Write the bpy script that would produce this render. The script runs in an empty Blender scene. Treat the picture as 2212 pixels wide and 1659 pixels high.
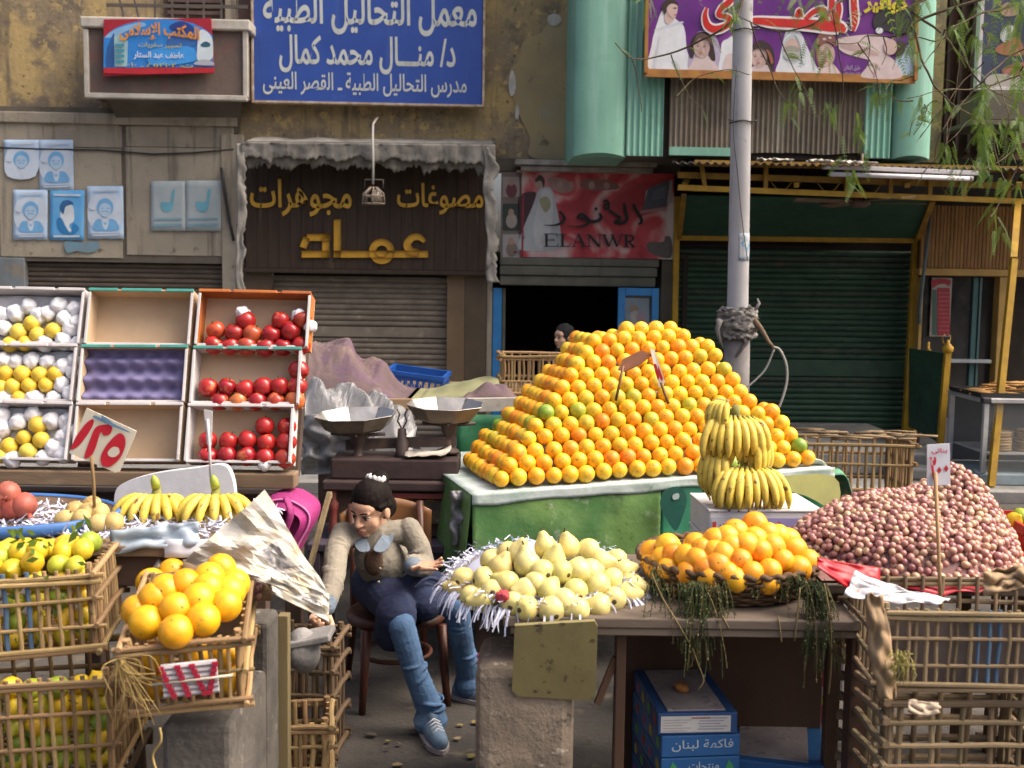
import bpy, bmesh, math, random
from math import sin, cos, pi, radians as R, sqrt, atan2
from mathutils import Vector as V, Matrix as M, noise as NZ
rnd = random.Random(7)
SC = bpy.context.scene
COL = SC.collection
# ------------------------------------------------------------------ camera, sky, sun, exposure
FP_ = 2372.0                       # focal length in pixels of a 2212 x 1659 picture
CAMZ = 1.6
PITCH = math.atan((829.5-620)/FP_)
ROLL = R(0.8)
cam = bpy.data.cameras.new('camera')
cam.sensor_width = 36; cam.lens = 36*FP_/2212; cam.clip_start = .05; cam.clip_end = 400
cam.dof.use_dof = True; cam.dof.focus_distance = 4.4; cam.dof.aperture_fstop = 4.5
camo = bpy.data.objects.new('camera', cam); COL.objects.link(camo)
CM = M.Rotation(pi/2-PITCH, 3, 'X') @ M.Rotation(ROLL, 3, 'Z')
camo.matrix_world = M.Translation((0,0,CAMZ)) @ CM.to_4x4()
SC.camera = camo
SUN_EL, SUN_AZ = 52, 97            # sun stands to the right, along the street (azimuth from +Y towards +X)
w = bpy.data.worlds.new('World'); SC.world = w; w.use_nodes = True
nt = w.node_tree
sky = nt.nodes.new('ShaderNodeTexSky'); sky.sky_type = 'NISHITA'; sky.sun_disc = False
sky.sun_elevation = R(SUN_EL); sky.sun_rotation = R(SUN_AZ); sky.air_density = .7; sky.dust_density = 10; sky.ozone_density = .2
nt.links.new(sky.outputs[0], nt.nodes['Background'].inputs[0]); nt.nodes['Background'].inputs[1].default_value = .15
sl = bpy.data.lights.new('sun', 'SUN'); sl.energy = 1.0; sl.angle = R(48); sl.color = (1,.93,.82)
so = bpy.data.objects.new('sun', sl); COL.objects.link(so)
sd = V((sin(R(SUN_AZ))*cos(R(SUN_EL)), cos(R(SUN_AZ))*cos(R(SUN_EL)), sin(R(SUN_EL))))
so.rotation_euler = sd.to_track_quat('Z','Y').to_euler(); so.location = (6,2,9)
vs = SC.view_settings; vs.view_transform = 'Standard'; vs.look = 'None'; vs.gamma = 1; vs.use_curve_mapping = False; vs.exposure = 1.15
# ------------------------------------------------------------------ picture -> place helpers (pixels of the 2212 wide view)
def ray(px, py): return CM @ V(((px-1106)/FP_, -(py-829.5)/FP_, -1))
def D(px, py, y):
    d = ray(px, py); t = y/d.y; return V((d.x*t, y, CAMZ+d.z*t))
def G(px, py, z=0.0):
    d = ray(px, py); t = (z-CAMZ)/d.z; return V((d.x*t, d.y*t, z))
TH = R(2.0); FY = 11.0              # the house front: y = 11 ahead, turned 2 degrees
EX = V((cos(TH), sin(TH), 0)); NF = V((sin(TH), -cos(TH), 0))
def FP(px, py, d=0.0):              # along the front, height
    r = ray(px, py); o = V((0,FY,0)) + NF*d
    t = ((o - V((0,0,CAMZ))).dot(NF))/r.dot(NF); p = V((0,0,CAMZ)) + r*t - V((0,FY,0))
    return p.dot(EX), p.z
def FW(s, d, h): return V((0,FY,0)) + EX*s + NF*d + V((0,0,h))
FM = M.Translation((0,FY,0)) @ M.Rotation(TH, 4, 'Z')   # local (s, -d, h)
def FR(x0, y0, x1, y1, d=0.0):      # rectangle: s0, s1, h0, h1
    a, b = FP(x0, (y0+y1)/2, d)[0], FP(x1, (y0+y1)/2, d)[0]
    c, e = FP((x0+x1)/2, y1, d)[1], FP((x0+x1)/2, y0, d)[1]
    return a, b, c, e
# ------------------------------------------------------------------ materials
MATS = {}
def mat(name, c1, c2=None, sc=6.0, rough=.7, bump=0.0, bsc=None, detail=5, var=0.0, hue=0.0, spots=None, metal=0, spec=.4, sss=0, coords='Object', stretch=None, alpha=1, trans=0, coat=0, lo=.35, hi=.65, dirt=None, streak=None):
    if name in MATS: return MATS[name]
    m = bpy.data.materials.new(name); m.use_nodes = True; N = m.node_tree.nodes; L = m.node_tree.links
    b = N['Principled BSDF']
    b.inputs['Roughness'].default_value = rough; b.inputs['Metallic'].default_value = metal
    b.inputs['Specular IOR Level'].default_value = spec; b.inputs['Coat Weight'].default_value = coat
    if sss: b.inputs['Subsurface Weight'].default_value = sss; b.inputs['Subsurface Radius'].default_value = (.01,.005,.003); b.inputs['Subsurface Scale'].default_value = 1
    if trans: b.inputs['Transmission Weight'].default_value = trans
    b.inputs['Alpha'].default_value = alpha
    tc = N.new('ShaderNodeTexCoord'); mp = N.new('ShaderNodeMapping')
    L.new(tc.outputs[coords], mp.inputs[0])
    if stretch: mp.inputs['Scale'].default_value = stretch
    oi = N.new('ShaderNodeObjectInfo')
    ad = N.new('ShaderNodeVectorMath'); ad.operation = 'ADD'
    sc3 = N.new('ShaderNodeMath'); sc3.operation = 'MULTIPLY'; sc3.inputs[1].default_value = 37.0
    L.new(oi.outputs['Random'], sc3.inputs[0]); L.new(mp.outputs[0], ad.inputs[0]); L.new(sc3.outputs[0], ad.inputs[1])
    vec = ad.outputs[0]
    col = None
    def rgb(c): return (c[0], c[1], c[2], 1)
    def mixn(f, a, bb, mode='MIX'):
        x = N.new('ShaderNodeMix'); x.data_type = 'RGBA'; x.blend_type = mode
        if isinstance(f, float): x.inputs[0].default_value = f
        else: L.new(f, x.inputs[0])
        for i, q in ((6,a),(7,bb)):
            if hasattr(q, 'links') or hasattr(q, 'is_output'): L.new(q, x.inputs[i])
            else: x.inputs[i].default_value = rgb(q)
        return x.outputs[2]
    def noise(s, det=5, lo_=.35, hi_=.65, ro=.55, v=None):
        n = N.new('ShaderNodeTexNoise'); n.inputs['Scale'].default_value = s; n.inputs['Detail'].default_value = det; n.inputs['Roughness'].default_value = ro
        L.new(v or vec, n.inputs['Vector'])
        r = N.new('ShaderNodeMapRange'); r.inputs[1].default_value = lo_; r.inputs[2].default_value = hi_; r.clamp = True
        L.new(n.outputs[0], r.inputs[0]); return r.outputs[0], n.outputs[0]
    if c2 is None: c2 = tuple(x*.72 for x in c1)
    f, raw = noise(sc, detail, lo, hi)
    col = mixn(f, c1, c2)
    if spots:                         # (colour, scale, low, high)
        for (c3, s3, l3, h3) in spots:
            f3, _ = noise(s3, 4, l3, h3, .6); col = mixn(f3, col, c3)
    if streak:                        # (colour, low, high): stains run down
        mp2 = N.new('ShaderNodeMapping'); mp2.inputs['Scale'].default_value = (9, 9, .7); L.new(tc.outputs[coords], mp2.inputs[0])
        f4, _ = noise(1.0, 5, streak[1], streak[2], .6, mp2.outputs[0]); col = mixn(f4, col, streak[0])
    if var or hue:
        h = N.new('ShaderNodeHueSaturation')
        def rr(amp, mul, off):
            a = N.new('ShaderNodeMath'); a.operation = 'MULTIPLY_ADD'; fr = N.new('ShaderNodeMath'); fr.operation = 'FRACT'
            m1 = N.new('ShaderNodeMath'); m1.operation = 'MULTIPLY'; m1.inputs[1].default_value = mul
            L.new(oi.outputs['Random'], m1.inputs[0]); L.new(m1.outputs[0], fr.inputs[0]); L.new(fr.outputs[0], a.inputs[0])
            a.inputs[1].default_value = amp; a.inputs[2].default_value = off - amp/2; return a.outputs[0]
        L.new(rr(hue, 1.0, .5), h.inputs['Hue']); L.new(rr(var, 7.31, 1.0), h.inputs['Value']); L.new(col, h.inputs['Color']); col = h.outputs[0]
    L.new(col, b.inputs['Base Color'])
    rn, _ = noise(sc*2.7, 3, .3, .7)
    rr_ = N.new('ShaderNodeMapRange'); L.new(rn, rr_.inputs[0]); rr_.inputs[3].default_value = max(.03, rough-.12); rr_.inputs[4].default_value = min(1, rough+.12); L.new(rr_.outputs[0], b.inputs['Roughness'])
    if bump:
        bn, braw = noise(bsc or sc*4, 6, 0, 1, .6)
        bp = N.new('ShaderNodeBump'); bp.inputs['Strength'].default_value = min(1, bump); bp.inputs['Distance'].default_value = .01
        L.new(braw, bp.inputs['Height']); L.new(bp.outputs[0], b.inputs['Normal'])
    MATS[name] = m; return m
def flat(c, rough=.6, name=None):
    k = name or 'paint_%02x%02x%02x_%d' % (int(c[0]*255), int(c[1]*255), int(c[2]*255), int(rough*10))
    return mat(k, c, tuple(x*.86 for x in c), sc=9, rough=rough, detail=3)
# ------------------------------------------------------------------ mesh collecting
class B:
    def __init__(s): s.v = []; s.f = []; s.m = []; s.sm = []
    def add(s, vs_, fs, mi=0, smooth=False, mx=None):
        o = len(s.v)
        if mx is not None: vs_ = [mx @ V(p) for p in vs_]
        s.v += [tuple(p) for p in vs_]
        for f in fs: s.f.append(tuple(i+o for i in f)); s.m.append(mi); s.sm.append(smooth)
        return s
    def box(s, x0, x1, y0, y1, z0, z1, mi=0, mx=None):
        return s.add([(x,y,z) for z in (z0,z1) for y in (y0,y1) for x in (x0,x1)], [(0,2,3,1),(4,5,7,6),(0,1,5,4),(2,6,7,3),(0,4,6,2),(1,3,7,5)], mi, False, mx)
    def bbox(s, x0, x1, y0, y1, z0, z1, bv=.006, mi=0, mx=None):      # box with worn, bevelled edges
        bm = bmesh.new(); bmesh.ops.create_cube(bm, size=1)
        for q in bm.verts: q.co = V(((x0+x1)/2+q.co.x*(x1-x0), (y0+y1)/2+q.co.y*(y1-y0), (z0+z1)/2+q.co.z*(z1-z0)))
        bmesh.ops.bevel(bm, geom=bm.edges[:], offset=bv, segments=2, affect='EDGES', profile=.5)
        bm.verts.index_update(); s.add([q.co.copy() for q in bm.verts], [tuple(x.index for x in f.verts) for f in bm.faces], mi, False, mx); bm.free(); return s
    def bar(s, a, b, wx, wy=None, mi=0, up=(0,0,1)):                 # rectangular bar from a to b
        a, b = V(a), V(b); wy = wy or wx; d = (b-a).normalized(); u = V(up)
        if abs(d.dot(u)) > .95: u = V((0,1,0))
        x = d.cross(u).normalized(); z = x.cross(d)
        vv = [p + x*sx*wx/2 + z*sz*wy/2 for p in (a,b) for sx,sz in ((-1,-1),(1,-1),(1,1),(-1,1))]
        return s.add(vv, [(3,2,1,0),(4,5,6,7),(0,1,5,4),(1,2,6,5),(2,3,7,6),(3,0,4,7)], mi)
    def tube(s, pts, r, n=8, mi=0, caps=True, smooth=True, flat_=None):
        pts = [V(p) for p in pts]; k = len(pts); rs = r if isinstance(r, (list,tuple)) else [r]*k
        vv = []; up = V((0,0,1)); px_ = None
        for i, p in enumerate(pts):
            t = (pts[min(i+1,k-1)] - pts[max(i-1,0)]).normalized()
            if px_ is None:
                u = V((0,0,1)) if abs(t.z) < .9 else V((1,0,0)); px_ = t.cross(u).normalized()
            else: px_ = (px_ - t*px_.dot(t)).normalized()
            py_ = t.cross(px_)
            for j in range(n):
                a = 2*pi*j/n; vv.append(p + px_*cos(a)*rs[i] + py_*sin(a)*rs[i]*(flat_ or 1))
        fs = [(i*n+j, i*n+(j+1)%n, (i+1)*n+(j+1)%n, (i+1)*n+j) for i in range(k-1) for j in range(n)]
        if caps: fs += [tuple(reversed(range(n))), tuple(range((k-1)*n, k*n))]
        return s.add(vv, fs, mi, smooth)
    def lathe(s, prof, n=24, mi=0, c=(0,0,0), sx=1, sy=1, mx=None):  # prof: (r, z)
        c = V(c); vv = [c + V((r*cos(2*pi*j/n)*sx, r*sin(2*pi*j/n)*sy, z)) for r,z in prof for j in range(n)]
        fs = [(i*n+j, i*n+(j+1)%n, (i+1)*n+(j+1)%n, (i+1)*n+j) for i in range(len(prof)-1) for j in range(n)]
        return s.add(vv, fs, mi, True, mx)
    def grid(s, fn, nu, nv, mi=0, smooth=True):
        vv = [fn(i/nu, j/nv) for j in range(nv+1) for i in range(nu+1)]
        fs = [(j*(nu+1)+i, j*(nu+1)+i+1, (j+1)*(nu+1)+i+1, (j+1)*(nu+1)+i) for j in range(nv) for i in range(nu)]
        return s.add(vv, fs, mi, smooth)
    def ball(s, c, r, nu=12, nv=8, mi=0, sc=(1,1,1), mx=None):
        c = V(c); vv = [c+V((0,0,r*sc[2]))]
        for i in range(1, nv):
            a = pi*i/nv
            vv += [c+V((r*sc[0]*sin(a)*cos(2*pi*j/nu), r*sc[1]*sin(a)*sin(2*pi*j/nu), r*sc[2]*cos(a))) for j in range(nu)]
        vv.append(c-V((0,0,r*sc[2]))); e = len(vv)-1
        fs = [(0,1+j,1+(j+1)%nu) for j in range(nu)]
        for i in range(nv-2): fs += [(1+i*nu+j, 1+(i+1)*nu+j, 1+(i+1)*nu+(j+1)%nu, 1+i*nu+(j+1)%nu) for j in range(nu)]
        fs += [(e, 1+(nv-2)*nu+(j+1)%nu, 1+(nv-2)*nu+j) for j in range(nu)]
        return s.add(vv, fs, mi, True, mx)
    def poly(s, pts, mi=0): return s.add(pts, [tuple(range(len(pts)))], mi)
    def slab(s, pts, n, th, mi=0):                                    # outline (world points) given thickness along n
        k = len(pts); a = [V(p) for p in pts]; b = [p + V(n)*th for p in a]
        return s.add(a+b, [tuple(reversed(range(k))), tuple(range(k, 2*k))] + [(i,(i+1)%k,k+(i+1)%k,k+i) for i in range(k)], mi)
    def mesh(s, name, mats, mx=None):
        me = bpy.data.meshes.new(name)
        vv = [mx @ V(p) for p in s.v] if mx is not None else s.v
        me.from_pydata([tuple(p) for p in vv], [], s.f)
        for q in (mats if isinstance(mats, (list,tuple)) else [mats]): me.materials.append(q)
        me.polygons.foreach_set('material_index', s.m); me.polygons.foreach_set('use_smooth', s.sm); me.update(); return me
LABELS = {}
def tag(o, label, cat, group=None, kind=None):
    if label:
        n = len(label.split())
        if not 4 <= n <= 16: print('LABEL LENGTH', n, label)
        if label in LABELS and not group: print('LABEL TWICE', label)
        LABELS[label] = 1; o['label'] = label
    if cat: o['category'] = cat
    if group: o['group'] = group
    if kind: o['kind'] = kind
    return o
def link(name, data, parent=None, mx=None):
    o = bpy.data.objects.new(name, data); COL.objects.link(o)
    if parent is not None: o.parent = parent
    if mx is not None: o.matrix_basis = mx
    return o
def thing(name, label, cat, base, rotz=0, group=None):               # Empty at the base of a thing
    o = link(name, None); o.empty_display_size = .1; o.matrix_basis = M.Translation(base) @ M.Rotation(rotz, 4, 'Z')
    return tag(o, label, cat, group)
def wmx(o):
    m = o.matrix_basis.copy()
    while o.parent: o = o.parent; m = o.matrix_basis @ m
    return m
def part(root, name, b, mats, fr=None):                              # b holds place coordinates (or front coordinates with fr=FM)
    inv = wmx(root).inverted()
    return link(name, b.mesh(name, mats, inv @ fr if fr is not None else inv), root)
def local(root, name, b, mats, mx=None): return link(name, b.mesh(name, mats), root, mx)
def solid(name, b, mats, label=None, cat=None, group=None, kind=None, fr=None):   # a thing of one mesh, origin at its base
    vv = [fr @ V(p) for p in b.v] if fr is not None else [V(p) for p in b.v]
    c = V(((min(p.x for p in vv)+max(p.x for p in vv))/2, (min(p.y for p in vv)+max(p.y for p in vv))/2, min(p.z for p in vv)))
    mx = M.Translation(-c) @ fr if fr is not None else M.Translation(-c)
    return tag(link(name, b.mesh(name, mats, mx), None, M.Translation(c)), label, cat, group, kind)
def fthing(name, label, cat, s, h, d=0.0, group=None): return thing(name, label, cat, FW(s,d,h), 0, group)
def smooth_loop(pts, n=6, closed=True):                               # Catmull-Rom through 2-D or 3-D points
    P = [V(p) for p in pts]; k = len(P); out = []
    for i in range(k if closed else k-1):
        a, b, c, d = (P[(i-1) % k], P[i], P[(i+1) % k], P[(i+2) % k]) if closed else (P[max(i-1,0)], P[i], P[i+1], P[min(i+2,k-1)])
        for j in range(n):
            t = j/n; out.append(.5*((2*b) + (c-a)*t + (2*a-5*b+4*c-d)*t*t + (3*b-a-3*c+d)*t**3))
    if not closed: out.append(P[-1])
    return out
# ------------------------------------------------------------------ writing
_B = 'ءآأؤإئابةتثجحخدذرزسشصضطظعغ'; _C = {'ف':0xFED1,'ق':0xFED5,'ك':0xFED9,'ل':0xFEDD,'م':0xFEE1,'ن':0xFEE5,'ه':0xFEE9,'و':0xFEED,'ى':0xFEEF,'ي':0xFEF1}
_N = [1,2,2,2,2,4,2,4,2,4,4,4,4,4,2,2,2,2,4,4,4,4,4,4,4,4]; FORM = {}
_a = 0xFE80
for _ch, _n in zip(_B, _N): FORM[_ch] = (_a, _n); _a += _n
for _ch, _b in _C.items(): FORM[_ch] = (_b, 2 if _ch in 'وى' else 4)
FORM['ـ'] = (0x640, 5)
def shape(s):
    if not any(c in FORM for c in s): return s
    out = []; i = 0; prev = None; n = len(s)
    jl = lambda c: c in FORM and FORM[c][1] in (4,5)
    jr = lambda c: c in FORM and FORM[c][1] != 1
    while i < n:
        c = s[i]
        if c not in FORM: out.append(c); prev = None; i += 1; continue
        b, k = FORM[c]; pj = prev is not None and jl(prev) and jr(c)
        if c == 'ل' and i+1 < n and s[i+1] in 'اأإآ':
            out.append(chr({'آ':0xFEF5,'أ':0xFEF7,'إ':0xFEF9,'ا':0xFEFB}[s[i+1]] + (1 if pj else 0))); prev = 'ا'; i += 2; continue
        nj = i+1 < n and jl(c) and jr(s[i+1])
        out.append('ـ' if k == 5 else chr(b) if k == 1 else chr(b + (1 if pj else 0)) if k == 2 else chr(b + (3 if pj and nj else 2 if nj else 1 if pj else 0)))
        prev = c; i += 1
    return ''.join(reversed(out))
def text_b(s, x0, x1, z0, z1, y, th=0.0, off=0.0, mi=0, fn=None, shear=0):   # letters fitted to a box in the x-z plane, facing -y
    cu = bpy.data.curves.new('lettering', 'FONT'); cu.body = shape(s); cu.size = 1; cu.resolution_u = 2; cu.offset = off; cu.extrude = .5 if th else 0; cu.shear = shear
    o = bpy.data.objects.new('lettering', cu); COL.objects.link(o); bpy.context.view_layer.update()
    me = o.to_mesh(); vv = [q.co.copy() for q in me.vertices]; fs = [tuple(p.vertices) for p in me.polygons]
    o.to_mesh_clear(); bpy.data.objects.remove(o); bpy.data.curves.remove(cu)
    ax = min(p.x for p in vv); bx = max(p.x for p in vv); ay = min(p.y for p in vv); by = max(p.y for p in vv)
    def tr(p):
        u, t = (p.x-ax)/(bx-ax), (p.y-ay)/(by-ay)
        q = V((x0+(x1-x0)*u, y - (p.z+.5)*th, z0+(z1-z0)*t))
        return fn(q, u, t) if fn else q
    b = B(); b.add([tr(p) for p in vv], fs, mi); return b
def stroke_b(strokes, tf, wd, y, th=0.0, b=None, mi=0):               # pen strokes: lists of (x, z, width) given by tf -> plane, facing -y
    b = b or B()
    for st in strokes:
        P = [V((p[0], p[1], p[2] if len(p) > 2 else 1)) for p in st]
        if len(P) > 2: P = smooth_loop(P, 5, False)
        Lf, Rt = [], []
        for i, p in enumerate(P):
            t = (P[min(i+1,len(P)-1)] - P[max(i-1,0)]); t.z = 0; t.normalize(); nn = V((-t.y, t.x, 0))*wd*max(.05, p.z)/2
            Lf.append(V((p.x, p.y, 0))+nn); Rt.append(V((p.x, p.y, 0))-nn)
        k = len(P); vv = [tf(q.x, q.y, y) for q in Lf+Rt]
        b.add(vv, [(i, i+1, k+i+1, k+i) for i in range(k-1)], mi)
        if th:
            v2 = [tf(q.x, q.y, y+th) for q in Lf+Rt]; o = len(b.v); b.add(vv+v2, [(i,i+1,2*k+i+1,2*k+i) for i in range(k-1)] + [(k+i,3*k+i,3*k+i+1,k+i+1) for i in range(k-1)] + [(0,2*k,3*k,k),(k-1,2*k-1,4*k-1,3*k-1)], mi)
    return b
ORD = 'first second third fourth fifth sixth seventh eighth ninth tenth eleventh twelfth thirteenth fourteenth fifteenth sixteenth seventeenth eighteenth nineteenth twentieth'.split()
def nth(i): return ORD[i] if i < 20 else ('twenty-' + ORD[i-20] if i < 29 else 'thirtieth' if i == 29 else 'later')
# ================================================================== THE SETTING
m_asph = mat('asphalt_dirt', (.075,.066,.056), (.035,.031,.028), sc=3, rough=.93, bump=.6, bsc=60, spots=[((.15,.12,.08), 7, .60, .72), ((.02,.018,.016), 11, .62, .74)])
m_pave = mat('pavement_grey', (.20,.20,.19), (.12,.12,.115), sc=4, rough=.9, bump=.4, bsc=50, spots=[((.3,.28,.25), 6, .62, .72)])
m_wall = mat('ochre_plaster', (.41,.30,.13), (.25,.195,.125), sc=1.8, rough=.95, bump=.7, bsc=22, lo=.40, hi=.58, spots=[((.17,.135,.095), 4.0, .50, .64), ((.46,.335,.145), 9, .57, .64), ((.42,.31,.14), 24, .60, .68), ((.12,.095,.07), 18, .60, .70)], streak=((.13,.105,.075), .56, .74))
m_patch = mat('patch_plaster', (.36,.28,.145), (.29,.23,.13), sc=3, rough=.95, bump=.3, bsc=30, spots=[((.31,.27,.19), 2.2, .56, .7), ((.16,.12,.07), 7, .64, .76)])
m_slabst = mat('grey_cladding', (.35,.305,.23), (.26,.228,.175), sc=2.4, rough=.93, bump=.5, bsc=35, spots=[((.22,.185,.115), 5, .60, .74), ((.08,.068,.052), 9, .64, .76)], streak=((.095,.082,.066), .54, .74))
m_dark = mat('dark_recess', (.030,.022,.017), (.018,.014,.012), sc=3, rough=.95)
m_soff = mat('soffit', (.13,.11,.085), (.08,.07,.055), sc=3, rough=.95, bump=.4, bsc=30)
m_white = mat('chalky_white', (.52,.49,.43), (.36,.33,.28), sc=6, rough=.9, bump=.3, bsc=40, spots=[((.2,.17,.13), 10, .64, .76)])

def fb(b, x0, y0, x1, y1, d0, d1, mi=0):
    s0, s1, h0, h1 = FR(x0, y0, x1, y1, d1); return b.box(s0, s1, -d1, -d0, h0, h1, mi)
def fbb(b, x0, y0, x1, y1, d0, d1, bv=.008, mi=0):
    s0, s1, h0, h1 = FR(x0, y0, x1, y1, d1); return b.bbox(s0, s1, -d1, -d0, h0, h1, bv, mi)

b = B()
def gz(u, v):
    x = -60+120*u; y = -40+130*v
    return (x, y, 0)
b.grid(gz, 60, 65); solid('ground', b, m_asph, kind='structure')
b = B(); y0 = 8.45
b.box(-20, 20, y0, FY+6, .002, .07); solid('pavement', b, m_pave, kind='structure')
b = B(); b.box(-20, 20, y0-.14, y0-.003, .003, .085); solid('kerb', b, mat('kerb_stone', (.26,.25,.235), (.17,.165,.155), sc=4, rough=.9, bump=.4, bsc=40), kind='structure')

# ---- building with its walls
bs, bh = FP(800, 900)
bld = fthing('shop_building', 'ochre plastered building front with peeling paint above the closed shops', 'building', 0, 0, 0)
b = B(); s0, h0 = FP(1262, 345); sl_, _ = FP(-900, 345)
b.box(sl_, s0, 0, .4, FP(700,345)[1], 9.5); part(bld, 'wall', b, m_wall, FM)
# peeled patch, a slightly proud irregular plaster field
pp = [(1262,55),(1225,25),(1190,40),(1170,70),(1130,90),(1122,130),(1100,155),(1108,210),(1125,255),(1145,300),(1142,335),(1180,345),(1262,347)]
b = B(); sp = smooth_loop([FP(x,y,.012)+(0,) for x,y in pp], 4)
b.slab([(q.x, -.012+.016*0, q.y) for q in sp], (0,1,0), .012); part(bld, 'plaster_patch', b, m_patch, FM)
rim = [(1225,25),(1190,42),(1170,72),(1132,92),(1122,130),(1100,155),(1104,185),(1112,215),(1120,232)]
m_chip = mat('chalk_chip', (.55,.53,.48), (.38,.36,.31), sc=14, rough=.9, bump=.4)
for a, c in (((1096,150),(1116,212)), ((1112,225),(1122,262)), ((1180,28),(1215,58))):
    b = B(); q0, q1 = FP(*a, .02), FP(*c, .02); pts = [(q0[0]+(q1[0]-q0[0])*(.5+.5*cos(t*pi/4)*(.7+.3*rnd.random())), q0[1]+(q1[1]-q0[1])*(.5+.5*sin(t*pi/4)*(.8+.2*rnd.random())), 0) for t in range(8)]
    b.slab([(q.x,-.020,q.y) for q in smooth_loop(pts,3)], (0,1,0), .02); part(bld, 'plaster_chip', b, m_chip, FM)
# lower left: cladding slabs, each its own piece, joints recessed
b = B(); fb(b, -900, 225, 505, 560, -.1, .03); part(bld, 'cladding_bed', b, m_soff, FM)
slabs = [(-900,262,-252,318),(-246,262,-4,318),(-2,262,92,318),(93,262,263,318),(-246,319,-4,555),(-2,319,263,556),(272,262,505,318),(272,319,479,552),(-900,319,-252,555)]
for q in slabs:
    b = B(); fbb(b, *q, .02, .040+rnd.uniform(-.003,.003), .004); part(bld, 'cladding_slab', b, m_slabst, FM)
b = B(); fbb(b, -900, 236, 512, 260, 0, .075, .01); part(bld, 'ledge', b, m_slabst, FM)
b = B(); fbb(b, 480, 290, 528, 1010, -.2, .06, .01); part(bld, 'pilaster', b, m_slabst, FM)
b = B(); fbb(b, -60, 556, 58, 1010, -.2, .05, .01); part(bld, 'pilaster', b, mat('blue_grey_pilaster', (.17,.21,.235), (.12,.13,.13), sc=3, rough=.9, bump=.4, spots=[((.22,.18,.13),4,.55,.7)]), FM)
b = B(); fbb(b, -900, 556, -62, 1010, -.2, .03, .01); part(bld, 'pilaster', b, m_slabst, FM)
b = B(); fbb(b, 1050, 556, 1062, 1010, -.25, .05, .004); part(bld, 'pilaster', b, m_slabst, FM)
b = B(); fbb(b, 1424, 560, 1452, 1010, -.25, .05, .004); part(bld, 'pilaster', b, m_soff, FM)
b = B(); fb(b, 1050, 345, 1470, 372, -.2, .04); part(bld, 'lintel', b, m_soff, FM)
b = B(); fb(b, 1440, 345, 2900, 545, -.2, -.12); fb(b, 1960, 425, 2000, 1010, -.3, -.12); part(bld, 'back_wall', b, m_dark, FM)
# upper floors on the right, behind the clad bay, and the dark recess beside it
s1, _ = FP(2037, 200); s2, _ = FP(3000, 200); hh = FP(1700,345)[1]
b = B(); b.box(s0, s1, .0, .4, hh, 9.5); part(bld, 'wall', b, m_wall, FM)
b = B(); b.box(s1, s2, .55, .95, hh-.3, 9.5); part(bld, 'recess_wall', b, mat('recess_brown', (.085,.042,.027), (.04,.023,.018), sc=2.5, rough=.9, bump=.4), FM)
b = B()
for i in range(7): fb(b, 2046+i*26, -60, 2052+i*26, 330, -.55, -.5)
part(bld, 'recess_batten', b, m_dark, FM)
# cable along the cladding
b = B(); b.tube([FW(*(lambda q: (q[0], .06, q[1]))(FP(x, y, .06))) for x, y in ((-60,317),(90,322),(220,324),(330,333),(420,330),(505,322))], .009, 6)
part(bld, 'cable', b, flat((.03,.03,.03)))
b = B(); b.tube([FW(*(lambda q: (q[0], .08, q[1]))(FP(x, y, .08))) for x, y in ((478,362),(486,420),(496,480),(505,520))], .014, 6); part(bld, 'cable', b, flat((.03,.03,.03)))

# ---- balcony upper left
bx = fthing('balcony', 'small plastered balcony with whitewashed edging at the upper left', 'balcony', *FP(355,285,.2), .2)
m_bal = mat('balcony_plaster', (.155,.112,.092), (.115,.088,.075), sc=5, rough=.95, bump=.4, bsc=40, spots=[((.19,.085,.075), 4, .57, .7)])
DB = .42
b = B(); fb(b, 184, 60, 530, 206, .0, DB); part(bx, 'parapet', b, m_bal, FM)
b = B(); fbb(b, 172, 38, 540, 62, -.02, DB+.05, .015); part(bx, 'coping', b, m_white, FM)
b = B()
for q in ((180,62,191,205),(524,62,535,210)): fbb(b, *q, DB-.02, DB+.03, .008)
fbb(b, 182, 203, 533, 214, DB-.04, DB+.032, .008); part(bx, 'edging', b, m_white, FM)
b = B(); n = 8; vv = []
for i in range(n+1):
    t = i/n; d = DB-.02 - (DB-.05)*sin(t*pi/2)**1.1; yy = 212 + 76*(1-cos(t*pi/2))
    l, r_ = FP(222+40*t, yy, d), FP(527-10*t, yy, d); vv += [(l[0], -d, l[1]), (r_[0], -d, r_[1])]
l, r_ = FP(222,212,0), FP(527,212,0)
fs = [(2*i, 2*i+1, 2*i+3, 2*i+2) for i in range(n)]
b.add(vv, fs, 0, True); k = len(vv); b.add(vv[0::2] + [(vv[-2][0], 0, vv[0][2])], [tuple(range(n+2))]); b.add(vv[1::2] + [(vv[-1][0], 0, vv[0][2])], [tuple(range(n+2))])
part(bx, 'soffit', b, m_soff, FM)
m_rail = flat((.10,.085,.07), .6)
for x in (268, 300, 335, 372, 405, 440, 478, 512):
    b = B(); p0 = FP(x-(24 if x < 330 else 0), -60, DB-.05); p1 = FP(x, 40, DB-.05); b.bar(FW(p0[0], DB-.05, p0[1]), FW(p1[0], DB-.05, p1[1]), .016); part(bx, 'baluster', b, m_rail)
for y_ in (15, -30):
    b = B(); p0, p1 = FP(230, y_-4, DB-.05), FP(535, y_, DB-.05); b.bar(FW(p0[0], DB-.05, p0[1]), FW(p1[0], DB-.05, p1[1]), .02, .03); part(bx, 'rail', b, m_rail)
wn = fthing('shuttered_window', 'louvred brown window just above the balcony at the top left', 'window', *FP(440,60,.02), .02)
b = B(); fb(b, 352, -150, 545, 70, -.02, .03); part(wn, 'frame', b, mat('window_brown', (.10,.062,.055), (.06,.04,.036), sc=5, rough=.8), FM)
for i in range(12):
    b = B(); fb(b, 362, -120+i*13, 478, -112+i*13, .02, .05); part(wn, 'louvre', b, mat('louvre', (.12,.075,.07), (.075,.05,.045), sc=5, rough=.8), FM)
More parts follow.
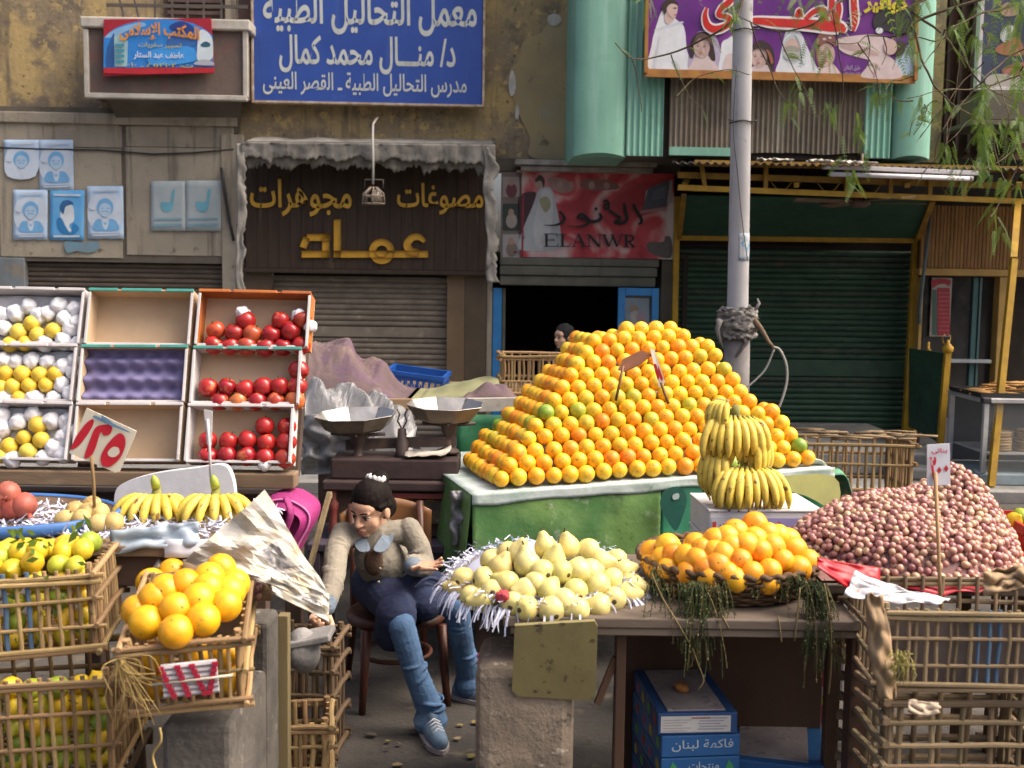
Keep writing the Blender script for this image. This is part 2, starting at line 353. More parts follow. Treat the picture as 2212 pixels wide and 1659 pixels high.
b = B(); fb(b, 486, -150, 506, 60, .02, .09); part(wn, 'post', b, m_slabst, FM)

# ---- roller shutters: a curtain of real slats
def shutter(name, label, x0, y0, x1, y1, d, pitch, mats, flat_rows=(), guides=None):
    s0, s1, h0, h1 = FR(x0, y0, x1, y1, d)
    r = fthing(name, label, 'shutter', (s0+s1)/2, h0, d)
    hp = abs(FP(x0, y0, d)[1] - FP(x0, y0+pitch, d)[1]); n = int((h1-h0)/hp)
    bs_ = B(); wd = s1-s0; hs = hp
    prof = [(0,0), (.012,.12), (.02,.35), (.021,.6), (.013,.85), (.004,.95), (0,1.0)]
    vv = [(x, -p[0], p[1]*hs) for p in prof for x in (-wd/2, wd/2)]
    bs_.add(vv, [(2*i, 2*i+1, 2*i+3, 2*i+2) for i in range(len(prof)-1)], 0, False)
    m0 = [bs_.mesh('slat', q) for q in mats]
    for i in range(n):
        if any(a <= i < c for a, c in flat_rows): continue
        o = link('slat', m0[rnd.choice((0,0,0,1)) if len(m0) > 1 else 0], r, M.Rotation(TH+rnd.uniform(-.0012,.0012), 4, 'Z') @ M.Translation((0, rnd.uniform(-.002,.002), i*hp)))
    for a, c in flat_rows:
        b = B(); b.bbox(s0, s1, -d-.03, -d, h0+a*hp+.004, h0+c*hp-.004, .005); part(r, 'middle_bar', b, mats[0], FM)
    b = B(); b.box(s0, s1, -d+.02, -d+.05, h0, h1); part(r, 'backing', b, m_dark, FM)
    return r
m_sh1 = mat('shutter_dark_brown', (.105,.08,.058), (.065,.05,.038), sc=4, rough=.75, bump=.2, spots=[((.17,.13,.095), 8, .62, .75)])
m_sh1b = mat('shutter_dark_brown_worn', (.125,.1,.075), (.075,.058,.045), sc=6, rough=.75, bump=.2)
m_sh2 = mat('shutter_grey_brown', (.20,.165,.125), (.13,.105,.08), sc=4, rough=.75, bump=.2, spots=[((.27,.23,.18), 9, .6, .75), ((.09,.07,.05), 5, .62, .75)])
m_sh2b = mat('shutter_grey_brown_worn', (.23,.19,.145), (.15,.12,.09), sc=6, rough=.75, bump=.2)
m_sh3 = mat('shutter_green', (.022,.062,.034), (.013,.04,.023), sc=4, rough=.6, bump=.2, spots=[((.055,.085,.06), 10, .62, .76), ((.02,.03,.022), 4, .6, .75)])
m_sh3b = mat('shutter_green_rusty', (.034,.052,.034), (.018,.036,.022), sc=7, rough=.65, bump=.2, spots=[((.08,.055,.03), 9, .6, .72)])
shutter('roller_shutter', 'dark brown roller shutter at the far left under the blue portrait posters', 62, 556, 484, 1010, -.05, 11, (m_sh1, m_sh1b))
shutter('roller_shutter', 'grey-brown roller shutter of the jewellery shop below the gold letters', 588, 588, 964, 1010, -.03, 12, (m_sh2, m_sh2b), flat_rows=((24,26),))
shutter('roller_shutter', 'dark green roller shutter behind the grey lamp post', 1462, 530, 1960, 935, -.06, 12.6, (m_sh3, m_sh3b), flat_rows=((10,13),))

# ---- jewellery shop front
jw = fthing('shop_fascia', 'dark brown wooden fascia with raised gold letters under ragged awning', 'shop sign', *FP(790,582,.16), .16)
m_fas = mat('fascia_brown', (.042,.025,.014), (.028,.017,.011), sc=2.5, rough=.75, bump=.15, stretch=(6,6,.6), spots=[((.10,.07,.045), 3, .62, .8)])
s0,s1,h0,h1 = FR(530, 345, 1058, 582, .16)
np_ = 22
for i in range(np_):
    b = B(); a, c = s0+(s1-s0)*i/np_, s0+(s1-s0)*(i+1)/np_; b.bbox(a+.0008, c-.0008, -.16, -.10, h0, h1, .003); part(jw, 'board', b, m_fas, FM)
b = B(); b.box(s0-.02, s1+.02, -.10, .02, h0-.01, h1+.02); part(jw, 'backing', b, m_dark, FM)
b = B(); b.bbox(s0-.03, s1+.03, -.175, -.09, h0-.045, h0-.002, .006); part(jw, 'bottom_trim', b, m_fas, FM)
m_gold = mat('gold_letter', (.58,.33,.022), (.46,.25,.016), sc=9, rough=.45, spec=.5)
m_goldside = mat('gold_letter_side', (.33,.27,.2), (.2,.15,.1), sc=9, rough=.5)
def ftxt(root, s, x0, y0, x1, y1, d, mt, th=0.0, off=0.0, name='lettering', fn=None, shear=0):
    a, c, e, g = FR(x0, y0, x1, y1, d); return part(root, name, text_b(s, a, c, e, g, -d, th, off, 0, fn, shear), mt, FM)
ftxt(jw, 'مصوغات', 858, 396, 1044, 464, .162, m_gold, .02, .018)
ftxt(jw, 'مجوهرات', 541, 388, 760, 468, .162, m_gold, .02, .018)
def ftf(d): return lambda x, y, dd: (lambda q: (q[0], -(d+dd), q[1]))(FP(x, y, d))
# the name, drawn in heavy geometric strokes
k_ = FP(800,500,.162)[0]-FP(799,500,.162)[0]
st = [[(652,549),(713,549)],[(704,557),(704,504)],[(713,513),(663,513)],[(663,513),(655,535)],
      [(729,474),(729,557)],[(721,549),(925,549)]]
bb_ = stroke_b([[(x,y) for x,y in s_] for s_ in st], ftf(.162), 15, 0, .022)
ring = [(825+20*cos(a), 543+20*sin(a), 1) for a in [i*2*pi/16 for i in range(17)]]
stroke_b([ring], ftf(.164), 15, 0, .022, bb_)
arc = [(918,522,.55),(905,512,.9),(890,514,1.0),(880,527,1.1),(886,541,1.1),(905,546,1.0)]
stroke_b([arc], ftf(.164), 15, 0, .022, bb_)
part(jw, 'lettering', bb_, m_gold, FM)
for nm, q, mt in (('jamb', (530,586,588,1010), mat('jamb_brown', (.10,.072,.045), (.065,.047,.03), sc=3, rough=.8, bump=.2)), ('jamb', (964,586,1002,1010), mat('jamb_tan', (.165,.11,.06), (.12,.08,.045), sc=3, rough=.8, bump=.2)), ('jamb', (1002,586,1049,1010), mat('jamb_brown', (1,1,1)))):
    b = B(); fbb(b, *q, -.06, .08, .006); part(bld, nm, b, mt, FM)

# ---- ragged awning: frame, torn valance and hanging side strips
aw = fthing('awning', 'ragged grey canvas awning strip around the brown jewellery fascia', 'awning', *FP(795,352,.62), .62)
m_rag = mat('ragged_canvas', (.27,.255,.225), (.165,.155,.135), sc=7, rough=.95, bump=.5, bsc=45, spots=[((.1,.085,.07), 9, .6, .74)])
def cloth_strip(root, name, P0, P1, drop0, drop1, d0, tear, mt, n=60, m=8, wave=.03, seed=1, thick=.004):
    b = B()
    def fn(u, v):
        x = P0[0]+(P1[0]-P0[0])*u; y = P0[1]+(P1[1]-P0[1])*u
        dr = drop0+(drop1-drop0)*u; dr *= 1 + tear*(NZ.noise((u*14+seed, 3.1, seed)) + .9*abs(NZ.noise((u*60, 1.7, seed))) + (.5 if NZ.noise((u*23,7,seed)) > .35 else 0))
        d = d0 + wave*(.35+.65*v)*sin(u*46+2.5*NZ.noise((u*5,seed,0))*3) * (.5+.5*NZ.noise((u*9,seed,2))) + wave*.35*NZ.noise((u*30,v*2.5,seed+4)) - .03*v
        s, h = FP(x, y + dr*v, d); return (s, -d, h)
    b.grid(fn, n, m); o = part(root, name, b, mt, FM); md = o.modifiers.new('s', 'SOLIDIFY'); md.thickness = thick; return o
cloth_strip(aw, 'valance', (522,306), (1070,312), 30, 38, .62, .35, m_rag, 220, 8, .022, 2)
cloth_strip(aw, 'valance', (524,322), (1068,330), 30, 34, .575, .6, mat('ragged_canvas_dark', (.17,.155,.13), (.09,.08,.065), sc=8, rough=.95, bump=.5), 200, 6, .03, 5)
def side_strip(root, x0, x1, y0, y1, d, seed):
    b = B()
    def fn(u, v):
        wv = 1 + .45*NZ.noise((v*9+seed, seed, .3)) + .3*NZ.noise((v*31, seed, 2))
        x = x0 + (x1-x0)*u*wv + 6*NZ.noise((v*5, seed, 1)) + 9*v*(1 if seed > 5 else -.4)
        dd = d + .03*NZ.noise((u*2, v*8, seed)); s, h = FP(x, y0+(y1-y0)*v, dd); return (s, -dd, h)
    b.grid(fn, 5, 60); o = part(root, 'side_strip', b, m_rag, FM); md = o.modifiers.new('s', 'SOLIDIFY'); md.thickness = .006
side_strip(aw, 512, 530, 310, 628, .6, 3.3)
side_strip(aw, 1044, 1068, 318, 610, .62, 7.1)
for a, c in (((523,308),(1070,314)),):
    b = B(); p0, p1 = FP(*a,.62), FP(*c,.62); b.bar(FW(p0[0],.6,p0[1]), FW(p1[0],.6,p1[1]), .03); part(aw, 'frame_bar', b, m_rail)
for x in (524, 1069):
    b = B(); p0 = FP(x, 310, .62); b.bar(FW(p0[0],.6,p0[1]), FW(p0[0],.0,p0[1]+.12), .025); part(aw, 'frame_bar', b, m_rail)
b = B(); a = FP(524,309,.6); c = FP(1069,314,.6)
b.grid(lambda u, v: FW(a[0]+(c[0]-a[0])*u, .6*(1-v)+.02, a[1]+(c[1]-a[1])*u+.13*v+.02*NZ.noise((u*9,v*3,5))), 40, 6); part(aw, 'top_sheet', b, m_rag)

# ---- hanging lamp bracket in front of the fascia
hl = fthing('hanging_lamp', 'rusty caged lamp hanging on a white rod before the fascia', 'lamp', *FP(807,440,.75), .75)
b = B(); b.tube([FW(*(lambda q:(q[0],d,q[1]))(FP(x,y,d))) for x,y,d in ((818,250,.02),(806,268,.5),(805,300,.75),(806,345,.75),(806,398,.75))], .011, 8); part(hl, 'rod', b, flat((.42,.40,.36)))
b = B(); q = FP(807,300,.75); p = FP(807,440,.75); hw = (FP(832,400,.75)[0]-FP(784,400,.75)[0])/2; top = FP(807,404,.75)[1]; bot = FP(807,440,.75)[1]; c0 = FW(p[0], .75, bot)
for i in range(8):
    a = 2*pi*i/8; b.tube([c0+V((cos(a)*hw, sin(a)*hw*.8, 0)), c0+V((cos(a)*hw*.92, sin(a)*hw*.75, (top-bot)*.6)), c0+V((cos(a)*hw*.3, sin(a)*hw*.25, top-bot))], .006, 5)
for k in (0, .45):
    b.tube([c0+V((cos(a)*hw*(1-.08*k), sin(a)*hw*.8, (top-bot)*k)) for a in [2*pi*i/16 for i in range(17)]], .006, 5)
part(hl, 'cage', b, mat('rusty_wire', (.33,.29,.24), (.17,.12,.08), sc=20, rough=.8))
b = B(); b.lathe([(.0,.12),(.03,.11),(.045,.06),(.04,.02),(.02,.0),(.0,0)], 12, 0, c0+V((.02,0,.01))); part(hl, 'lamp_holder', b, mat('dusty_bulb', (.36,.33,.27), (.2,.16,.12), sc=12, rough=.6))
b = B(); q1 = FW(FP(788,402,.75)[0], .75, FP(800,388,.75)[1]); q2 = FW(FP(828,402,.75)[0], .75, FP(800,388,.75)[1]); b.tube([q1-V((0,0,.07)), q1, q2, q2-V((0,0,.07))], .006, 5); part(hl, 'bracket', b, m_rail)
# ================================================================== SIGNS AND POSTERS
def crop(X, Y, z): return lambda x, y: ((X+x/z)*.8641, (Y+y/z)*.8641)
def art(root, name, shapes, d, cv=None, sm=True):        # flat printed shapes: (colour, points[, smooth]) in picture order
    b = B(); ms = []
    for i, sh in enumerate(shapes):
        c, pts = sh[0], sh[1]
        if cv: pts = [cv(*p) for p in pts]
        dd = d + .0012*(i+1); P = [FP(x, y, dd) for x, y in pts]
        if (sh[2] if len(sh) > 2 else sm): P = [(q.x, q.y) for q in smooth_loop([(p[0], p[1], 0) for p in P], 4)]
        m = flat(c, .55)
        if m not in ms: ms.append(m)
        b.poly([(s, -dd, h) for s, h in reversed(P)] if False else [(s, -dd, h) for s, h in P], ms.index(m))
    return part(root, name, b, ms, FM)
def ell(cx, cy, rx, ry, n=14, a0=0, a1=2*pi): return [(cx+rx*cos(a0+(a1-a0)*i/n), cy+ry*sin(a0+(a1-a0)*i/n)) for i in range(n)]
def board(root, name, x0, y0, x1, y1, d, th, mt):
    b = B(); s0,s1,h0,h1 = FR(x0,y0,x1,y1,d); b.box(s0,s1,-d,-d+th,h0,h1); return part(root, name, b, mt, FM)
def frame(root, x0, y0, x1, y1, d, wpx, th, mt, proud=.02):
    s0,s1,h0,h1 = FR(x0,y0,x1,y1,d); wd = wpx*(s1-s0)/(x1-x0); b = B()
    b.bbox(s0-wd,s1+wd,-d-proud,-d+th,h1,h1+wd,.004); b.bbox(s0-wd,s1+wd,-d-proud,-d+th,h0-wd,h0,.004); b.bbox(s0-wd,s0,-d-proud,-d+th,h0+.001,h1-.001,.004); b.bbox(s1,s1+wd,-d-proud,-d+th,h0+.001,h1-.001,.004)
    return part(root, 'frame', b, mt, FM)
# ---- blue laboratory sign
ls = fthing('shop_sign', 'large blue enamel sign with three lines of white Arabic lettering', 'sign', *FP(795,226,.2), .2)
m_blue = mat('sign_blue', (.030,.080,.34), (.024,.066,.30), sc=3, rough=.45, spots=[((.05,.11,.36), 5, .62, .8)], streak=((.06,.11,.34), .62, .8))
m_cream = mat('letter_cream', (.56,.59,.55), (.46,.49,.46), sc=8, rough=.6)
ls_p = board(ls, 'panel', 548, -60, 1043, 222, .2, .05, m_blue)
frame(ls, 548, -60, 1043, 222, .2, 5, .06, mat('sign_frame', (.52,.44,.33), (.3,.19,.11), sc=12, rough=.7, bump=.2))
for t, q in (('معمل التحاليل الطبية', (568,-22,1030,76)), ('د/ منـــال محمد كمال', (603,78,984,160)), ('مدرس التحاليل الطبية ـ القصر العينى', (568,157,1008,208))):
    ftxt(ls_p, t, *q, .203, m_cream, 0, .02 if q[0] > 600 or q[1] < 0 else .012)
# ---- office sign hung on the balcony
os_ = fthing('shop_sign', 'small red and blue printed office sign hung on the balcony parapet', 'sign', *FP(342,160,.5), .5)
DS = .5; cv = crop(230, 20, 6.703)
b = B(); P = [FP(*cv(x,y), DS) for x,y in ((195,190),(1990,170),(2040,1085),(190,1140))]
b.slab([(s,-DS,h) for s,h in P], (0,1,0), .03); os_p = part(os_, 'panel', b, flat((.36,.02,.035), .4), FM)
art(os_, 'print', [((.03,.22,.62), [(197,500),(290,410),(400,335),(560,270),(760,222),(920,195),(1100,185),(1300,190),(1500,212),(1680,255),(1830,320),(1930,385),(2020,460),(2033,990),(192,1000)], False),
  ((.22,.42,.66), [(215,490),(420,345),(800,240),(900,300),(600,380),(380,480)]), ((.025,.10,.30), [(370,420),(300,560),(250,700),(240,980),(350,990),(370,700)]),
  ((.33,.50,.52), [(370,480),(480,440),(600,560),(590,980),(380,980)], False), ((.04,.14,.42), [(1250,560),(1500,400),(1750,480),(1730,620),(1400,700)]), ((.02,.05,.24),[(1300,300),(1500,220),(1700,320),(1650,420),(1400,380)]),
  ((.05,.30,.72), [(1000,700),(1600,640),(1750,760),(1700,900),(1000,960)]), ((.62,.70,.74), [(1800,390),(1900,380),(2010,500),(2030,700),(2000,860),(1780,880),(1760,700)]), ((.03,.10,.16), [(1820,610),(1900,560),(1980,600),(1960,650),(1850,650)]),
  ((.42,.44,.50), [(1740,900),(1880,860),(2020,900),(2030,960),(1730,950)]), ((.46,.02,.03), [(200,1005),(2035,1000),(2040,1085),(800,1110),(200,1090)], False)], DS, cv)
art(os_, 'tower_windows', [((.05,.26,.36), [(385,y),(540,y-5),(540,y+45),(385,y+50)], False) for y in (600,690,780,875)], DS+.016, cv)
a = FR(*cv(460,260), *cv(1790,545), DS)
def arch(q, u, t): return V((q.x, q.y, q.z + (.5-2*(u-.45)**2)*.07))
a0 = cv(460,300); a1 = cv(1800,600)
ftxt(os_p, 'المكتب الإسلامى', *a0, *a1, DS+.018, flat((.66,.26,.03), .5), 0, .035, fn=arch)
m_yl = flat((.50,.42,.04)); m_wh = flat((.7,.7,.72))
ftxt(os_p, 'تسيير سفريات', *cv(780,575), *cv(1500,675), DS+.018, m_yl, 0, .01)
ftxt(os_p, 'عاطف عبد الستار', *cv(700,730), *cv(1540,865), DS+.018, m_wh, 0, .02)
ftxt(os_p, 'ت: ٢٠١٢٥٨ ـ ٠١٠', *cv(600,920), *cv(1690,990), DS+.018, m_yl, 0, .01)
# ---- paper posters on the cladding
m_ppr = mat('poster_pale_blue', (.46,.57,.70), (.36,.50,.68), sc=5, rough=.85, bump=.1)
m_ppr2 = mat('poster_faded', (.36,.41,.42), (.30,.35,.37), sc=5, rough=.9, bump=.15)
m_ppr3 = mat('poster_strong_blue', (.10,.34,.64), (.14,.38,.64), sc=5, rough=.85, bump=.1)
BL, DK, LT = (.17,.40,.66), (.10,.28,.50), (.55,.63,.72)
def poster(label, x0, y0, x1, y1, kind, group='blue portrait posters pasted on the wall', cut=1.0):
    d = .056; r = fthing('poster', label, 'poster', *FP((x0+x1)/2, y1, d), d, group)
    b = B(); nn = 8
    tl = rnd.uniform(-2,2)
    def fn(u, v): dd = d + .004*NZ.noise((u*3+x0, v*3, 1)); s, h = FP(x0+(x1-x0)*u+tl*v, y0+(y1-y0)*v + (2.5*NZ.noise((u*7+x0,0,0)) if v > .99 else 0), dd); return (s, -dd, h)
    b.grid(fn, nn, nn); o = part(r, 'sheet', b, (m_ppr, m_ppr2, m_ppr3)[0 if kind in 'mh' else 1 if kind == 'f' else 2], FM); md = o.modifiers.new('s','SOLIDIFY'); md.thickness = .002; md.offset = -1
    W, H = x1-x0, (y1-y0)/cut
    cv = lambda u, v: (x0+W*u, y0+H*v)
    dd = d+.005
    if kind == 'm':
        sh = [(LT, [(.12,.22),(.88,.2),(.9,.75),(.1,.75)])]
        if cut > .9: sh += [(BL, [(.2,.98*.85),(.22,.66),(.38,.62),(.5,.7),(.62,.62),(.8,.66),(.85,.84)]), ((.55,.64,.72), [(.4,.62),(.5,.74),(.6,.62),(.56,.8),(.46,.8)])]
        sh += [(BL, ell(.5,.40,.23,.17)), ((.42,.57,.73), ell(.5,.45,.17,.13)), ((.24,.41,.58), ell(.5,.485,.09,.02)), ((.25,.42,.59), ell(.42,.42,.045,.012)), ((.25,.42,.59), ell(.58,.42,.045,.012)), ((.42,.57,.73), ell(.5,.535,.09,.05))]
        if cut > .9: sh += [(LT, [(.12,.87),(.88,.86),(.88,.885),(.12,.895)], False), (LT, [(.15,.92),(.85,.91),(.85,.935),(.15,.945)], False)]
        sh += [(LT, [(.2,.06),(.85,.05),(.85,.085),(.2,.095)], False), (LT, ell(.16,.4,.08,.05))]
    elif kind == 's':
        sh = [((.62,.68,.72), [(.32,.38),(.5,.25),(.66,.32),(.7,.5),(.68,.62),(.55,.7),(.62,.82),(.45,.8),(.3,.66)]), ((.03,.12,.28), [(.28,.36),(.36,.22),(.55,.2),(.68,.27),(.55,.3),(.44,.34),(.38,.48)]), ((.03,.20,.45), [(.2,.6),(.32,.55),(.45,.72),(.6,.86),(.66,.66),(.8,.72),(.82,.8),(.6,.9),(.3,.82)]), (LT, [(.1,.07),(.88,.08),(.88,.12),(.1,.11)], False), (LT, [(.1,.9),(.85,.9),(.85,.94),(.1,.94)], False)]
    else:
        sh = [((.13,.36,.46), [(.3,.42),(.56,.42),(.62,.2),(.7,.17),(.66,.4),(.62,.56),(.5,.62),(.34,.58)]), ((.18,.32,.38), [(.08,.75),(.9,.74),(.9,.78),(.08,.79)], False), ((.18,.32,.38), [(.08,.86),(.9,.85),(.9,.9),(.08,.91)], False)]
    art(r, 'print', sh, dd, cv); return r
poster('torn short blue portrait poster, upper left of the wall group', 8, 302, 84, 367, 'm', cut=.62)
poster('full blue portrait poster, upper right of the wall group', 84, 302, 158, 411, 'm')
poster('blue portrait poster at the left end of the lower row', 29, 410, 103, 518, 'm')
poster('strong blue poster with a head in profile, middle of the lower row', 108, 411, 183, 519, 's')
poster('blue portrait poster at the right end of the lower row', 188, 402, 266, 516, 'm')
poster('left one of two faded posters with a blue scribble mark', 326, 391, 400, 499, 'f', 'faded posters pasted on the wall')
poster('right one of two faded posters with a blue scribble mark', 401, 390, 478, 499, 'f', 'faded posters pasted on the wall')
r = fthing('poster_scrap', 'small torn scrap of blue poster below the lower poster row', 'paper scrap', *FP(175,545,.056), .056)
b = B(); P = smooth_loop([FP(x,y,.058)+(0,) for x,y in ((140,522),(175,524),(212,522),(210,540),(190,546),(165,542),(145,546))], 3); b.slab([(q.x,-.058,q.y) for q in P], (0,1,0), .004); part(r, 'sheet', b, mat('scrap_blue', (.12,.27,.36), (.16,.22,.25), sc=12, rough=.9), FM)

# ---- photo studio: sign, side photos, shutter box, open door
es = fthing('shop_sign', 'red and white photo studio sign reading ELANWR', 'sign', *FP(1285,556,.1), .1)
cv = crop(1220, 380, 3.318); DE = .1
m_red = mat('studio_red', (.30,.028,.042), (.22,.022,.035), sc=4, rough=.4, spots=[((.42,.26,.26), 3, .6, .8)])
b = B(); P = [FP(*cv(x,y), DE) for x,y in ((240,150),(1545,180),(1535,890),(250,870))]
b.slab([(s,-DE,h) for s,h in P], (0,1,0), .05); es_p = part(es, 'panel', b, m_red, FM)
WH = (.50,.46,.45)
N = m_red.node_tree.nodes; L = m_red.node_tree.links; _p = N['Principled BSDF']     # a soft swirl of red and white ink
_tc = N.new('ShaderNodeTexCoord'); _n = N.new('ShaderNodeTexNoise'); _n.inputs['Scale'].default_value = 2.1; _n.inputs['Detail'].default_value = 2.5; _n.inputs['Distortion'].default_value = 1.3; L.new(_tc.outputs['Object'], _n.inputs['Vector'])
_r = N.new('ShaderNodeValToRGB'); _e = _r.color_ramp.elements; _e[0].position = .36; _e[0].color = (.30,.02,.03,1); _e[1].position = .66; _e[1].color = (.56,.50,.48,1); _q = _e.new(.47); _q.color = (.44,.05,.06,1); _q = _e.new(.54); _q.color = (.50,.24,.23,1)
L.new(_n.outputs[0], _r.inputs[0]); L.new(_r.outputs[0], _p.inputs['Base Color'])
es_sh = [((.05,.02,.025), [(258,380),(390,330),(380,420),(300,620),(262,680)]), ((.36,.31,.29), [(1310,320),(1400,270),(1530,230),(1530,420),(1290,480)], False), ((.09,.10,.13), [(1330,300),(1510,230),(1480,450),(1280,480)], False), ((.13,.14,.17), [(1370,320),(1480,275),(1470,380),(1360,400)], False), ((.33,.21,.20), [(1260,490),(1480,455),(1480,480),(1260,510)], False),
  ((.30,.18,.16), [(500,215),(640,225),(720,300),(620,340),(530,300)]), ((.22,.10,.09),[(800,225),(1000,235),(1090,300),(900,320),(770,290)]), ((.36,.24,.2),ell(860,275,26,32)), ((.36,.22,.2),ell(985,280,26,30)), ((.36,.24,.2),ell(600,265,24,30)), ((.36,.22,.19),ell(690,270,22,28)),
  ((.40,.42,.43), [(430,310),(520,300),(560,420),(600,640),(590,800),(420,820),(250,800),(290,640),(370,450)]), ((.50,.50,.49), [(450,330),(520,330),(540,470),(500,760),(400,780),(380,600)]), ((.37,.26,.2), ell(430,260,38,48)), ((.06,.03,.03), [(390,230),(430,190),(470,230),(460,300),(440,240),(400,250)]), ((.30,.29,.17), [(430,390),(490,370),(520,440),(480,500),(440,450)]),
  ((.03,.07,.20), ell(303,718,50,48)), ((.22,.30,.42), ell(290,710,18,18)), ((.42,.41,.40), [(165,790),(235,760),(262,850),(190,865)], False), ((.04,.04,.045), ell(222,830,12,10)),
  ((.10,.09,.08), [(1325,750),(1450,745),(1470,700),(1520,720),(1520,870),(1420,870),(1330,820)])]
for nm_, ix_ in (('monitor_print',(1,2,3,4)),('face_print',(5,9,10)),('face_print',(6,7,8)),('bride_print',(0,11,12,13,14,15)),('disc_print',(16,17)),('camera_print',(18,19)),('keyboard_print',(20,))): art(es_p, nm_, [es_sh[i] for i in ix_], DE+.002, cv)
pen = [[(462,605,.15),(540,608,.5),(610,588,.9),(632,545,1.0),(592,490,.7)], [(665,612,.15),(760,618,.5),(830,590,1.0),(800,550,.9),(745,545,.8),(770,515,.8),(815,540,.9),(850,575,1.0),(905,572,1.0),(938,545,1),(925,505,.7)], [(885,465,.9),(905,478,.9)],
  [(1000,480,.8),(1060,525,1.0),(1095,552,1.0),(1050,585,.9),(1110,588,1.0),(1150,560,1.1),(1140,490,1.0),(1128,425,.7)], [(955,410,.8),(985,405,.9),(1000,435,.8),(965,440,.7),(975,470,.9),(1010,455,.9)], [(1205,430,.7),(1225,480,1.0),(1268,545,1.0),(1270,585,.9),(1243,598,.4)]]
part(es_p, 'lettering', stroke_b(pen, lambda x, y, dd: (lambda q: (q[0], -(DE+.046), q[1]))(FP(*cv(x,y), DE+.046)), 27, 0), flat((.012,.012,.014)), FM)
# serif capitals drawn as strokes
cap = [[(485,680,1),(485,783,1)],[(462,680,.35),(575,680,.35)],[(462,783,.35),(578,783,.35)],[(490,730,.4),(548,730,.4)],[(574,680,.5),(574,705,.2)],[(577,783,.5),(582,758,.2)],[(548,718,.3),(548,742,.3)],
 [(618,683,1),(618,783,1)],[(590,683,.35),(648,683,.35)],[(590,783,.35),(680,783,.35)],[(676,783,.5),(684,752,.2)],
 [(748,680,.3),(708,783,.4)],[(748,680,.9),(798,783,1.1)],[(722,748,.35),(780,748,.35)],[(690,784,.3),(730,784,.3)],[(770,784,.3),(825,784,.3)],
 [(838,686,.4),(838,784,.4)],[(836,686,1),(925,786,1.1)],[(928,686,.4),(928,786,.4)],[(815,686,.3),(855,686,.3)],[(905,686,.3),(950,686,.3)],[(820,784,.3),(858,784,.3)],
 [(962,686,1),(1002,786,1.1)],[(1004,786,.4),(1036,695,.4)],[(1030,690,1),(1072,786,1.1)],[(1074,786,.4),(1108,688,.4)],[(945,686,.3),(985,686,.3)],[(1012,686,.3),(1052,686,.3)],[(1090,686,.3),(1125,686,.3)],
 [(1146,688,1.1),(1146,788,1.1)],[(1122,688,.35),(1175,688,.35)],[(1122,788,.35),(1170,788,.35)],[(1150,690,.4),(1190,695,.7),(1205,715,1),(1188,737,.7),(1150,740,.4)],[(1168,740,.8),(1208,788,1)],[(1195,788,.35),(1225,786,.35)]]
part(es_p, 'lettering', stroke_b(cap, lambda x, y, dd: (lambda q: (q[0], -(DE+.0465), q[1]))(FP(*cv(x,y), DE+.0465)), 21, 0), flat((.012,.014,.022)), FM)
r = fthing('photo_strip', 'narrow column of sample photos left of the ELANWR sign', 'photo board', *FP(1098,556,.1), .1)
board(r, 'panel', 1082, 372, 1126, 556, .1, .04, flat((.16,.13,.11)))
for i, (y0_, y1_, c, f) in enumerate(((382,425,(.30,.26,.24),(.14,.04,.05)), (440,498,(.03,.045,.04),(.32,.28,.24)), (506,556,(.34,.32,.31),(.20,.15,.12)))):
    art(r, 'photo', [(c, [(1086,y0_),(1122,y0_),(1122,y1_),(1086,y1_)], False), (f, ell(1105,(y0_+y1_)/2+8,12,16)), ((.34,.22,.16), ell(1104,(y0_+y1_)/2-10,6,8))], .102)
art(r, 'photo', [((.25,.02,.03), [(1128,420),(1132,420),(1130,560),(1126,560)], False)], .104)
b = B(); fbb(b, 1112, 346, 1420, 358, .05, .26, .008); fbb(b, 1125, 360, 1412, 371, .08, .22, .008)
solid('light_box', b, mat('dusty_metal', (.30,.28,.25), (.18,.16,.14), sc=8, rough=.6, bump=.2), 'dusty metal lamp housing above the ELANWR sign', 'lamp housing', fr=FM)
r = fthing('shutter_box', 'grey-green ribbed shutter housing below the ELANWR sign', 'shutter housing', *FP(1260,620,.12), .12)
m_box = mat('grey_green_paint', (.125,.125,.095), (.085,.085,.066), sc=4, rough=.8, bump=.2, streak=((.06,.055,.04), .6, .8))
for i, (a, c, dd) in enumerate(((558,575,.14),(576,596,.16),(597,618,.13))):
    b = B(); fbb(b, 1080, a, 1424-4*i, c, -.1, dd, .012); part(r, 'rib', b, m_box, FM)
# interior of the studio
ro = fthing('studio_interior', 'dark open doorway and room of the photo studio', 'room', *FP(1240,1000,-1.5), -1.5)
s0,s1,h0,h1 = FR(1062, 622, 1424, 1010, -.1); hg = .03
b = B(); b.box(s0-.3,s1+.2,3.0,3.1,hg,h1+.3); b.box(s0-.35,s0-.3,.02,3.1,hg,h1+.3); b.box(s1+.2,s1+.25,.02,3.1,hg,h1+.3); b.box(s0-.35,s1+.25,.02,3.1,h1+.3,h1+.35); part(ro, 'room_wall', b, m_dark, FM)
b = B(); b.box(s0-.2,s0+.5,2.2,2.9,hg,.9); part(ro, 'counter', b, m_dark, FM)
m_dblue = mat('door_blue', (.03,.20,.47), (.022,.15,.36), sc=6, rough=.5, spots=[((.1,.22,.36), 12, .64, .78)])
dr = fthing('open_door', 'bright blue framed glass door standing open at the studio', 'door', *FP(1378,1000,.35), .35)
s0,s1,h0,h1 = FR(1331, 622, 1418, 1010, .35); wd = (s1-s0)*.17; b = B()
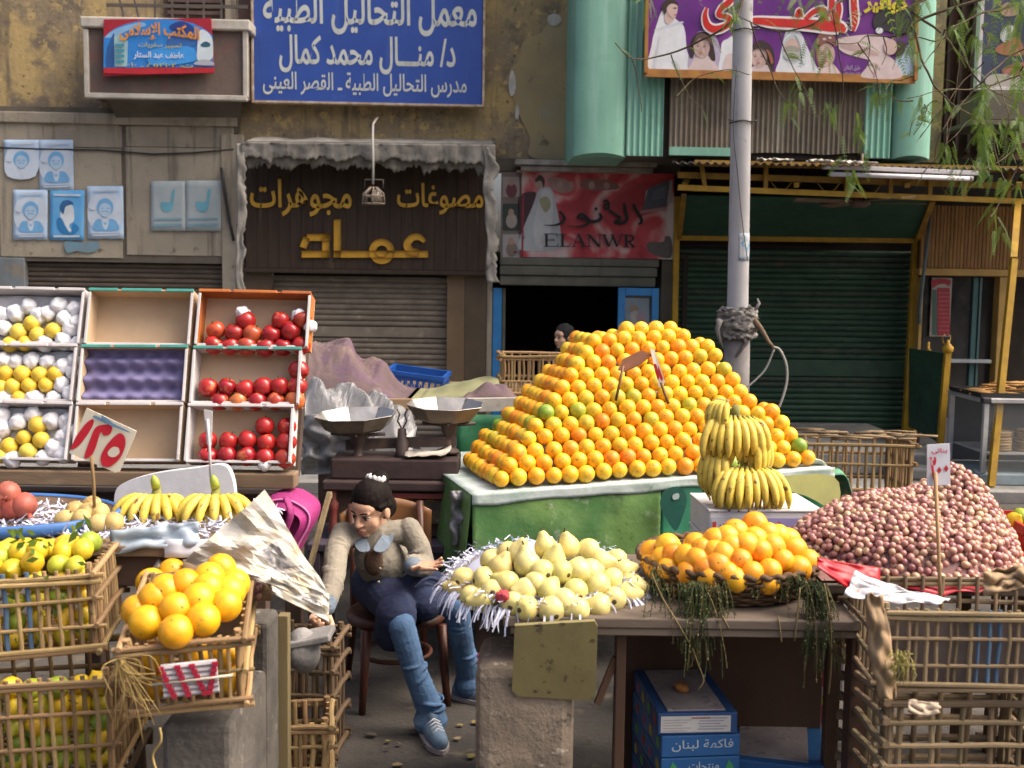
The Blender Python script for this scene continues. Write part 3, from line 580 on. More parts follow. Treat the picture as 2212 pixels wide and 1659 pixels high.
b.bbox(s0,s0+wd,-.38,-.34,hg+.05,h1,.005); b.bbox(s1-wd,s1,-.38,-.34,hg+.05,h1,.005); b.bbox(s0+wd+.001,s1-wd-.001,-.377,-.343,h1-wd*1.1,h1,.005); b.bbox(s0+wd+.001,s1-wd-.001,-.377,-.343,hg+.05,hg+.5,.005); dr_f = part(dr, 'door_frame', b, m_dblue, FM)
m_glass = mat('dark_glass', (.05,.055,.06), (.035,.04,.045), sc=3, rough=.12, spec=.6)
b = B(); b.box(s0+wd,s1-wd,-.365,-.355,hg+.5,h1-wd*1.1); dr_p = part(dr_f, 'pane', b, m_glass, FM)
cv = crop(1220, 380, 3.318)
art(dr, 'photo', [((.16,.20,.23), [(1135,1210),(1335,1215),(1340,1500),(1140,1500)], False), ((.22,.15,.10), ell(1210,1300,35,30)), ((.28,.27,.25), [(1180,1340),(1240,1320),(1260,1420),(1200,1440)]), ((.24,.17,.20), [(1230,1360),(1290,1330),(1310,1420),(1260,1450)])], .368, cv)
b = B(); fbb(b, 1063, 622, 1082, 1000, -.05, .06, .004); part(ro, 'door_post', b, m_dblue, FM)
b = B(); fbb(b, 1083, 622, 1090, 1000, -.05, .03, .004); part(ro, 'door_post', b, m_box, FM)

# ================================================================== CLAD BAY, SALON SIGN, CANOPY
m_mint = mat('mint_sheet', (.21,.44,.335), (.165,.36,.275), sc=2, rough=.6, bump=.15, streak=((.28,.49,.41), .5, .75), spots=[((.12,.23,.17), 2.2, .58, .8), ((.20,.20,.13), 14, .66, .74)])
m_rust = mat('weathered_sheet', (.215,.175,.125), (.125,.105,.08), sc=3, rough=.85, bump=.3, streak=((.30,.27,.22), .52, .7))
by = fthing('clad_bay', 'projecting upper bay clad in mint green corrugated metal sheet', 'bay', *FP(1640,350,.9), .9)
DBY = .95
def corr(root, x0, y0, x1, y1, d, pitch_px, amp, mt, name='corrugated_sheet', ragged=0):
    s0,s1,h0,h1 = FR(x0,y0,x1,y1,d); n = max(4, int((x1-x0)/pitch_px*6)); b = B()
    def fn(u, v):
        ph = u*(x1-x0)/pitch_px*2*pi; z = h0+(h1-h0)*v
        if ragged and v < .01: z -= ragged*NZ.noise((u*6, x0, 0))
        return (s0+(s1-s0)*u, -d-amp*max(-.4, sin(ph)), z)
    b.grid(fn, n, 4, 0, False); o = part(root, name, b, mt, FM); md = o.modifiers.new('s','SOLIDIFY'); md.thickness = .004; return o
def pil(x0, x1, y1, d):
    s0,s1,h0,h1 = FR(x0,-900,x1,y1,d); b = B(); n = 14
    prof = [(s0, .0)] + [(s0+(s1-s0)*(.5-.5*cos(pi*i/n)), d+.10*sin(pi*i/n)) for i in range(n+1)] + [(s1, .0)]
    vv = [(s, -dd, h0+.03*sin(pi*(s-s0)/(s1-s0))*1.0) for s, dd in prof] + [(s, -dd, h1) for s, dd in prof]; k = len(prof)
    b.add(vv, [(i,i+1,k+i+1,k+i) for i in range(k-1)], 0, True); b.add(vv[:k], [tuple(range(k))]); part(by, 'pilaster', b, m_mint, FM)
pil(1248, 1366, 340, DBY-.05); pil(1948, 2035, 346, DBY-.05)
corr(by, 1366, -900, 1446, 337, DBY, 13, .012, m_mint)
corr(by, 1890, -900, 1948, 342, DBY, 13, .012, m_mint)
b = B(); s0,s1,h0,h1 = FR(1436, -900, 1900, 345, DBY-.06); b.box(s0,s1,-DBY+.06,-DBY+.1,h0,h1); part(by, 'backing', b, m_dark, FM)
corr(by, 1446, 150, 1890, 330, DBY-.03, 11, .014, m_rust, 'weathered_sheet', .03)
corr(by, 1446, -900, 1890, 149, DBY-.03, 11, .014, m_mint)
b = B(); fb(b, 1446, 318, 1580, 336, DBY-.06, DBY-.015); part(by, 'edge_strip', b, m_mint, FM)
s0,s1,h0,h1 = FR(1250, -900, 2034, 343, DBY-.06)
b = B(); b.box(s0,s1,-DBY+.08,-.001,h0+.02,h0+.06); part(by, 'floor_slab', b, m_soff, FM)
b = B(); b.box(s0+.01,s0+.03,-DBY+.08,-.001,h0+.06,h1); b.box(s1-.03,s1-.01,-DBY+.08,-.001,h0+.06,h1); part(by, 'side_sheet', b, m_mint, FM)
# salon sign
ss = fthing('shop_sign', 'wide purple hairdresser sign with brides and red Arabic letters', 'sign', *FP(1688,168,1.06), 1.06)
DV = 1.08; cv = crop(1580, 0, 3.0722)
m_pur = mat('sign_purple', (.145,.022,.21), (.10,.016,.17), sc=2.5, rough=.4, spots=[((.24,.05,.30), 1.6, .55, .75)])
b = B(); P = [FP(*q, DV) for q in ((1402,-75),(1978,-60),(1974,168),(1398,154))]
b.slab([(s,-DV,h) for s,h in P], (0,1,0), .05); ss_p = part(ss, 'panel', b, m_pur, FM)
m_of = mat('sign_edge_orange', (.42,.19,.04), (.28,.12,.03), sc=8, rough=.6)
for a, c in (((1399,-75),(1395,158)), ((1393,157),(1977,172)), ((1980,-60),(1977,174))):
    b = B(); p, q = FP(*a, DV), FP(*c, DV); b.bar(FW(p[0],DV-.01,p[1]), FW(q[0],DV-.01,q[1]), .03, .07); part(ss, 'frame', b, m_of)
SK, SKP, HR, VE, RD = (.56,.40,.36), (.62,.50,.49), (.035,.018,.018), (.68,.70,.74), (.52,.015,.012)
def face(cx, cy, rx, ry, hair, tilt=0):
    return [(hair, ell(cx,cy-ry*.25,rx*1.25,ry*1.2)), (SK, ell(cx,cy,rx,ry)), ((.50,.34,.31), [(cx+rx*.3,cy-ry*.6),(cx+rx*.95,cy-ry*.1),(cx+rx*.8,cy+ry*.5),(cx+rx*.3,cy+ry*.95),(cx+rx*.5,cy+ry*.2)]), ((.24,.16,.17), ell(cx-rx*.45,cy-ry*.1,rx*.19,ry*.07)), ((.24,.16,.17), ell(cx+rx*.38,cy-ry*.1,rx*.18,ry*.07)), ((.20,.11,.10), [(cx-rx*.7,cy-ry*.26),(cx-rx*.45,cy-ry*.33),(cx-rx*.2,cy-ry*.26),(cx-rx*.45,cy-ry*.28)]), ((.20,.11,.10), [(cx+rx*.15,cy-ry*.26),(cx+rx*.4,cy-ry*.33),(cx+rx*.62,cy-ry*.26),(cx+rx*.4,cy-ry*.28)]), ((.44,.15,.16), ell(cx-rx*.05,cy+ry*.55,rx*.24,ry*.085)), ((.47,.31,.28), [(cx-rx*.05,cy-ry*.1),(cx+rx*.06,cy+ry*.2),(cx+rx*.1,cy+ry*.3),(cx-rx*.12,cy+ry*.3)])]
art(ss_p, 'portrait', [(VE, [(255,70),(300,100),(340,150),(390,190),(410,260),(420,380),(450,550),(140,545),(150,350),(180,220),(225,90)]), ((.58,.61,.66), [(180,225),(260,195),(380,165),(385,180),(260,215),(180,240)]), ((.58,.61,.66),[(205,300),(215,300),(180,540),(160,540)]), (SK, [(265,70),(300,110),(320,150),(280,185),(250,150)]), (HR, [(225,60),(240,20),(290,-10),(345,15),(350,40),(300,30),(275,60),(255,110),(240,90)]), (SK, [(268,60),(300,30),(345,40),(350,80),(330,140),(300,130),(275,100)]), ((.12,.07,.1), ell(330,62,16,6)), ((.42,.10,.12), ell(335,112,9,5))], DV, cv)
art(ss_p, 'portrait', [((.42,.36,.50), [(460,330),(520,240),(620,260),(670,350),(690,550),(440,550)]), (SKP, [(500,430),(580,430),(640,490),(660,550),(440,550),(450,500)]), (HR, [(440,400),(460,300),(520,245),(590,260),(625,350),(640,460),(600,450),(560,330),(500,330),(470,440),(445,440)])] + face(535,360,62,85,(.11,.06,.05))[1:] + [((.10,.05,.045), [(470,350),(490,280),(540,255),(600,290),(615,350),(570,300),(520,290)])], DV+.0005, cv)
art(ss_p, 'portrait', [(VE, [(690,330),(730,300),(790,290),(790,550),(670,550),(680,420)]), (SKP, [(720,430),(790,420),(790,550),(700,550)])], DV+.001, cv)
art(ss_p, 'portrait', [(HR, [(905,420),(930,340),(990,310),(1060,345),(1095,430),(1080,560),(1030,560),(1000,470),(930,470)]), (SKP, [(920,560),(930,510),(1040,500),(1060,565)])] + face(975,440,62,80,HR)[1:] + [(HR, [(905,420),(940,345),(1000,320),(1060,360),(1075,450),(1030,390),(960,370)]), ((.30,.10,.05), [(1030,380),(1060,400),(1085,470),(1070,490),(1050,430)])], DV+.0005, cv)
art(ss_p, 'portrait', [(VE, [(1120,580),(1135,450),(1160,320),(1190,230),(1240,220),(1300,260),(1350,370),(1410,500),(1430,585)]), ((.50,.55,.58), ell(1235,380,82,110)), (SK, ell(1230,370,58,75)), ((.30,.30,.24), ell(1225,380,60,30)), ((.42,.44,.40), ell(1230,430,66,32)), ((.55,.60,.62), [(1250,260),(1310,330),(1340,470),(1310,480),(1290,340)])], DV+.001, cv)
art(ss_p, 'portrait', [(SKP, [(1430,520),(1480,490),(1540,490),(1600,560),(1605,590),(1420,585)]), ((.30,.10,.09), [(1415,330),(1430,270),(1490,245),(1550,270),(1565,360),(1520,330),(1440,350),(1440,470),(1470,520),(1430,500),(1410,400)])] + face(1492,420,66,92,(.14,.06,.055))[1:] + [((.22,.08,.07), [(1415,320),(1440,260),(1500,245),(1555,280),(1560,350),(1500,320),(1450,350)]), ((.55,.50,.45), ell(1478,300,14,9)), ((.55,.50,.45), ell(1520,290,12,8))], DV+.0005, cv)
art(ss_p, 'portrait', [((.40,.52,.62), [(2020,460),(2100,370),(2170,330),(2172,600),(2040,600)]), (SKP, [(1580,300),(1700,275),(1860,265),(1960,290),(2010,340),(1990,420),(1900,440),(1860,470),(1780,450),(1640,410),(1580,360)]), ((.46,.33,.31), [(1600,330),(1750,350),(1880,400),(1880,430),(1740,400),(1620,370)]), (SKP, [(1840,460),(1960,430),(2040,500),(2060,600),(1770,595),(1800,520)]), ((.40,.27,.26), [(1870,500),(1885,500),(1870,590),(1850,590)]), ((.02,.018,.022), [(1850,160),(1900,70),(2030,60),(2150,80),(2165,220),(2080,270),(1960,240),(1870,220)]), ((.05,.025,.03), [(2010,330),(2080,320),(2100,380),(2060,430),(2010,410)]), (SK, ell(1985,360,50,60)), (VE, ell(1900,235,28,24))], DV+.001, cv)
# red heading with a white edge, hand-drawn
pen = [[(575,60,.5),(560,120,.9),(580,195,1.3),(640,225,1.4),(720,200,1.2),(755,160,1.1),(730,130,1.0),(665,115,.9),(690,60,1.0),(740,20,1.2),(790,-40,1.2)],
       [(870,170,1.1),(960,160,1.3),(1100,172,1.6),(1250,180,1.7),(1400,190,1.9),(1520,200,2.1),(1612,215,1.6),(1620,255,.4)], [(1262,135,.7),(1285,80,.9),(1300,130,.8)], [(1330,150,.8),(1390,95,1.0),(1460,75,1.2),(1490,120,1.2),(1440,150,.9)], [(1560,190,1.0),(1535,60,1.1),(1540,-60,1.1)], [(1700,240,.5),(1712,150,1.2),(1705,40,1.2),(1700,-60,1.1)], [(1570,180,.9),(1590,80,1.0),(1580,10,1.0)]]
for wpx, mt, dd in ((62, flat((.74,.71,.70)), DV+.016), (40, flat(RD, .45), DV+.018)):
    part(ss_p, 'lettering', stroke_b(pen, lambda x, y, q: (lambda t: (t[0], -dd, t[1]))(FP(*cv(x,y), dd)), wpx, 0), mt, FM)
ftxt(ss_p, 'كوافير', *cv(1780,-40), *cv(2125,105), DV+.018, flat((.62,.52,.02)), 0, .05)
ftxt(ss_p, 'خليل للإعلان', *cv(1628,500), *cv(1752,548), DV+.018, flat((.45,.42,.48)), 0, 0)
ftxt(ss_p, '٠١٢٥٧٨٤٩', *cv(1628,553), *cv(1752,572), DV+.018, flat((.40,.36,.43)), 0, 0)

# ---- canopy: yellow truss, corrugated roof, tube light, fan, green valance
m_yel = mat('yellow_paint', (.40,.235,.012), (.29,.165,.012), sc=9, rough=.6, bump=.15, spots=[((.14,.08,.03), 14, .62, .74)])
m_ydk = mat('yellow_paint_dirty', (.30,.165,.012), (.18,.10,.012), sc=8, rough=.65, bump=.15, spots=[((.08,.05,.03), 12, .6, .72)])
YC = 9.4
ca = thing('shop_canopy', 'yellow steel truss canopy with corrugated roof over the green shutter', 'canopy', D(1800,433,YC))
def bar(root, name, a, c, wx, wy, mt): bq = B(); bq.bar(a, c, wx, wy); return part(root, name, bq, mt)
bar(ca, 'truss_bar', D(1465,405,YC), D(2500,447,YC+.35), .04, .045, m_yel)
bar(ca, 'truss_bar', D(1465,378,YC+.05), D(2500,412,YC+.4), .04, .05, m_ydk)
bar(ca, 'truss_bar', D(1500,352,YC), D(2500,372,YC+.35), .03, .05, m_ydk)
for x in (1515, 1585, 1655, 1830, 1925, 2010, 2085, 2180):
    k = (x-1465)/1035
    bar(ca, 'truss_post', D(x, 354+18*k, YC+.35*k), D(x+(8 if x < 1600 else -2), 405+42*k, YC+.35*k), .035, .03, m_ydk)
for x in (1688, 1790, 1880, 2060):
    k = (x-1465)/1035; yb = 404+42*k
    for sgn in (-1, 1):
        b = B(); b.tube([D(x+sgn*3, yb, YC+.35*k), D(x+sgn*14, yb-9, YC+.35*k), D(x+sgn*24, yb-22, YC+.35*k)], .005, 5); part(ca, 'scroll', b, m_ydk)
for x in (1478, 1720, 1960, 2200):
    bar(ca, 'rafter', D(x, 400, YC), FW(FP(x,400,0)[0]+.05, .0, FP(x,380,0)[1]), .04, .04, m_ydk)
b = B()
pa, pb, pc, pd = D(1452,350,YC-.2), D(2560,372,YC+.2), FW(FP(2560,372)[0], .3, FP(2560,372,.3)[1]-.02), FW(FP(1452,352)[0], .3, FP(1452,352,.3)[1]-.02)
def fn(u, v):
    p = (pa*(1-u)+pb*u)*(1-v) + (pd*(1-u)+pc*u)*v
    return p + V((0,0,.011*sin(u*130*pi)))
b.grid(fn, 500, 3, 0, False); o = part(ca, 'roof_sheet', b, mat('roof_sheet', (.085,.075,.062), (.05,.043,.037), sc=3, rough=.8, bump=.2)); md = o.modifiers.new('s','SOLIDIFY'); md.thickness = .006
for i, (x, y_) in enumerate(((1655,348),(1690,349),(1765,351),(1800,352),(1835,354),(1870,355))):
    b = B(); c = D(x, y_, YC-.1)
    b.grid(lambda u, v: c + V(((u-.5)*.16, (v-.5)*.14, .03*NZ.noise((u*4+i,v*4,i)) + .012)), 6, 5); o = solid('litter_sheet', b, mat('roof_litter', (.55,.52,.46), (.34,.31,.26), sc=14, rough=.9, bump=.3), '%s scrap of pale litter from the left on the corrugated canopy roof' % nth(i), 'litter', 'litter on the canopy roof'); md = o.modifiers.new('s','SOLIDIFY'); md.thickness = .006
tl_ = thing('tube_light', 'long white fluorescent tube fixture under the canopy edge', 'lamp', D(1950,385,YC-.05))
b = B(); b.bbox(-.66,.66,-.03,.03,.0,.035,.004, 0, M.Translation(D(1944,372,YC-.02)) @ M.Rotation(R(2),4,'Z') @ M.Rotation(R(1.4),4,'Y')); part(tl_, 'housing', b, flat((.55,.53,.55), .4))
b = B(); b.tube([D(1793,376,YC-.08), D(2098,386,YC-.03)], .02, 10); part(tl_, 'tube', b, mat('tube_glass', (.62,.60,.63), (.55,.53,.55), sc=5, rough=.25))
b = B(); b.tube([D(2094,385.8,YC-.03), D(2101,386.2,YC-.03)], .022, 10); part(tl_, 'end_cap', b, flat((.3,.3,.3)))
YF = 9.7; fan = thing('ceiling_fan', 'brown four-bladed ceiling fan below the canopy', 'fan', D(1858,450,YF))
c = D(1858,437,YF); b = B(); b.lathe([(0,.05),(.06,.045),(.09,.01),(.09,-.02),(.05,-.045),(0,-.05)], 16, 0, c); part(fan, 'motor', b, flat((.10,.06,.04)))
b = B(); b.tube([c+V((0,0,.05)), c+V((0,0,.42))], .012, 6); part(fan, 'rod', b, flat((.10,.06,.04)))
for a in (-68, 12, 105, 190):
    b = B(); dirv = V((cos(R(a)), sin(R(a)), -.0)); sv = V((-sin(R(a)), cos(R(a)), .12))
    b.slab([c+dirv*.08-sv*.03, c+dirv*.16-sv*.06, c+dirv*.60-sv*.075, c+dirv*.62+sv*.06, c+dirv*.16+sv*.06, c+dirv*.08+sv*.03], (0,0,1), .008); part(fan, 'blade', b, mat('fan_blade', (.19,.125,.085), (.12,.08,.055), sc=6, rough=.6))
m_gpan = mat('green_canvas', (.016,.062,.036), (.011,.045,.027), sc=3, rough=.8, bump=.2)
gv = fthing('green_valance', 'sloping dark green panel in a yellow frame above the shutter', 'panel', *FP(1720,528,.1), .1)
A_ = [FP(1476,424,1.0), FP(2012,432,1.0), FP(1978,520,.12), FP(1466,514,.12)]; dd_ = (1.0,1.0,.12,.12)
W_ = [FW(p[0], d, p[1]) for p, d in zip(A_, dd_)]
b = B(); b.slab(W_, (0,0,1), .01); part(gv, 'canvas', b, m_gpan)
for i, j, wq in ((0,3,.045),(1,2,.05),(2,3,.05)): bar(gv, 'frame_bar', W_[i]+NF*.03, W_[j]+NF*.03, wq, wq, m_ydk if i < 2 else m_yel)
for nm, lb, xa, ya, xb, yb, d, wq in (('canopy_post', 'yellow post left of the green shutter', 1463, 425, 1452, 960, .14, .055), ('canopy_post', 'yellow post right of the green shutter', 1978, 525, 1955, 955, .14, .06)):
    p, q = FP(xa, ya, d), FP(xb, yb, d); b = B(); b.bar(FW(p[0],d,p[1]), FW(q[0],d,max(.09,q[1])), wq, wq); solid(nm, b, m_yel, lb+', thin and square', 'post', 'yellow canopy posts')

# framed poster at the top right, half behind the twigs
fpz = fthing('framed_poster', 'white framed poster with orange figures at the top right corner', 'poster', *FP(2190,198,.5), .5)
board(fpz, 'panel', 2124, -140, 2420, 190, .5, .05, mat('poster_navy', (.03,.045,.085), (.02,.03,.05), sc=3, rough=.5, spots=[((.30,.28,.25), 5, .60, .70)]))
art(fpz, 'print', [((.30,.12,.05), [(2150,105),(2180,85),(2200,80),(2212,110),(2205,120),(2165,118)]), ((.34,.22,.15), [(2160,20),(2175,5),(2195,10),(2200,30),(2170,35)]), ((.45,.47,.46), [(2160,75),(2175,55),(2195,60),(2190,80),(2170,92)]), ((.33,.12,.09), [(2165,150),(2200,135),(2240,140),(2250,170),(2180,165)]), ((.40,.36,.32), [(2135,165),(2170,160),(2260,172),(2260,185),(2140,185)]), ((.36,.15,.06), [(2230,60),(2270,20),(2310,50),(2300,130),(2240,120)])], .502)
frame(fpz, 2124, -140, 2420, 190, .5, 8, .06, flat((.50,.48,.46), .5))
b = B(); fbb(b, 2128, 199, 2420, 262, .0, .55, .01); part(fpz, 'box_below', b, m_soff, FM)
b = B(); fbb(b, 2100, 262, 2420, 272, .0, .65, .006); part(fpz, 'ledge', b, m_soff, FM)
# ================================================================== SNACK SHOP ON THE RIGHT
b = B(); xl = G(1690,975,.26).x; b.bbox(xl, 3.66, 9.1, FY+.2, .073, .26, .02); b.bbox(3.1, 3.60, 8.86, 9.097, .073, .17, .02)
o = solid('shop_step', b, mat('step_concrete', (.16,.16,.155), (.105,.105,.10), sc=3, rough=.92, bump=.4, bsc=40, spots=[((.24,.22,.19), 5, .62, .75)]), 'grey concrete doorstep before the green shutter', 'step')
m_tan = mat('tan_board', (.33,.175,.055), (.235,.12,.04), sc=4, rough=.65, bump=.1, streak=((.19,.10,.035), .55, .75), var=.25)
m_tanp = mat('tan_paint', (.42,.26,.075), (.33,.20,.055), sc=5, rough=.6, spots=[((.2,.12,.05), 9, .64, .76)])
sn = fthing('snack_shop_front', 'tan boarded snack shop front with glass at the right edge', 'shop front', *FP(2110,1000,.2), .2)
DN = .25
s0,s1,h0,h1 = FR(1988, 446, 2500, 583, DN); pw = (s1-s0)/66
bq = B(); bq.bbox(-pw*.46, pw*.46, -.02, .02, 0, h1-h0, .006); mm = bq.mesh('board', m_tan)
for i in range(66): link('board', mm, sn, wmx(sn).inverted() @ M.Translation(FW(s0+(i+.5)*pw, DN+rnd.uniform(-.003,.003), h0)) @ M.Rotation(TH,4,'Z'))
b = B(); b.box(s0,s1,-DN+.025,-DN+.05,h0,h1); part(sn, 'backing', b, m_dark, FM)
b = B(); fbb(b, 1986, 436, 2500, 447, .1, DN+.05, .006); part(sn, 'beam', b, m_dark, FM)
b = B(); fbb(b, 1986, 583, 2500, 598, .1, DN+.04, .006); part(sn, 'beam', b, m_tanp, FM)
for q in ((2150,599,2168,1000),(1980,599,1987,1000),(2440,599,2460,1000)):
    b = B(); fbb(b, *q, .1, DN+.03, .004); part(sn, 'post', b, m_tanp, FM)
s0,s1,h0,h1 = FR(1988, 599, 2150, 1000, .15)
b = B(); b.box(s0,s1,-.16,-.15,.35,h1); part(sn, 'pane', b, mat('shop_glass', (.035,.033,.032), (.02,.02,.02), sc=2, rough=.1, spec=.5, spots=[((.06,.07,.07), 2, .6, .8)]), FM)
b = B(); b.bbox(s0,s1,-.2,-.12,.07,.35,.01); part(sn, 'stall_riser', b, flat((.10,.10,.10)), FM)
for xx, wq, c in ((2098,10,(.05,.12,.12)), (2112,4,(.10,.18,.17))):
    b = B(); fb(b, xx, 600, xx+wq, 850, .16, .19); part(sn, 'curtain_strip', b, flat(c), FM)
b = B(); fbb(b, 2046, 777, 2142, 784, .16, .3, .003); part(sn, 'shelf', b, flat((.34,.36,.37), .4), FM)
s2, _ = FP(2600, 600, -.5)
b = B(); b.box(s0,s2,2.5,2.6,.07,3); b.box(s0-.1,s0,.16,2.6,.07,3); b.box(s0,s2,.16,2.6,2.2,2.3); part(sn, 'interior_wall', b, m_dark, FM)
b = B(); b.tube([FW(*(lambda q:(q[0],.42,q[1]))(FP(x,y,.42))) for x,y in ((2011,446),(2001,540),(1992,620),(1987,668),(1986,700))], .018, 8); part(sn, 'drain_pipe', b, flat((.10,.13,.14)))
cal = fthing('wall_calendar', 'tall red and green price chart hanging in the snack shop window', 'chart', *FP(2032,727,.2), .2)
board(cal, 'sheet', 2011, 600, 2054, 727, .2, .01, flat((.33,.30,.26)))
art(cal, 'print', [((.28,.02,.03), [(2014,604),(2051,604),(2051,618),(2040,613),(2025,616),(2015,622)]), ((.05,.10,.08), [(2014,626),(2023,626),(2023,724),(2014,724)], False), ((.30,.02,.035), [(2025,622),(2052,622),(2052,724),(2025,724)], False)] + [((.36,.20,.19), [(2026,y),(2051,y),(2051,y+1),(2026,y+1)], False) for y in range(632, 722, 9)], .202)
gb = thing('green_screen', 'dark green metal screen with yellow finial posts by the doorstep', 'screen', D(2006,950,9.75))
b = B(); pa, pb, pc, pd = D(1966,752,10.2), D(2044,762,9.6), D(2030,956,9.6), D(1964,920,10.2); b.slab([pa,pb,pc,pd], (-.5,-.6,0), .03); part(gb, 'panel', b, m_sh3)
b = B(); b.bar((pa+pb)/2+V((-.005,-.012,0)), (pc+pd)/2+V((-.005,-.012,0)), .02); part(gb, 'seam', b, m_gpan)
b = B(); b.bar(D(2047,762,9.55), D(2031,958,9.55), .05); part(gb, 'post', b, m_yel)
b = B(); c = D(2047,758,9.55); b.lathe([(.0,.10),(.012,.095),(.015,.07),(.05,.03),(.048,.0),(.03,-.02),(.0,-.02)], 10, 0, c); part(gb, 'finial', b, m_yel)
b = B(); b.lathe([(.0,.08),(.012,.07),(.012,.02),(.03,.0),(.0,0)], 8, 0, D(2005,757,9.8)); part(gb, 'finial', b, m_yel)
b = B(); c = D(2044,733,9.55)
for sg in (-1,1): b.tube([c+V((sg*.01,0,-.05)), c+V((sg*.03,0,-.02)), c+V((sg*.035,0,.03)), c+V((sg*.01,0,.04))], .006, 5)
part(gb, 'scroll', b, m_ydk)
b = B(); p, q = D(2190,560,9.0), D(2142,1022,8.62); b.bar(p, V((q.x,q.y,.075)), .05, .05)
b.bar(p, D(2200,435,9.6), .05, .05); solid('canopy_post', b, m_yel, 'leaning yellow post in front of the glass bread cabinet', 'post', 'yellow canopy posts')
# ---- bread cabinet
m_alu = mat('aluminium', (.55,.55,.54), (.42,.42,.42), sc=6, rough=.4, metal=.5, spots=[((.3,.3,.3), 10, .64, .78)])
ck = D(2119,1026,8.7); x0, x1, y0, y1 = ck.x, ck.x+1.35, 8.7, 9.42; zb, zt = .075, .76
cb = thing('glass_cabinet', 'aluminium glass bread cabinet on the pavement at the right edge', 'cabinet', ((x0+x1)/2, 9.05, zb))
for x in (x0+.02, x1-.02, x0+.62):
    for y_ in ((y0+.02, y1-.02) if x != x0+.62 else (y0+.02,)):
        b = B(); b.bbox(x-.02, x+.02, y_-.02, y_+.02, zb+.09, zt-.03, .004); part(cb, 'post', b, m_alu)
b = B(); b.bbox(x0-.01, x1+.01, y0-.01, y1+.01, zt-.028, zt+.01, .006); part(cb, 'top', b, m_alu)
b = B(); b.bbox(x0-.02, x0+.05, y0-.02, y0+.05, zt-.03, zt+.015, .01); part(cb, 'corner_cap', b, flat((.03,.03,.035)))
b = B(); b.bbox(x0-.01, x1+.01, y0-.01, y1+.01, zb, zb+.085, .006); part(cb, 'plinth', b, mat('plinth_blue', (.24,.30,.33), (.17,.21,.23), sc=5, rough=.7))
b = B(); b.box(x0+.045, x1-.05, y0+.03, y1-.03, .315, .33); part(cb, 'shelf', b, flat((.34,.33,.31)))
b = B(); b.box(x0+.01, x1, y1-.012, y1-.006, zb+.09, zt-.03); part(cb, 'back_panel', b, flat((.06,.055,.05)))
m_cg = bpy.data.materials.new('clear_glass'); m_cg.use_nodes = True; _b = m_cg.node_tree.nodes['Principled BSDF']; _b.inputs['Base Color'].default_value = (.85,.9,.9,1); _b.inputs['Alpha'].default_value = .05; _b.inputs['Roughness'].default_value = .08
b = B(); b.box(x0+.042, x0+.598, y0+.015, y0+.019, zb+.09, zt-.03); part(cb, 'pane', b, m_cg)
b = B(); b.box(x0+.642, x1-.042, y0+.015, y0+.019, zb+.09, zt-.03); part(cb, 'pane', b, m_cg)
b = B(); b.box(x0+.012, x0+.016, y0+.042, y1-.042, zb+.09, zt-.03); part(cb, 'pane', b, m_cg)
m_bread = mat('bread', (.46,.33,.17), (.34,.21,.09), sc=12, rough=.85, bump=.4, var=.3)
bq = B(); bq.lathe([(0,-.012),(.06,-.012),(.085,-.004),(.088,.004),(.07,.012),(0,.014)], 14); mb = bq.mesh('flatbread', m_bread)
for k, (xx, yy, n) in enumerate(((.20,.14,7),(.42,.15,8),(.62,.17,8),(.33,.38,6))):
    for i in range(n):
        o = link('flatbread', mb, None, M.Translation((x0+xx+rnd.uniform(-.008,.008), y0+yy+rnd.uniform(-.008,.008), .344+i*.023)) @ M.Rotation(rnd.uniform(-.05,.05),4,'X') @ M.Rotation(rnd.random()*6,4,'Z'))
        tag(o, '%s flatbread from below in %s stack inside the glass cabinet' % (nth(i), ('the left','the middle','the right','the rear')[k]), 'flatbread', 'flatbreads stacked in the cabinet')
tr = thing('baking_tray', 'black baking tray on top of the bread cabinet', 'tray', (x0+.55, 9.0, zt+.012))
b = B(); b.bbox(x0-.02, x1-.1, y0+.03, y1-.05, zt+.012, zt+.02, .003); part(tr, 'tray_base', b, flat((.018,.017,.016)))
for q in ((x0-.02,x1-.1,y0+.03,y0+.045),(x0-.02,x1-.1,y1-.065,y1-.05),(x0-.02,x0-.005,y0+.046,y1-.066),(x1-.115,x1-.1,y0+.046,y1-.066)):
    b = B(); b.box(q[0],q[1],q[2],q[3],zt+.021,zt+.05); part(tr, 'rim', b, flat((.018,.017,.016)))
m_stick = mat('breadstick', (.46,.26,.085), (.30,.15,.045), sc=14, rough=.85, bump=.3, var=.4)
bq = B(); bq.tube([(-.11,0,0),(-.05,.003,.002),(.05,-.003,0),(.11,0,.001)], [.007,.01,.01,.006], 6); mb = bq.mesh('breadstick', m_stick)
bst = []
for i in range(84):
    u = rnd.random(); px_ = x0+.06+u*1.05; top = zt+.03+(.11*max(0, 1-((u-.33)/.26)**2) if u < .62 else .09*max(0, 1-((u-.9)/.2)**2))*rnd.random()
    o = link('breadstick', mb, None, M.Translation((px_, y0+.12+rnd.random()*.42, top)) @ M.Rotation(rnd.uniform(-.7,.7),4,'Z') @ M.Rotation(rnd.uniform(-.12,.12),4,'Y'))
    bst.append(o)

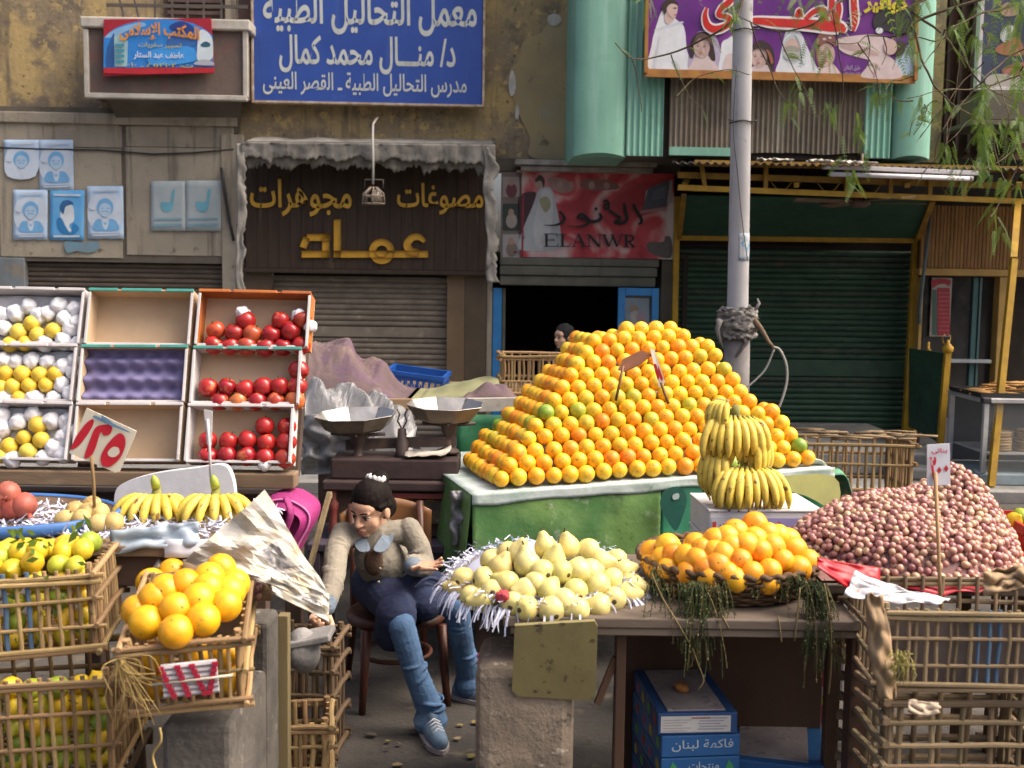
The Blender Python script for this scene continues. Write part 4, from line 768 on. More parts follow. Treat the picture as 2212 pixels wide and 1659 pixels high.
# ================================================================== LAMP POST
YP = 7.0
pt, pb_ = D(1606,-20,YP), D(1590,840,YP); dp = (pt-pb_)/(pt.z-pb_.z)
base = pb_ + dp*(0-pb_.z); topp = base + dp*6.5
lp = thing('lamp_post', 'pale grey steel lamp post wrapped with rags beside the oranges', 'lamp post', base)
m_pole = mat('pole_paint', (.50,.49,.50), (.40,.39,.395), sc=4, rough=.55, bump=.15, spots=[((.20,.18,.17), 9, .63, .76), ((.5,.48,.46), 3, .6, .8)], streak=((.25,.22,.20), .6, .76))
b = B(); b.tube([base+dp*z for z in (0,.4,1.2,2.2,3.4,6.5)], [.072,.07,.068,.064,.06,.05], 20); lp_s = part(lp, 'shaft', b, m_pole)
b = B(); b.tube([base+dp*z for z in (0,.3,.9,1.32)], [.085,.084,.083,.082], 20); part(lp, 'sleeve', b, mat('pole_sleeve', (.27,.25,.24), (.17,.15,.14), sc=5, rough=.7, bump=.3, streak=((.36,.33,.31), .55, .7)))
def along(py): z = D(1600,py,YP).z; return base + dp*z
for py in (265, 68):
    b = B(); c = along(py); b.tube([c+V((.072*cos(a), .072*sin(a), .004*sin(3*a))) for a in [i*2*pi/16 for i in range(17)]], .005, 5); b.tube([c+V((-.05,-.055,0)), c+V((-.09,-.06,.01))], .004, 5); b.tube([c+V((.05,-.055,0)), c+V((.095,-.05,.008))], .004, 5); part(lp_s, 'tie_wire', b, flat((.05,.05,.05)))
b = B(); pts = [along(y)+V((x,-.075,0)) for x,y in ((-.05,150),(-.062,280),(-.03,380),(.0,470),(.04,560))]; b.tube(smooth_loop(pts,4,False), .003, 5); part(lp_s, 'loose_wire', b, flat((.06,.06,.06)))
b = B(); c0_ = along(563); c1_ = along(505)
b.grid(lambda u, v: (c0_*(1-v)+c1_*v) + V((.0685*cos(-1.75+1.2*u), .0685*sin(-1.75+1.2*u), .006*NZ.noise((u*5,v*6,0)))), 8, 6); o = part(lp_s, 'sticker', b, mat('sticker', (.62,.62,.60), (.50,.52,.54), sc=9, rough=.7, spots=[((.16,.36,.55), 26, .54, .6)])); md = o.modifiers.new('s','SOLIDIFY'); md.thickness = .002; md.offset = 1
rg = thing('rag_bundle', 'twisted grey rags knotted round the lamp post', 'rags', along(720))
m_rag2 = mat('grey_rag', (.30,.28,.255), (.16,.145,.13), sc=12, rough=.95, bump=.6, bsc=50)
def ragf(y0_, y1_, r0, sd_, amp):
    b = B()
    def fn(u, v):
        a = 2*pi*u; yy = y0_+(y1_-y0_)*v + (9*NZ.noise((cos(a)*2.5,sin(a)*2.5,sd_)) + 5*NZ.noise((cos(a)*7,sin(a)*7,sd_)))*(1 if v in (0,1) else .6)
        r_ = r0 + amp*(.5-1.3*abs(NZ.noise((cos(a)*2.2+sd_,sin(a)*2.2,v*3.5+a*.35)))) + amp*.5*NZ.noise((cos(a)*6,sin(a)*6,v*7+sd_))
        return along(yy) + V((cos(a), sin(a), 0))*max(.074, r_)
    b.grid(fn, 60, 14); o = part(rg, 'wrap', b, m_rag2); md = o.modifiers.new('s','SOLIDIFY'); md.thickness = .004
ragf(672, 712, .105, 1.0, .05); ragf(688, 730, .095, 4.0, .05); ragf(664, 690, .088, 8.0, .03)
for pts, r_ in (([(1556,690),(1549,712),(1556,738),(1562,752)], .02), ([(1632,668),(1640,655),(1636,645)], .012), ([(1600,715),(1612,740),(1590,770)], .02)):
    b = B(); b.tube([D(x,y,YP-.1+.01*i) for i,(x,y) in enumerate(pts)], [r_*(1-.25*i) for i in range(len(pts))], 7); part(rg, 'loose_end', b, m_rag2)
b = B(); b.tube([D(1628,690,YP-.06), D(1645,712,YP-.1), D(1660,738,YP-.14), D(1672,752,YP-.16)], [.02,.016,.013,.008], 7); part(rg, 'stick', b, mat('twig', (.22,.15,.09), (.12,.08,.05), sc=12, rough=.9))
b = B(); b.tube(smooth_loop([D(x,y,YP-.15) for x,y in ((1668,750),(1684,755),(1698,785),(1700,820),(1692,855),(1682,882))], 5, False), .008, 7); b.tube(smooth_loop([D(x,y,YP-.13) for x,y in ((1672,755),(1655,795),(1635,818),(1612,838))], 5, False), .006, 7)
part(rg, 'cord', b, flat((.42,.40,.35)))

# ================================================================== TREE (stands right of the frame, twigs hang into view)
m_bark = mat('bark', (.13,.095,.055), (.075,.055,.035), sc=9, rough=.95, bump=.6)
m_leaf = mat('leaf', (.085,.16,.028), (.05,.105,.02), sc=5, rough=.6, spots=[((.17,.24,.04), 14, .58, .7)])
m_leaf2 = mat('leaf_bright', (.16,.26,.04), (.09,.17,.028), sc=5, rough=.6)
for q in (m_leaf, m_leaf2):
    N = q.node_tree.nodes; L = q.node_tree.links; pb__ = N['Principled BSDF']; tb = N.new('ShaderNodeBsdfTranslucent'); mx_ = N.new('ShaderNodeMixShader'); mx_.inputs[0].default_value = .3
    tb.inputs[0].default_value = (.22,.34,.05,1); L.new(pb__.outputs[0], mx_.inputs[1]); L.new(tb.outputs[0], mx_.inputs[2]); L.new(mx_.outputs[0], N['Material Output'].inputs[0])
TB = V((3.75, 6.6, 0))
tree = thing('street_tree', 'feathery street tree drooping its fine green twigs in at the top right', 'tree', TB)
b = B(); trunk = smooth_loop([TB, TB+V((.05,.02,1.2)), TB+V((-.04,-.02,2.3)), TB+V((-.15,-.05,3.3)), TB+V((-.5,-.1,4.4))], 4, False)
b.tube(trunk, [.17-.11*i/(len(trunk)-1) for i in range(len(trunk))], 10); part(tree, 'trunk', b, m_bark)
def frond(b, p, d, L_, n=11, w=.02, droop=.35, mi=0):
    d = V(d).normalized(); side = d.cross(V((0,0,1)));
    if side.length < .1: side = V((1,0,0))
    side.normalize(); side = (M.Rotation(rnd.uniform(-1.2,1.2), 3, d) @ side); prev = V(p); up = side.cross(d)
    for i in range(n):
        t = i/(n-1); q = V(p) + d*L_*t + V((0,0,-droop*L_*t*t)); ww = w*(1-.55*abs(t-.35))
        for sg in (-1,1):
            a = q + side*sg*.001; tip = q + side*sg*ww + d*ww*.45 + V((0,0,-.15*ww)); wd = d*ww*.26
            b.add([a-wd*.4, tip-wd, tip+wd*.9, a+wd*.6], [(0,1,2,3)], mi)
        if i: b.add([prev-side*.0012, q-side*.0012, q+side*.0012, prev+side*.0012], [(0,1,2,3)], mi)
        prev = q
fol = B()
twigs = [([(2330,-120),(1900,-60),(1640,-40),(1600,20),(1575,50),(1500,95),(1420,122),(1365,125),(1330,95)], 6.3, .011), ([(1365,125),(1376,170),(1386,240)], 6.3, .004), ([(1450,118),(1462,160),(1492,212),(1522,240)], 6.25, .004),
 ([(2300,-60),(2000,-30),(1822,0),(1800,22),(1747,56),(1684,67),(1620,49),(1590,30)], 6.0, .009), ([(1960,70),(1920,80),(1875,75),(1852,94),(1800,90)], 6.1, .006), ([(2250,-40),(1990,40),(1980,75),(2002,157),(2040,210),(2115,262),(2212,322)], 5.9, .009),
 ([(2240,-90),(1976,7),(2032,67),(2077,124),(2122,180),(2175,210),(2260,240)], 6.2, .009), ([(2320,-10),(2212,8),(2152,22),(2077,49),(2032,86),(1980,82),(1930,120)], 6.0, .008), ([(1620,49),(1665,161),(1691,210),(1732,240),(1777,249)], 6.05, .005), ([(2040,210),(2055,230),(2046,270),(2047,311)], 5.9, .004),
 ([(2115,262),(2145,292),(2156,360),(2175,394),(2190,402)], 5.9, .005), ([(2280,280),(2212,306),(2150,354),(2100,372)], 5.8, .006), ([(1800,22),(1822,187),(1815,262),(1819,300)], 6.0, .004), ([(2077,49),(2070,140),(2062,217),(2040,330)], 6.1, .005), ([(1684,67),(1700,120),(1740,190),(1750,230)], 6.0, .004),
 ([(2300,150),(2200,165),(2120,190),(2040,195),(1960,215)], 5.7, .006), ([(1460,210),(1500,170),(1560,150),(1620,160)], 6.2, .004), ([(2250,330),(2200,360),(2160,440),(2140,470)], 5.8, .005), ([(1875,75),(1880,100),(1876,130),(1885,160)], 6.05, .004), ([(1910,80),(1915,110),(1905,140)], 6.05, .004), ([(1852,94),(1890,150),(1900,230)], 6.0, .004), ([(2330,60),(2200,110),(2150,150),(2120,170)], 5.6, .007)]
for k in range(22):
    x = rnd.uniform(1940,2230); y_ = rnd.uniform(-60,240); pts = [(x,y_)]; dx, dy = rnd.uniform(-26,10), rnd.uniform(4,30)
    for i in range(rnd.randrange(3,6)): dx += rnd.uniform(-14,12); dy += rnd.uniform(-12,14); pts.append((pts[-1][0]+dx, pts[-1][1]+dy))
    twigs.append((pts, rnd.uniform(5.6,6.3), rnd.uniform(.0025,.005)))
for pts, yy, r_ in twigs:
    P = smooth_loop([D(x, y_, yy+.12*sin(i*1.3)) for i,(x,y_) in enumerate(pts)], 5, False); k = len(P)
    P = [p + V((.012*NZ.noise((p.x*9,p.z*9,1)), 0, .012*NZ.noise((p.x*9,p.z*9,5)))) for p in P]
    b = B(); b.tube(P, [max(.0022, r_*(1-.75*i/(k-1))) for i in range(k)], 6); part(tree, 'twig', b, m_bark)
    for j in range(2, k, 3):
        if rnd.random() < .4: frond(fol, P[j], (rnd.uniform(-1,1), rnd.uniform(-.5,.5), rnd.uniform(-1,.3)), rnd.uniform(.05,.11), 9, .016, .4, 0)
spots_ = [(2065,5,2068,105,14),(2100,20,2110,110,10),(2125,175,2135,330,44),(2118,230,2128,345,26),(1850,240,1868,345,12),(1800,210,1790,262,9),(1720,160,1745,215,8),(1745,80,1790,118,10),(2190,40,2205,200,34),(2200,200,2205,300,22),(1945,30,1970,85,14),(1955,90,1990,120,10),(1870,200,1945,208,7),(2140,425,2160,520,11),(2165,380,2205,410,10),(2045,300,2060,350,10),(2090,335,2130,380,16),(1822,340,1850,400,10),(2195,-10,2212,50,18),(1560,-5,1600,30,9),(1765,0,1800,40,10),(1990,180,2000,230,7),(2160,250,2200,330,16),(2060,370,2110,400,8),(1700,215,1730,260,6),(1400,-10,1420,15,5),(1715,-5,1735,20,6)]
for x0_,y0_,x1_,y1_,n in spots_:
    for i in range(int(n*1.1)):
        t = rnd.random(); p = D(x0_+(x1_-x0_)*t+rnd.gauss(0,8), y0_+(y1_-y0_)*t+rnd.gauss(0,5), 5.9+rnd.uniform(-.15,.25))
        frond(fol, p, (rnd.uniform(-.6,.6), rnd.uniform(-.6,.6), rnd.uniform(-1.3,-.2)), rnd.uniform(.05,.11), 11, .013, .3, rnd.choice((0,0,1)))
for i in range(1100):                                   # unseen crown above the frame, added to shade the upper house front
    a = rnd.random()*2*pi; q = TB + V((-.9+1.9*rnd.gauss(0,.6), rnd.gauss(0,.9), 4.6+rnd.gauss(0,.55)))
    if q.z < 3.55: q.z = 3.55+rnd.random()*.6
    frond(fol, q, (rnd.uniform(-1,1), rnd.uniform(-1,1), rnd.uniform(-1,.2)), rnd.uniform(.14,.28), 8, .035, .4, rnd.choice((0,1)))
o = part(tree, 'foliage', fol, [m_leaf, m_leaf2]); o['kind'] = 'stuff'
for k in range(7):
    a = k*.9; P = smooth_loop([trunk[-1-k], TB+V((-.3+.5*cos(a),.5*sin(a),4.4)), TB+V((-.6+1.3*cos(a),1.2*sin(a),4.9))], 4, False); b = B(); b.tube(P, [.05-.042*i/(len(P)-1) for i in range(len(P))], 7); part(tree, 'limb', b, m_bark)
# ================================================================== CRATES OF PALM RIBS
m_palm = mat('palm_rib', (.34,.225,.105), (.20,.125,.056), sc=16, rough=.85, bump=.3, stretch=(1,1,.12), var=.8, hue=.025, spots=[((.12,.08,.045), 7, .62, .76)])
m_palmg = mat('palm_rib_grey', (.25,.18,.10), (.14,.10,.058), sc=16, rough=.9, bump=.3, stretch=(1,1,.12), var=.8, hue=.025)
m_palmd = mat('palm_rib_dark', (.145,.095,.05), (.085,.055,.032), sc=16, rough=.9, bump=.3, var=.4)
m_bluep = mat('palm_rib_blue', (.05,.13,.25), (.09,.11,.12), sc=12, rough=.85)
STK = []
for k in range(4):
    bq = B(); n = 7; rows = []
    for i in range(6):
        t = i/5; rows.append((1+.28*NZ.noise((t*5,k,1)), .75*NZ.noise((t*2.4,k*3.1,3)), .55*NZ.noise((t*2.4,k*2.3,9)), t))
    vv = [(rr*cos(2*pi*j/n)*(1+.15*NZ.noise((j,k,2)))+ox, rr*sin(2*pi*j/n)+oy, t) for rr,ox,oy,t in rows for j in range(n)]
    bq.add(vv, [(i*n+j, i*n+(j+1)%n, (i+1)*n+(j+1)%n, (i+1)*n+j) for i in range(5) for j in range(n)] + [tuple(reversed(range(n))), tuple(range(5*n,6*n))], 0, False)
    STK.append(bq)
_stkm = {}
def stick(root, name, a, c, r, mt, fl=1.0):
    a, c = V(a), V(c); k = rnd.randrange(4); key = (k, mt.name)
    if key not in _stkm: _stkm[key] = STK[k].mesh('stick', mt)
    d = c-a; q = d.to_track_quat('Z','Y') if abs(d.normalized().z) < .999 else (M.Identity(3).to_quaternion() if d.z > 0 else M.Rotation(pi,3,'X').to_quaternion())
    return link(name, _stkm[key], root, M.Translation(a) @ q.to_matrix().to_4x4() @ M.Diagonal((r, r*fl, d.length, 1)))
def palm_crate(label, mx, w_, d_, h_, nf, ns, rails, mt, r=.008, group='palm rib crates', bottom=True, blue=(), taper=1.0, name='palm_crate', open_front=False, dbl=True):
    root = link(name, None); root.matrix_basis = mx; tag(root, label, 'crate', group)
    W, Dp = w_/2, d_/2
    def P(x, y, z): k = taper + (1-taper)*z/h_; return V((x*k, y*k, z))
    j = lambda a=.004: rnd.uniform(-a, a)
    for i in range(nf):
        x = -W + w_*(i+.5)/nf
        mq = m_bluep if i in blue else mt
        stick(root, 'slat', P(x+j(), -Dp-.004+.006*(i%2), .002), P(x+j(), -Dp-.004+.006*(i%2), h_*.97), r*rnd.uniform(.8,1.15), mq, .7)
        if i % 2 == 0 or nf < 9: stick(root, 'slat', P(x+j(), Dp-.006, 0), P(x+j(), Dp-.006, h_*.97), r, mt, .6)
    for i in range(ns):
        y = -Dp + d_*(i+.5)/ns
        for s in (-1, 1): stick(root, 'slat', P(s*(W-.006), y+j(), 0), P(s*(W-.006), y+j(), h_*.97), r, mt, .8)
    for f in rails:
        z = h_*f; e = .02
        for k in ((0,1) if f in (rails[0], rails[-1]) and dbl else (0,)):
            zz = z + k*r*2.2*(1 if f == rails[0] else -1)
            stick(root, 'rail', P(-W-e-abs(j(.012)), -Dp-r*(1.1 if f in (rails[0],rails[-1]) else .55)+j(.002), zz+j()), P(W+e+abs(j(.012)), -Dp-r*(1.1 if f in (rails[0],rails[-1]) else .55)+j(.002), zz+j()), r*(1.15 if f in (rails[0],rails[-1]) else .85), mt)
            stick(root, 'rail', P(-W-e, Dp+r*.9, zz+j()), P(W+e, Dp+r*.9, zz+j()), r*1.2, mt)
        for s in (-1,1): stick(root, 'rail', P(s*(W+r*.9), -Dp-e-abs(j(.012)), z+r+j()), P(s*(W+r*.9), Dp+e, z+r+j()), r*1.2, mt)
    for sx in (-1,1):
        for sy in (-1,1): stick(root, 'corner_post', P(sx*(W-.012), sy*(Dp-.012), -.005), P(sx*(W-.012), sy*(Dp-.012), h_*1.02), r*1.5, mt)
    if bottom:
        for i in range(max(4, ns)): y = -Dp+d_*(i+.5)/max(4,ns); stick(root, 'base_slat', (-W*taper+.005, y, .008), (W*taper-.005, y, .008), r, mt)
    return root
def TRZ(p, rz=0, rx=0, ry=0): return M.Translation(p) @ M.Rotation(rz,4,'Z') @ M.Rotation(rx,4,'X') @ M.Rotation(ry,4,'Y')

# lower left: two crates of lemons (and the one they stand on)
c1 = D(213,1420,2.74); yaw = R(9)
def place_corner(c, w_, d_, rz, sx=1, sy=-1):     # crate centre from one bottom corner
    return c - M.Rotation(rz,3,'Z') @ V((sx*w_/2, sy*d_/2, 0))
L1 = TRZ(place_corner(c1, .60, .34, yaw), yaw, 0, R(-3)); L1w, L1d, L1h = .60, .34, .225
palm_crate('upper left crate of slatted palm ribs filled with yellow lemons', L1, L1w, L1d, L1h, 24, 10, (.02,.30,.62,.90), m_palm, .0060, blue=(15,17))
c2 = D(258,1700,2.68); c2.z = .345; L2 = TRZ(place_corner(c2, .62, .36, yaw), R(7), 0, R(-2)); L2w, L2d, L2h = .62, .36, .275
palm_crate('lower left crate of lemons under the other lemon crate', L2, L2w, L2d, L2h, 24, 10, (.02,.32,.62,.92), m_palm, .0060, blue=(11,))
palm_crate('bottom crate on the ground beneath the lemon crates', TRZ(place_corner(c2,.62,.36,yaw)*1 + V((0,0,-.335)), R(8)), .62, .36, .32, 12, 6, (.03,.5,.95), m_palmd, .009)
# tilted crate of big oranges
c3 = D(289,1566,2.5); yaw3 = R(10); O1w, O1d, O1h = .275, .40, .20
O1 = TRZ(place_corner(c3, O1w*.9, O1d, yaw3, -1, -1) + V((.0,.02,.012)), yaw3, R(-0), 0) @ M.Translation((0,-O1d/2,0)) @ M.Rotation(R(9),4,'X') @ M.Translation((0,O1d/2,0)) @ M.Rotation(R(-3.5),4,'Y')
o1 = palm_crate('tilted palm rib crate heaped with large oranges in the left foreground', O1, O1w, O1d, O1h, 12, 10, (.03,.5,.93), m_palm, .0060, taper=.91)
# tag of striped cardboard on the crate's front
tg = link('striped_card', None); tg.matrix_basis = O1 @ M.Translation((.01,-O1d/2-.022,.105)); tag(tg, 'corrugated card with red slashes stuck in the front of the orange crate', 'price card')
m_card = mat('card_greywhite', (.52,.49,.50), (.40,.37,.38), sc=9, rough=.85, bump=.2)
for i in range(6):
    bq = B(); bq.tube([(-.062,0,.035-i*.0142),(.064,0,.036-i*.0142)], .0072, 7, 0, True, False); link('flute', bq.mesh('flute', m_card), tg)
for i, x in enumerate((-.05,-.015,.02,.052)):
    bq = B(); s_ = -1 if i < 3 else 1
    for k in range(6): z = .035-k*.0142; xo = x + (k-2.5)*.0045*(1 if i < 3 else -1)*(1 if i%2==0 else .8); bq.box(xo-.0065, xo+.0065, -.0105, -.0065, z-.006, z+.006)
    link('red_stroke', bq.mesh('red_stroke', flat((.40,.02,.05))), tg)
bq = B(); bq.tube([(-.09,-.006,-.004),(.10,-.012,.004)], .0035, 6); link('skewer', bq.mesh('skewer', flat((.42,.38,.30))), tg)
# straw tied to the corner of the crate
st_ = link('straw_tuft', None); st_.matrix_basis = O1 @ M.Translation((-O1w/2-.01,-O1d/2-.015,.12)); tag(st_, 'dry straw tuft tied to the left corner of the orange crate', 'straw')
m_straw = mat('straw', (.42,.30,.10), (.28,.19,.07), sc=10, rough=.9)
for k in range(26):
    bq = B(); p = V((0,0,.05)); q = V((rnd.uniform(-.03,.10), rnd.uniform(-.03,.01), rnd.uniform(-.16,.02))); mid = (p+q)/2+V((rnd.uniform(-.03,.03), -.02, rnd.uniform(-.02,.05)))
    bq.tube(smooth_loop([p, mid, q],4,False), .0012, 4); link('straw', bq.mesh('straw', m_straw), st_)
b = B(); b.tube(smooth_loop([D(345,1572,2.47), D(348,1600,2.47), D(330,1630,2.48), D(338,1665,2.48)],4,False), .003, 5); part(st_, 'string', b, m_straw)
# plinth blocks and the clutter right of them
m_conc = mat('rough_concrete', (.105,.094,.08), (.058,.052,.046), sc=5, rough=.95, bump=.8, bsc=30, spots=[((.20,.18,.15), 22, .62, .72), ((.05,.045,.04), 7, .58, .72)])
b = B(); x0_ = D(370,1600,2.66).x; x1_ = D(600,1600,2.66).x
b.bbox(x0_, -.672, 2.58, 2.98, 0, .53, .015); b.bbox(x0_+.03, -.670, 2.985, 3.13, 0, .66, .015); solid('concrete_plinth', b, m_conc, 'rough grey concrete block carrying the tilted orange crate', 'block')
b = B(); b.bbox(-.016,.016,-.02,.02,0,.62,.003, 0, M.Translation(V((D(614,1500,3.2).x,3.2,0))) ); solid('wooden_stake', b, mat('olive_wood', (.20,.155,.07), (.13,.10,.05), sc=6, rough=.9, bump=.3, stretch=(1,1,.2)), 'narrow olive wooden stake beside the concrete block', 'stake')
palm_crate('small broken slatted crate on the ground near the girl', TRZ(V((D(645,1600,3.35).x,3.42,0)), R(8)), .17, .2, .24, 5, 4, (.06,.35,.65,.93), m_palm, .0075)
palm_crate('upper dark slatted crate behind the small broken one', TRZ(V((D(665,1500,3.62).x,3.66,.0)), R(-4)), .2, .2, .42, 5, 4, (.05,.3,.55,.75,.95), m_palmd, .0075)
b = B(); b.ball((0,0,0), 1, 14, 10, 0, (.055,.06,.075), M.Translation(D(655,1405,3.3)))
for i, v in enumerate(b.v): n_ = NZ.noise(V(v)*14); b.v[i] = tuple(V(v)+V((.012*n_,.012*n_,.016*n_)))
b.bbox(-.09,.09,-.06,.06,-.02,.0,.005, 0, M.Translation(D(655,1372,3.3)) @ M.Rotation(R(-12),4,'Y'))
solid('sack_bundle', b, mat('grey_sack', (.24,.23,.225), (.13,.125,.12), sc=9, rough=.95, bump=.6), 'crumpled grey sack bundle under a splintered board', 'sack')

# ================================================================== LEFT TABLE, TRAY, APPLE RACK
m_wood = mat('old_wood', (.19,.13,.08), (.11,.075,.046), sc=5, rough=.9, bump=.4, stretch=(.25,1,1), spots=[((.28,.21,.14), 9, .62, .76)])
m_wdark = mat('dark_wood', (.075,.045,.032), (.042,.026,.02), sc=5, rough=.85, bump=.3, stretch=(.3,1,1))
zt1 = .862; xr = D(590,1130,3.3).x
lt = thing('fruit_table', 'rough plank table behind the lemon crates carrying bananas and guavas', 'table', (-1.5,3.3,0))
for k in range(4):
    b = B(); y0_ = 3.02+k*.145; b.bbox(-2.6, xr-.02*k, y0_, y0_+.14, zt1-.03, zt1, .004); part(lt, 'plank', b, m_wood)
for x, y_ in ((-2.4,3.08),(xr-.06,3.08),(-2.4,3.54),(xr-.1,3.54)):
    b = B(); b.bbox(x-.03,x+.03,y_-.03,y_+.03,0,zt1-.031,.004); part(lt, 'leg', b, m_wdark)
b = B(); b.bbox(-2.6, xr-.03, 3.04, 3.065, zt1-.12, zt1-.032, .004); part(lt, 'apron', b, m_wdark)
# blue-rimmed tray
tc_ = V((D(60,1100,3.28).x-.14, 3.29, zt1+.002)); tr = thing('round_tray', 'large round tray with a blue rim on the plank table', 'tray', tc_)
b = B(); b.lathe([(0,.0),(.36,.0),(.385,.012),(.40,.038),(.405,.038),(.392,.010),(.365,-.001)], 48, 0, tc_, 1, .66); part(tr, 'tray_body', b, flat((.16,.10,.06)))
b = B(); b.lathe([(.388,.004),(.405,.006),(.411,.038),(.402,.042),(.396,.034)], 48, 0, tc_, 1, .66); part(tr, 'rim', b, mat('rim_blue', (.05,.15,.40), (.04,.12,.32), sc=5, rough=.5))
# shredded paper
m_shred = mat('paper_shred', (.60,.61,.70), (.46,.48,.60), sc=8, rough=.9, var=.0)
def shreds(b, n, gen, L=(.03,.07), w_=.004, droop=.0):
    for _ in range(n):
        p, d = gen(); d = V(d).normalized(); l = rnd.uniform(*L); sd_ = d.cross(V((rnd.uniform(-1,1),rnd.uniform(-1,1),rnd.uniform(-1,1)))).normalized()*w_*rnd.uniform(.6,1.2)
        k = 4; ax = d.cross(V((rnd.uniform(-1,1),rnd.uniform(-1,1),rnd.uniform(-1,1)))).normalized(); q = V(p); vv = []
        for i in range(k+1):
            vv += [q-sd_, q+sd_]; d = (d + ax*rnd.uniform(-.1,.45) + V((0,0,-droop))).normalized(); q = q + d*l/k
        b.add(vv, [(2*i,2*i+1,2*i+3,2*i+2) for i in range(k)])
b = B()
def gen():
    x = rnd.uniform(D(-60,1100,3.2).x, D(560,1100,3.3).x); y_ = rnd.uniform(3.08,3.55); hgt = .010+.012*NZ.noise((x*5,y_*5,0))
    return (x, y_, zt1+max(0,hgt)*rnd.random()+.006), (rnd.uniform(-1,1), rnd.uniform(-1,1), rnd.uniform(-.15,.2))
shreds(b, 1400, gen, (.02,.045), .003); solid('paper_shreds', b, m_shred, 'white shredded paper bedding spread over the plank table', 'shredded paper', kind='stuff')
# white pillow-like sheet behind the bananas
b = B(); ow = [(252,1100),(250,1060),(275,1040),(340,1022),(430,1010),(470,1004),(492,1012),(505,1050),(505,1100),(480,1125),(300,1125)]
P = smooth_loop([D(x,y,3.62) for x,y in ow], 4); b.slab(P, (0,1,0), .035); o = solid('foam_board', b, mat('white_foam', (.62,.63,.65), (.50,.52,.55), sc=6, rough=.8, bump=.2, spots=[((.35,.33,.3), 8, .66, .8)]), 'rounded white foam board standing behind the banana hands', 'foam board')
# rack: beams and nine tilted cartons
rk = thing('display_rack', 'wooden rack tilting the fruit cartons towards the street', 'rack', (-1.3,3.85,0))
TILT = R(18); RB = V((0,3.78,.965))
for za, ya in ((-.035,-.03),(-.12,.05)):
    b = B(); b.bbox(-2.6, D(640,1030,3.75).x, RB.y+ya-.04, RB.y+ya+.05, RB.z+za-.03, RB.z+za+.022, .005); part(rk, 'beam', b, m_wood if za > -.1 else m_wdark)
for x in (-2.2, -1.5, D(625,1100,3.8).x):
    b = B(); b.bbox(x-.03,x+.03,3.86,3.92,0,.82,.005); part(rk, 'leg', b, m_wdark)
    b = B(); b.bar(V((x,3.84,.93)), V((x,3.84,.93))+V((0,sin(TILT)*.64,cos(TILT)*.64))+V((0,.06,0)), .05); part(rk, 'back_rail', b, m_wdark)
m_kraft = mat('kraft_board', (.50,.37,.245), (.42,.305,.195), sc=5, rough=.9, bump=.15)
m_kraftw = mat('white_board', (.55,.53,.53), (.44,.42,.42), sc=6, rough=.85, bump=.15, spots=[((.30,.25,.24), 12, .64, .76)])
m_teal = mat('teal_edge', (.06,.30,.25), (.05,.22,.19), sc=12, rough=.7, spots=[((.25,.2,.15), 20, .62, .7)])
m_orn = mat('orange_print', (.48,.15,.03), (.36,.10,.03), sc=8, rough=.7)
m_purp = mat('purple_tray', (.175,.155,.29), (.135,.12,.24), sc=5, rough=.75, bump=.2)
sl3 = .615/3
def carton(label, xa, xb, row, outer, rim_top, rim_side, h_=.085, tiltz=0.0):
    l = sl3-.006; up = V((0,sin(TILT),cos(TILT))); nrm = V((0,-cos(TILT),sin(TILT)))
    o0 = RB + up*(row*sl3+.003); w_ = xb-xa
    mx = M(((1,0,0,(xa+xb)/2),(0,up.y,nrm.y,o0.y),(0,up.z,nrm.z,o0.z),(0,0,0,1))) @ M.Rotation(tiltz,4,'Z')
    r = link('fruit_carton', None); r.matrix_basis = mx; tag(r, label, 'carton', 'open fruit cartons on the rack')
    t = .005; W = w_/2-.003
    b = B(); b.box(-W,W,0,l,-t,0); local(r, 'floor', b, m_kraft)
    b = B(); b.box(-W,-W+t,.0,l,.001,h_); local(r, 'side_wall', b, outer)
    b = B(); b.box(W-t,W,.0,l,.001,h_); local(r, 'side_wall', b, outer)
    b = B(); b.box(-W+t,W-t,l-t,l,.001,h_); local(r, 'end_wall', b, outer)
    b = B(); b.box(-W+t,W-t,0,t,.001,h_*.8); local(r, 'end_wall', b, outer)
    for qa, qc in ((-W-.002,-W*.45),(-W*.38,W*.4),(W*.48,W+.002)): b = B(); b.bbox(qa,qc,l-t-.003,l+.003,h_,h_+.006,.002); local(r, 'rim', b, rim_top)
    for sx_ in (-1,1): b = B(); b.bbox(*sorted((sx_*(W+.002),sx_*(W-t-.003))),0,l-.012,h_,h_+.005,.002); local(r, 'rim', b, rim_side)
    b = B(); b.bbox(-W,W,-.002,t+.003,h_*.8,h_*.8+.005,.002); local(r, 'rim', b, m_kraftw)
    return r, mx, o0, nrm
def xat(px, row): return D(px, 960-row*125, RB.y+.04+row*.06).x
CB = [(-40,178,414,648),(-30,188,424,664),(-22,202,434,682)]
rows_ = ('bottom','middle','top'); CART = {}
desc = {(0,0):'paper-wrapped yellow fruit',(1,0):'paper-wrapped yellow fruit',(2,0):'paper-wrapped yellow fruit and plastic',(0,1):None,(1,1):None,(2,1):None}
labs = {(0,0):'carton of paper-wrapped yellow fruit, bottom row of the left column',(1,0):'carton of paper-wrapped yellow fruit, middle row of the left column',(2,0):'carton of paper-wrapped yellow fruit, top row of the left column',
 (0,1):'empty brown carton in the bottom row behind the price card',(1,1):'carton with a purple moulded tray, centre of the rack',(2,1):'empty brown carton in the top row with teal edges',
 (0,2):'carton of red apples, bottom of the right column',(1,2):'carton of red apples, middle of the right column',(2,2):'orange edged carton of red apples, top of the right column'}
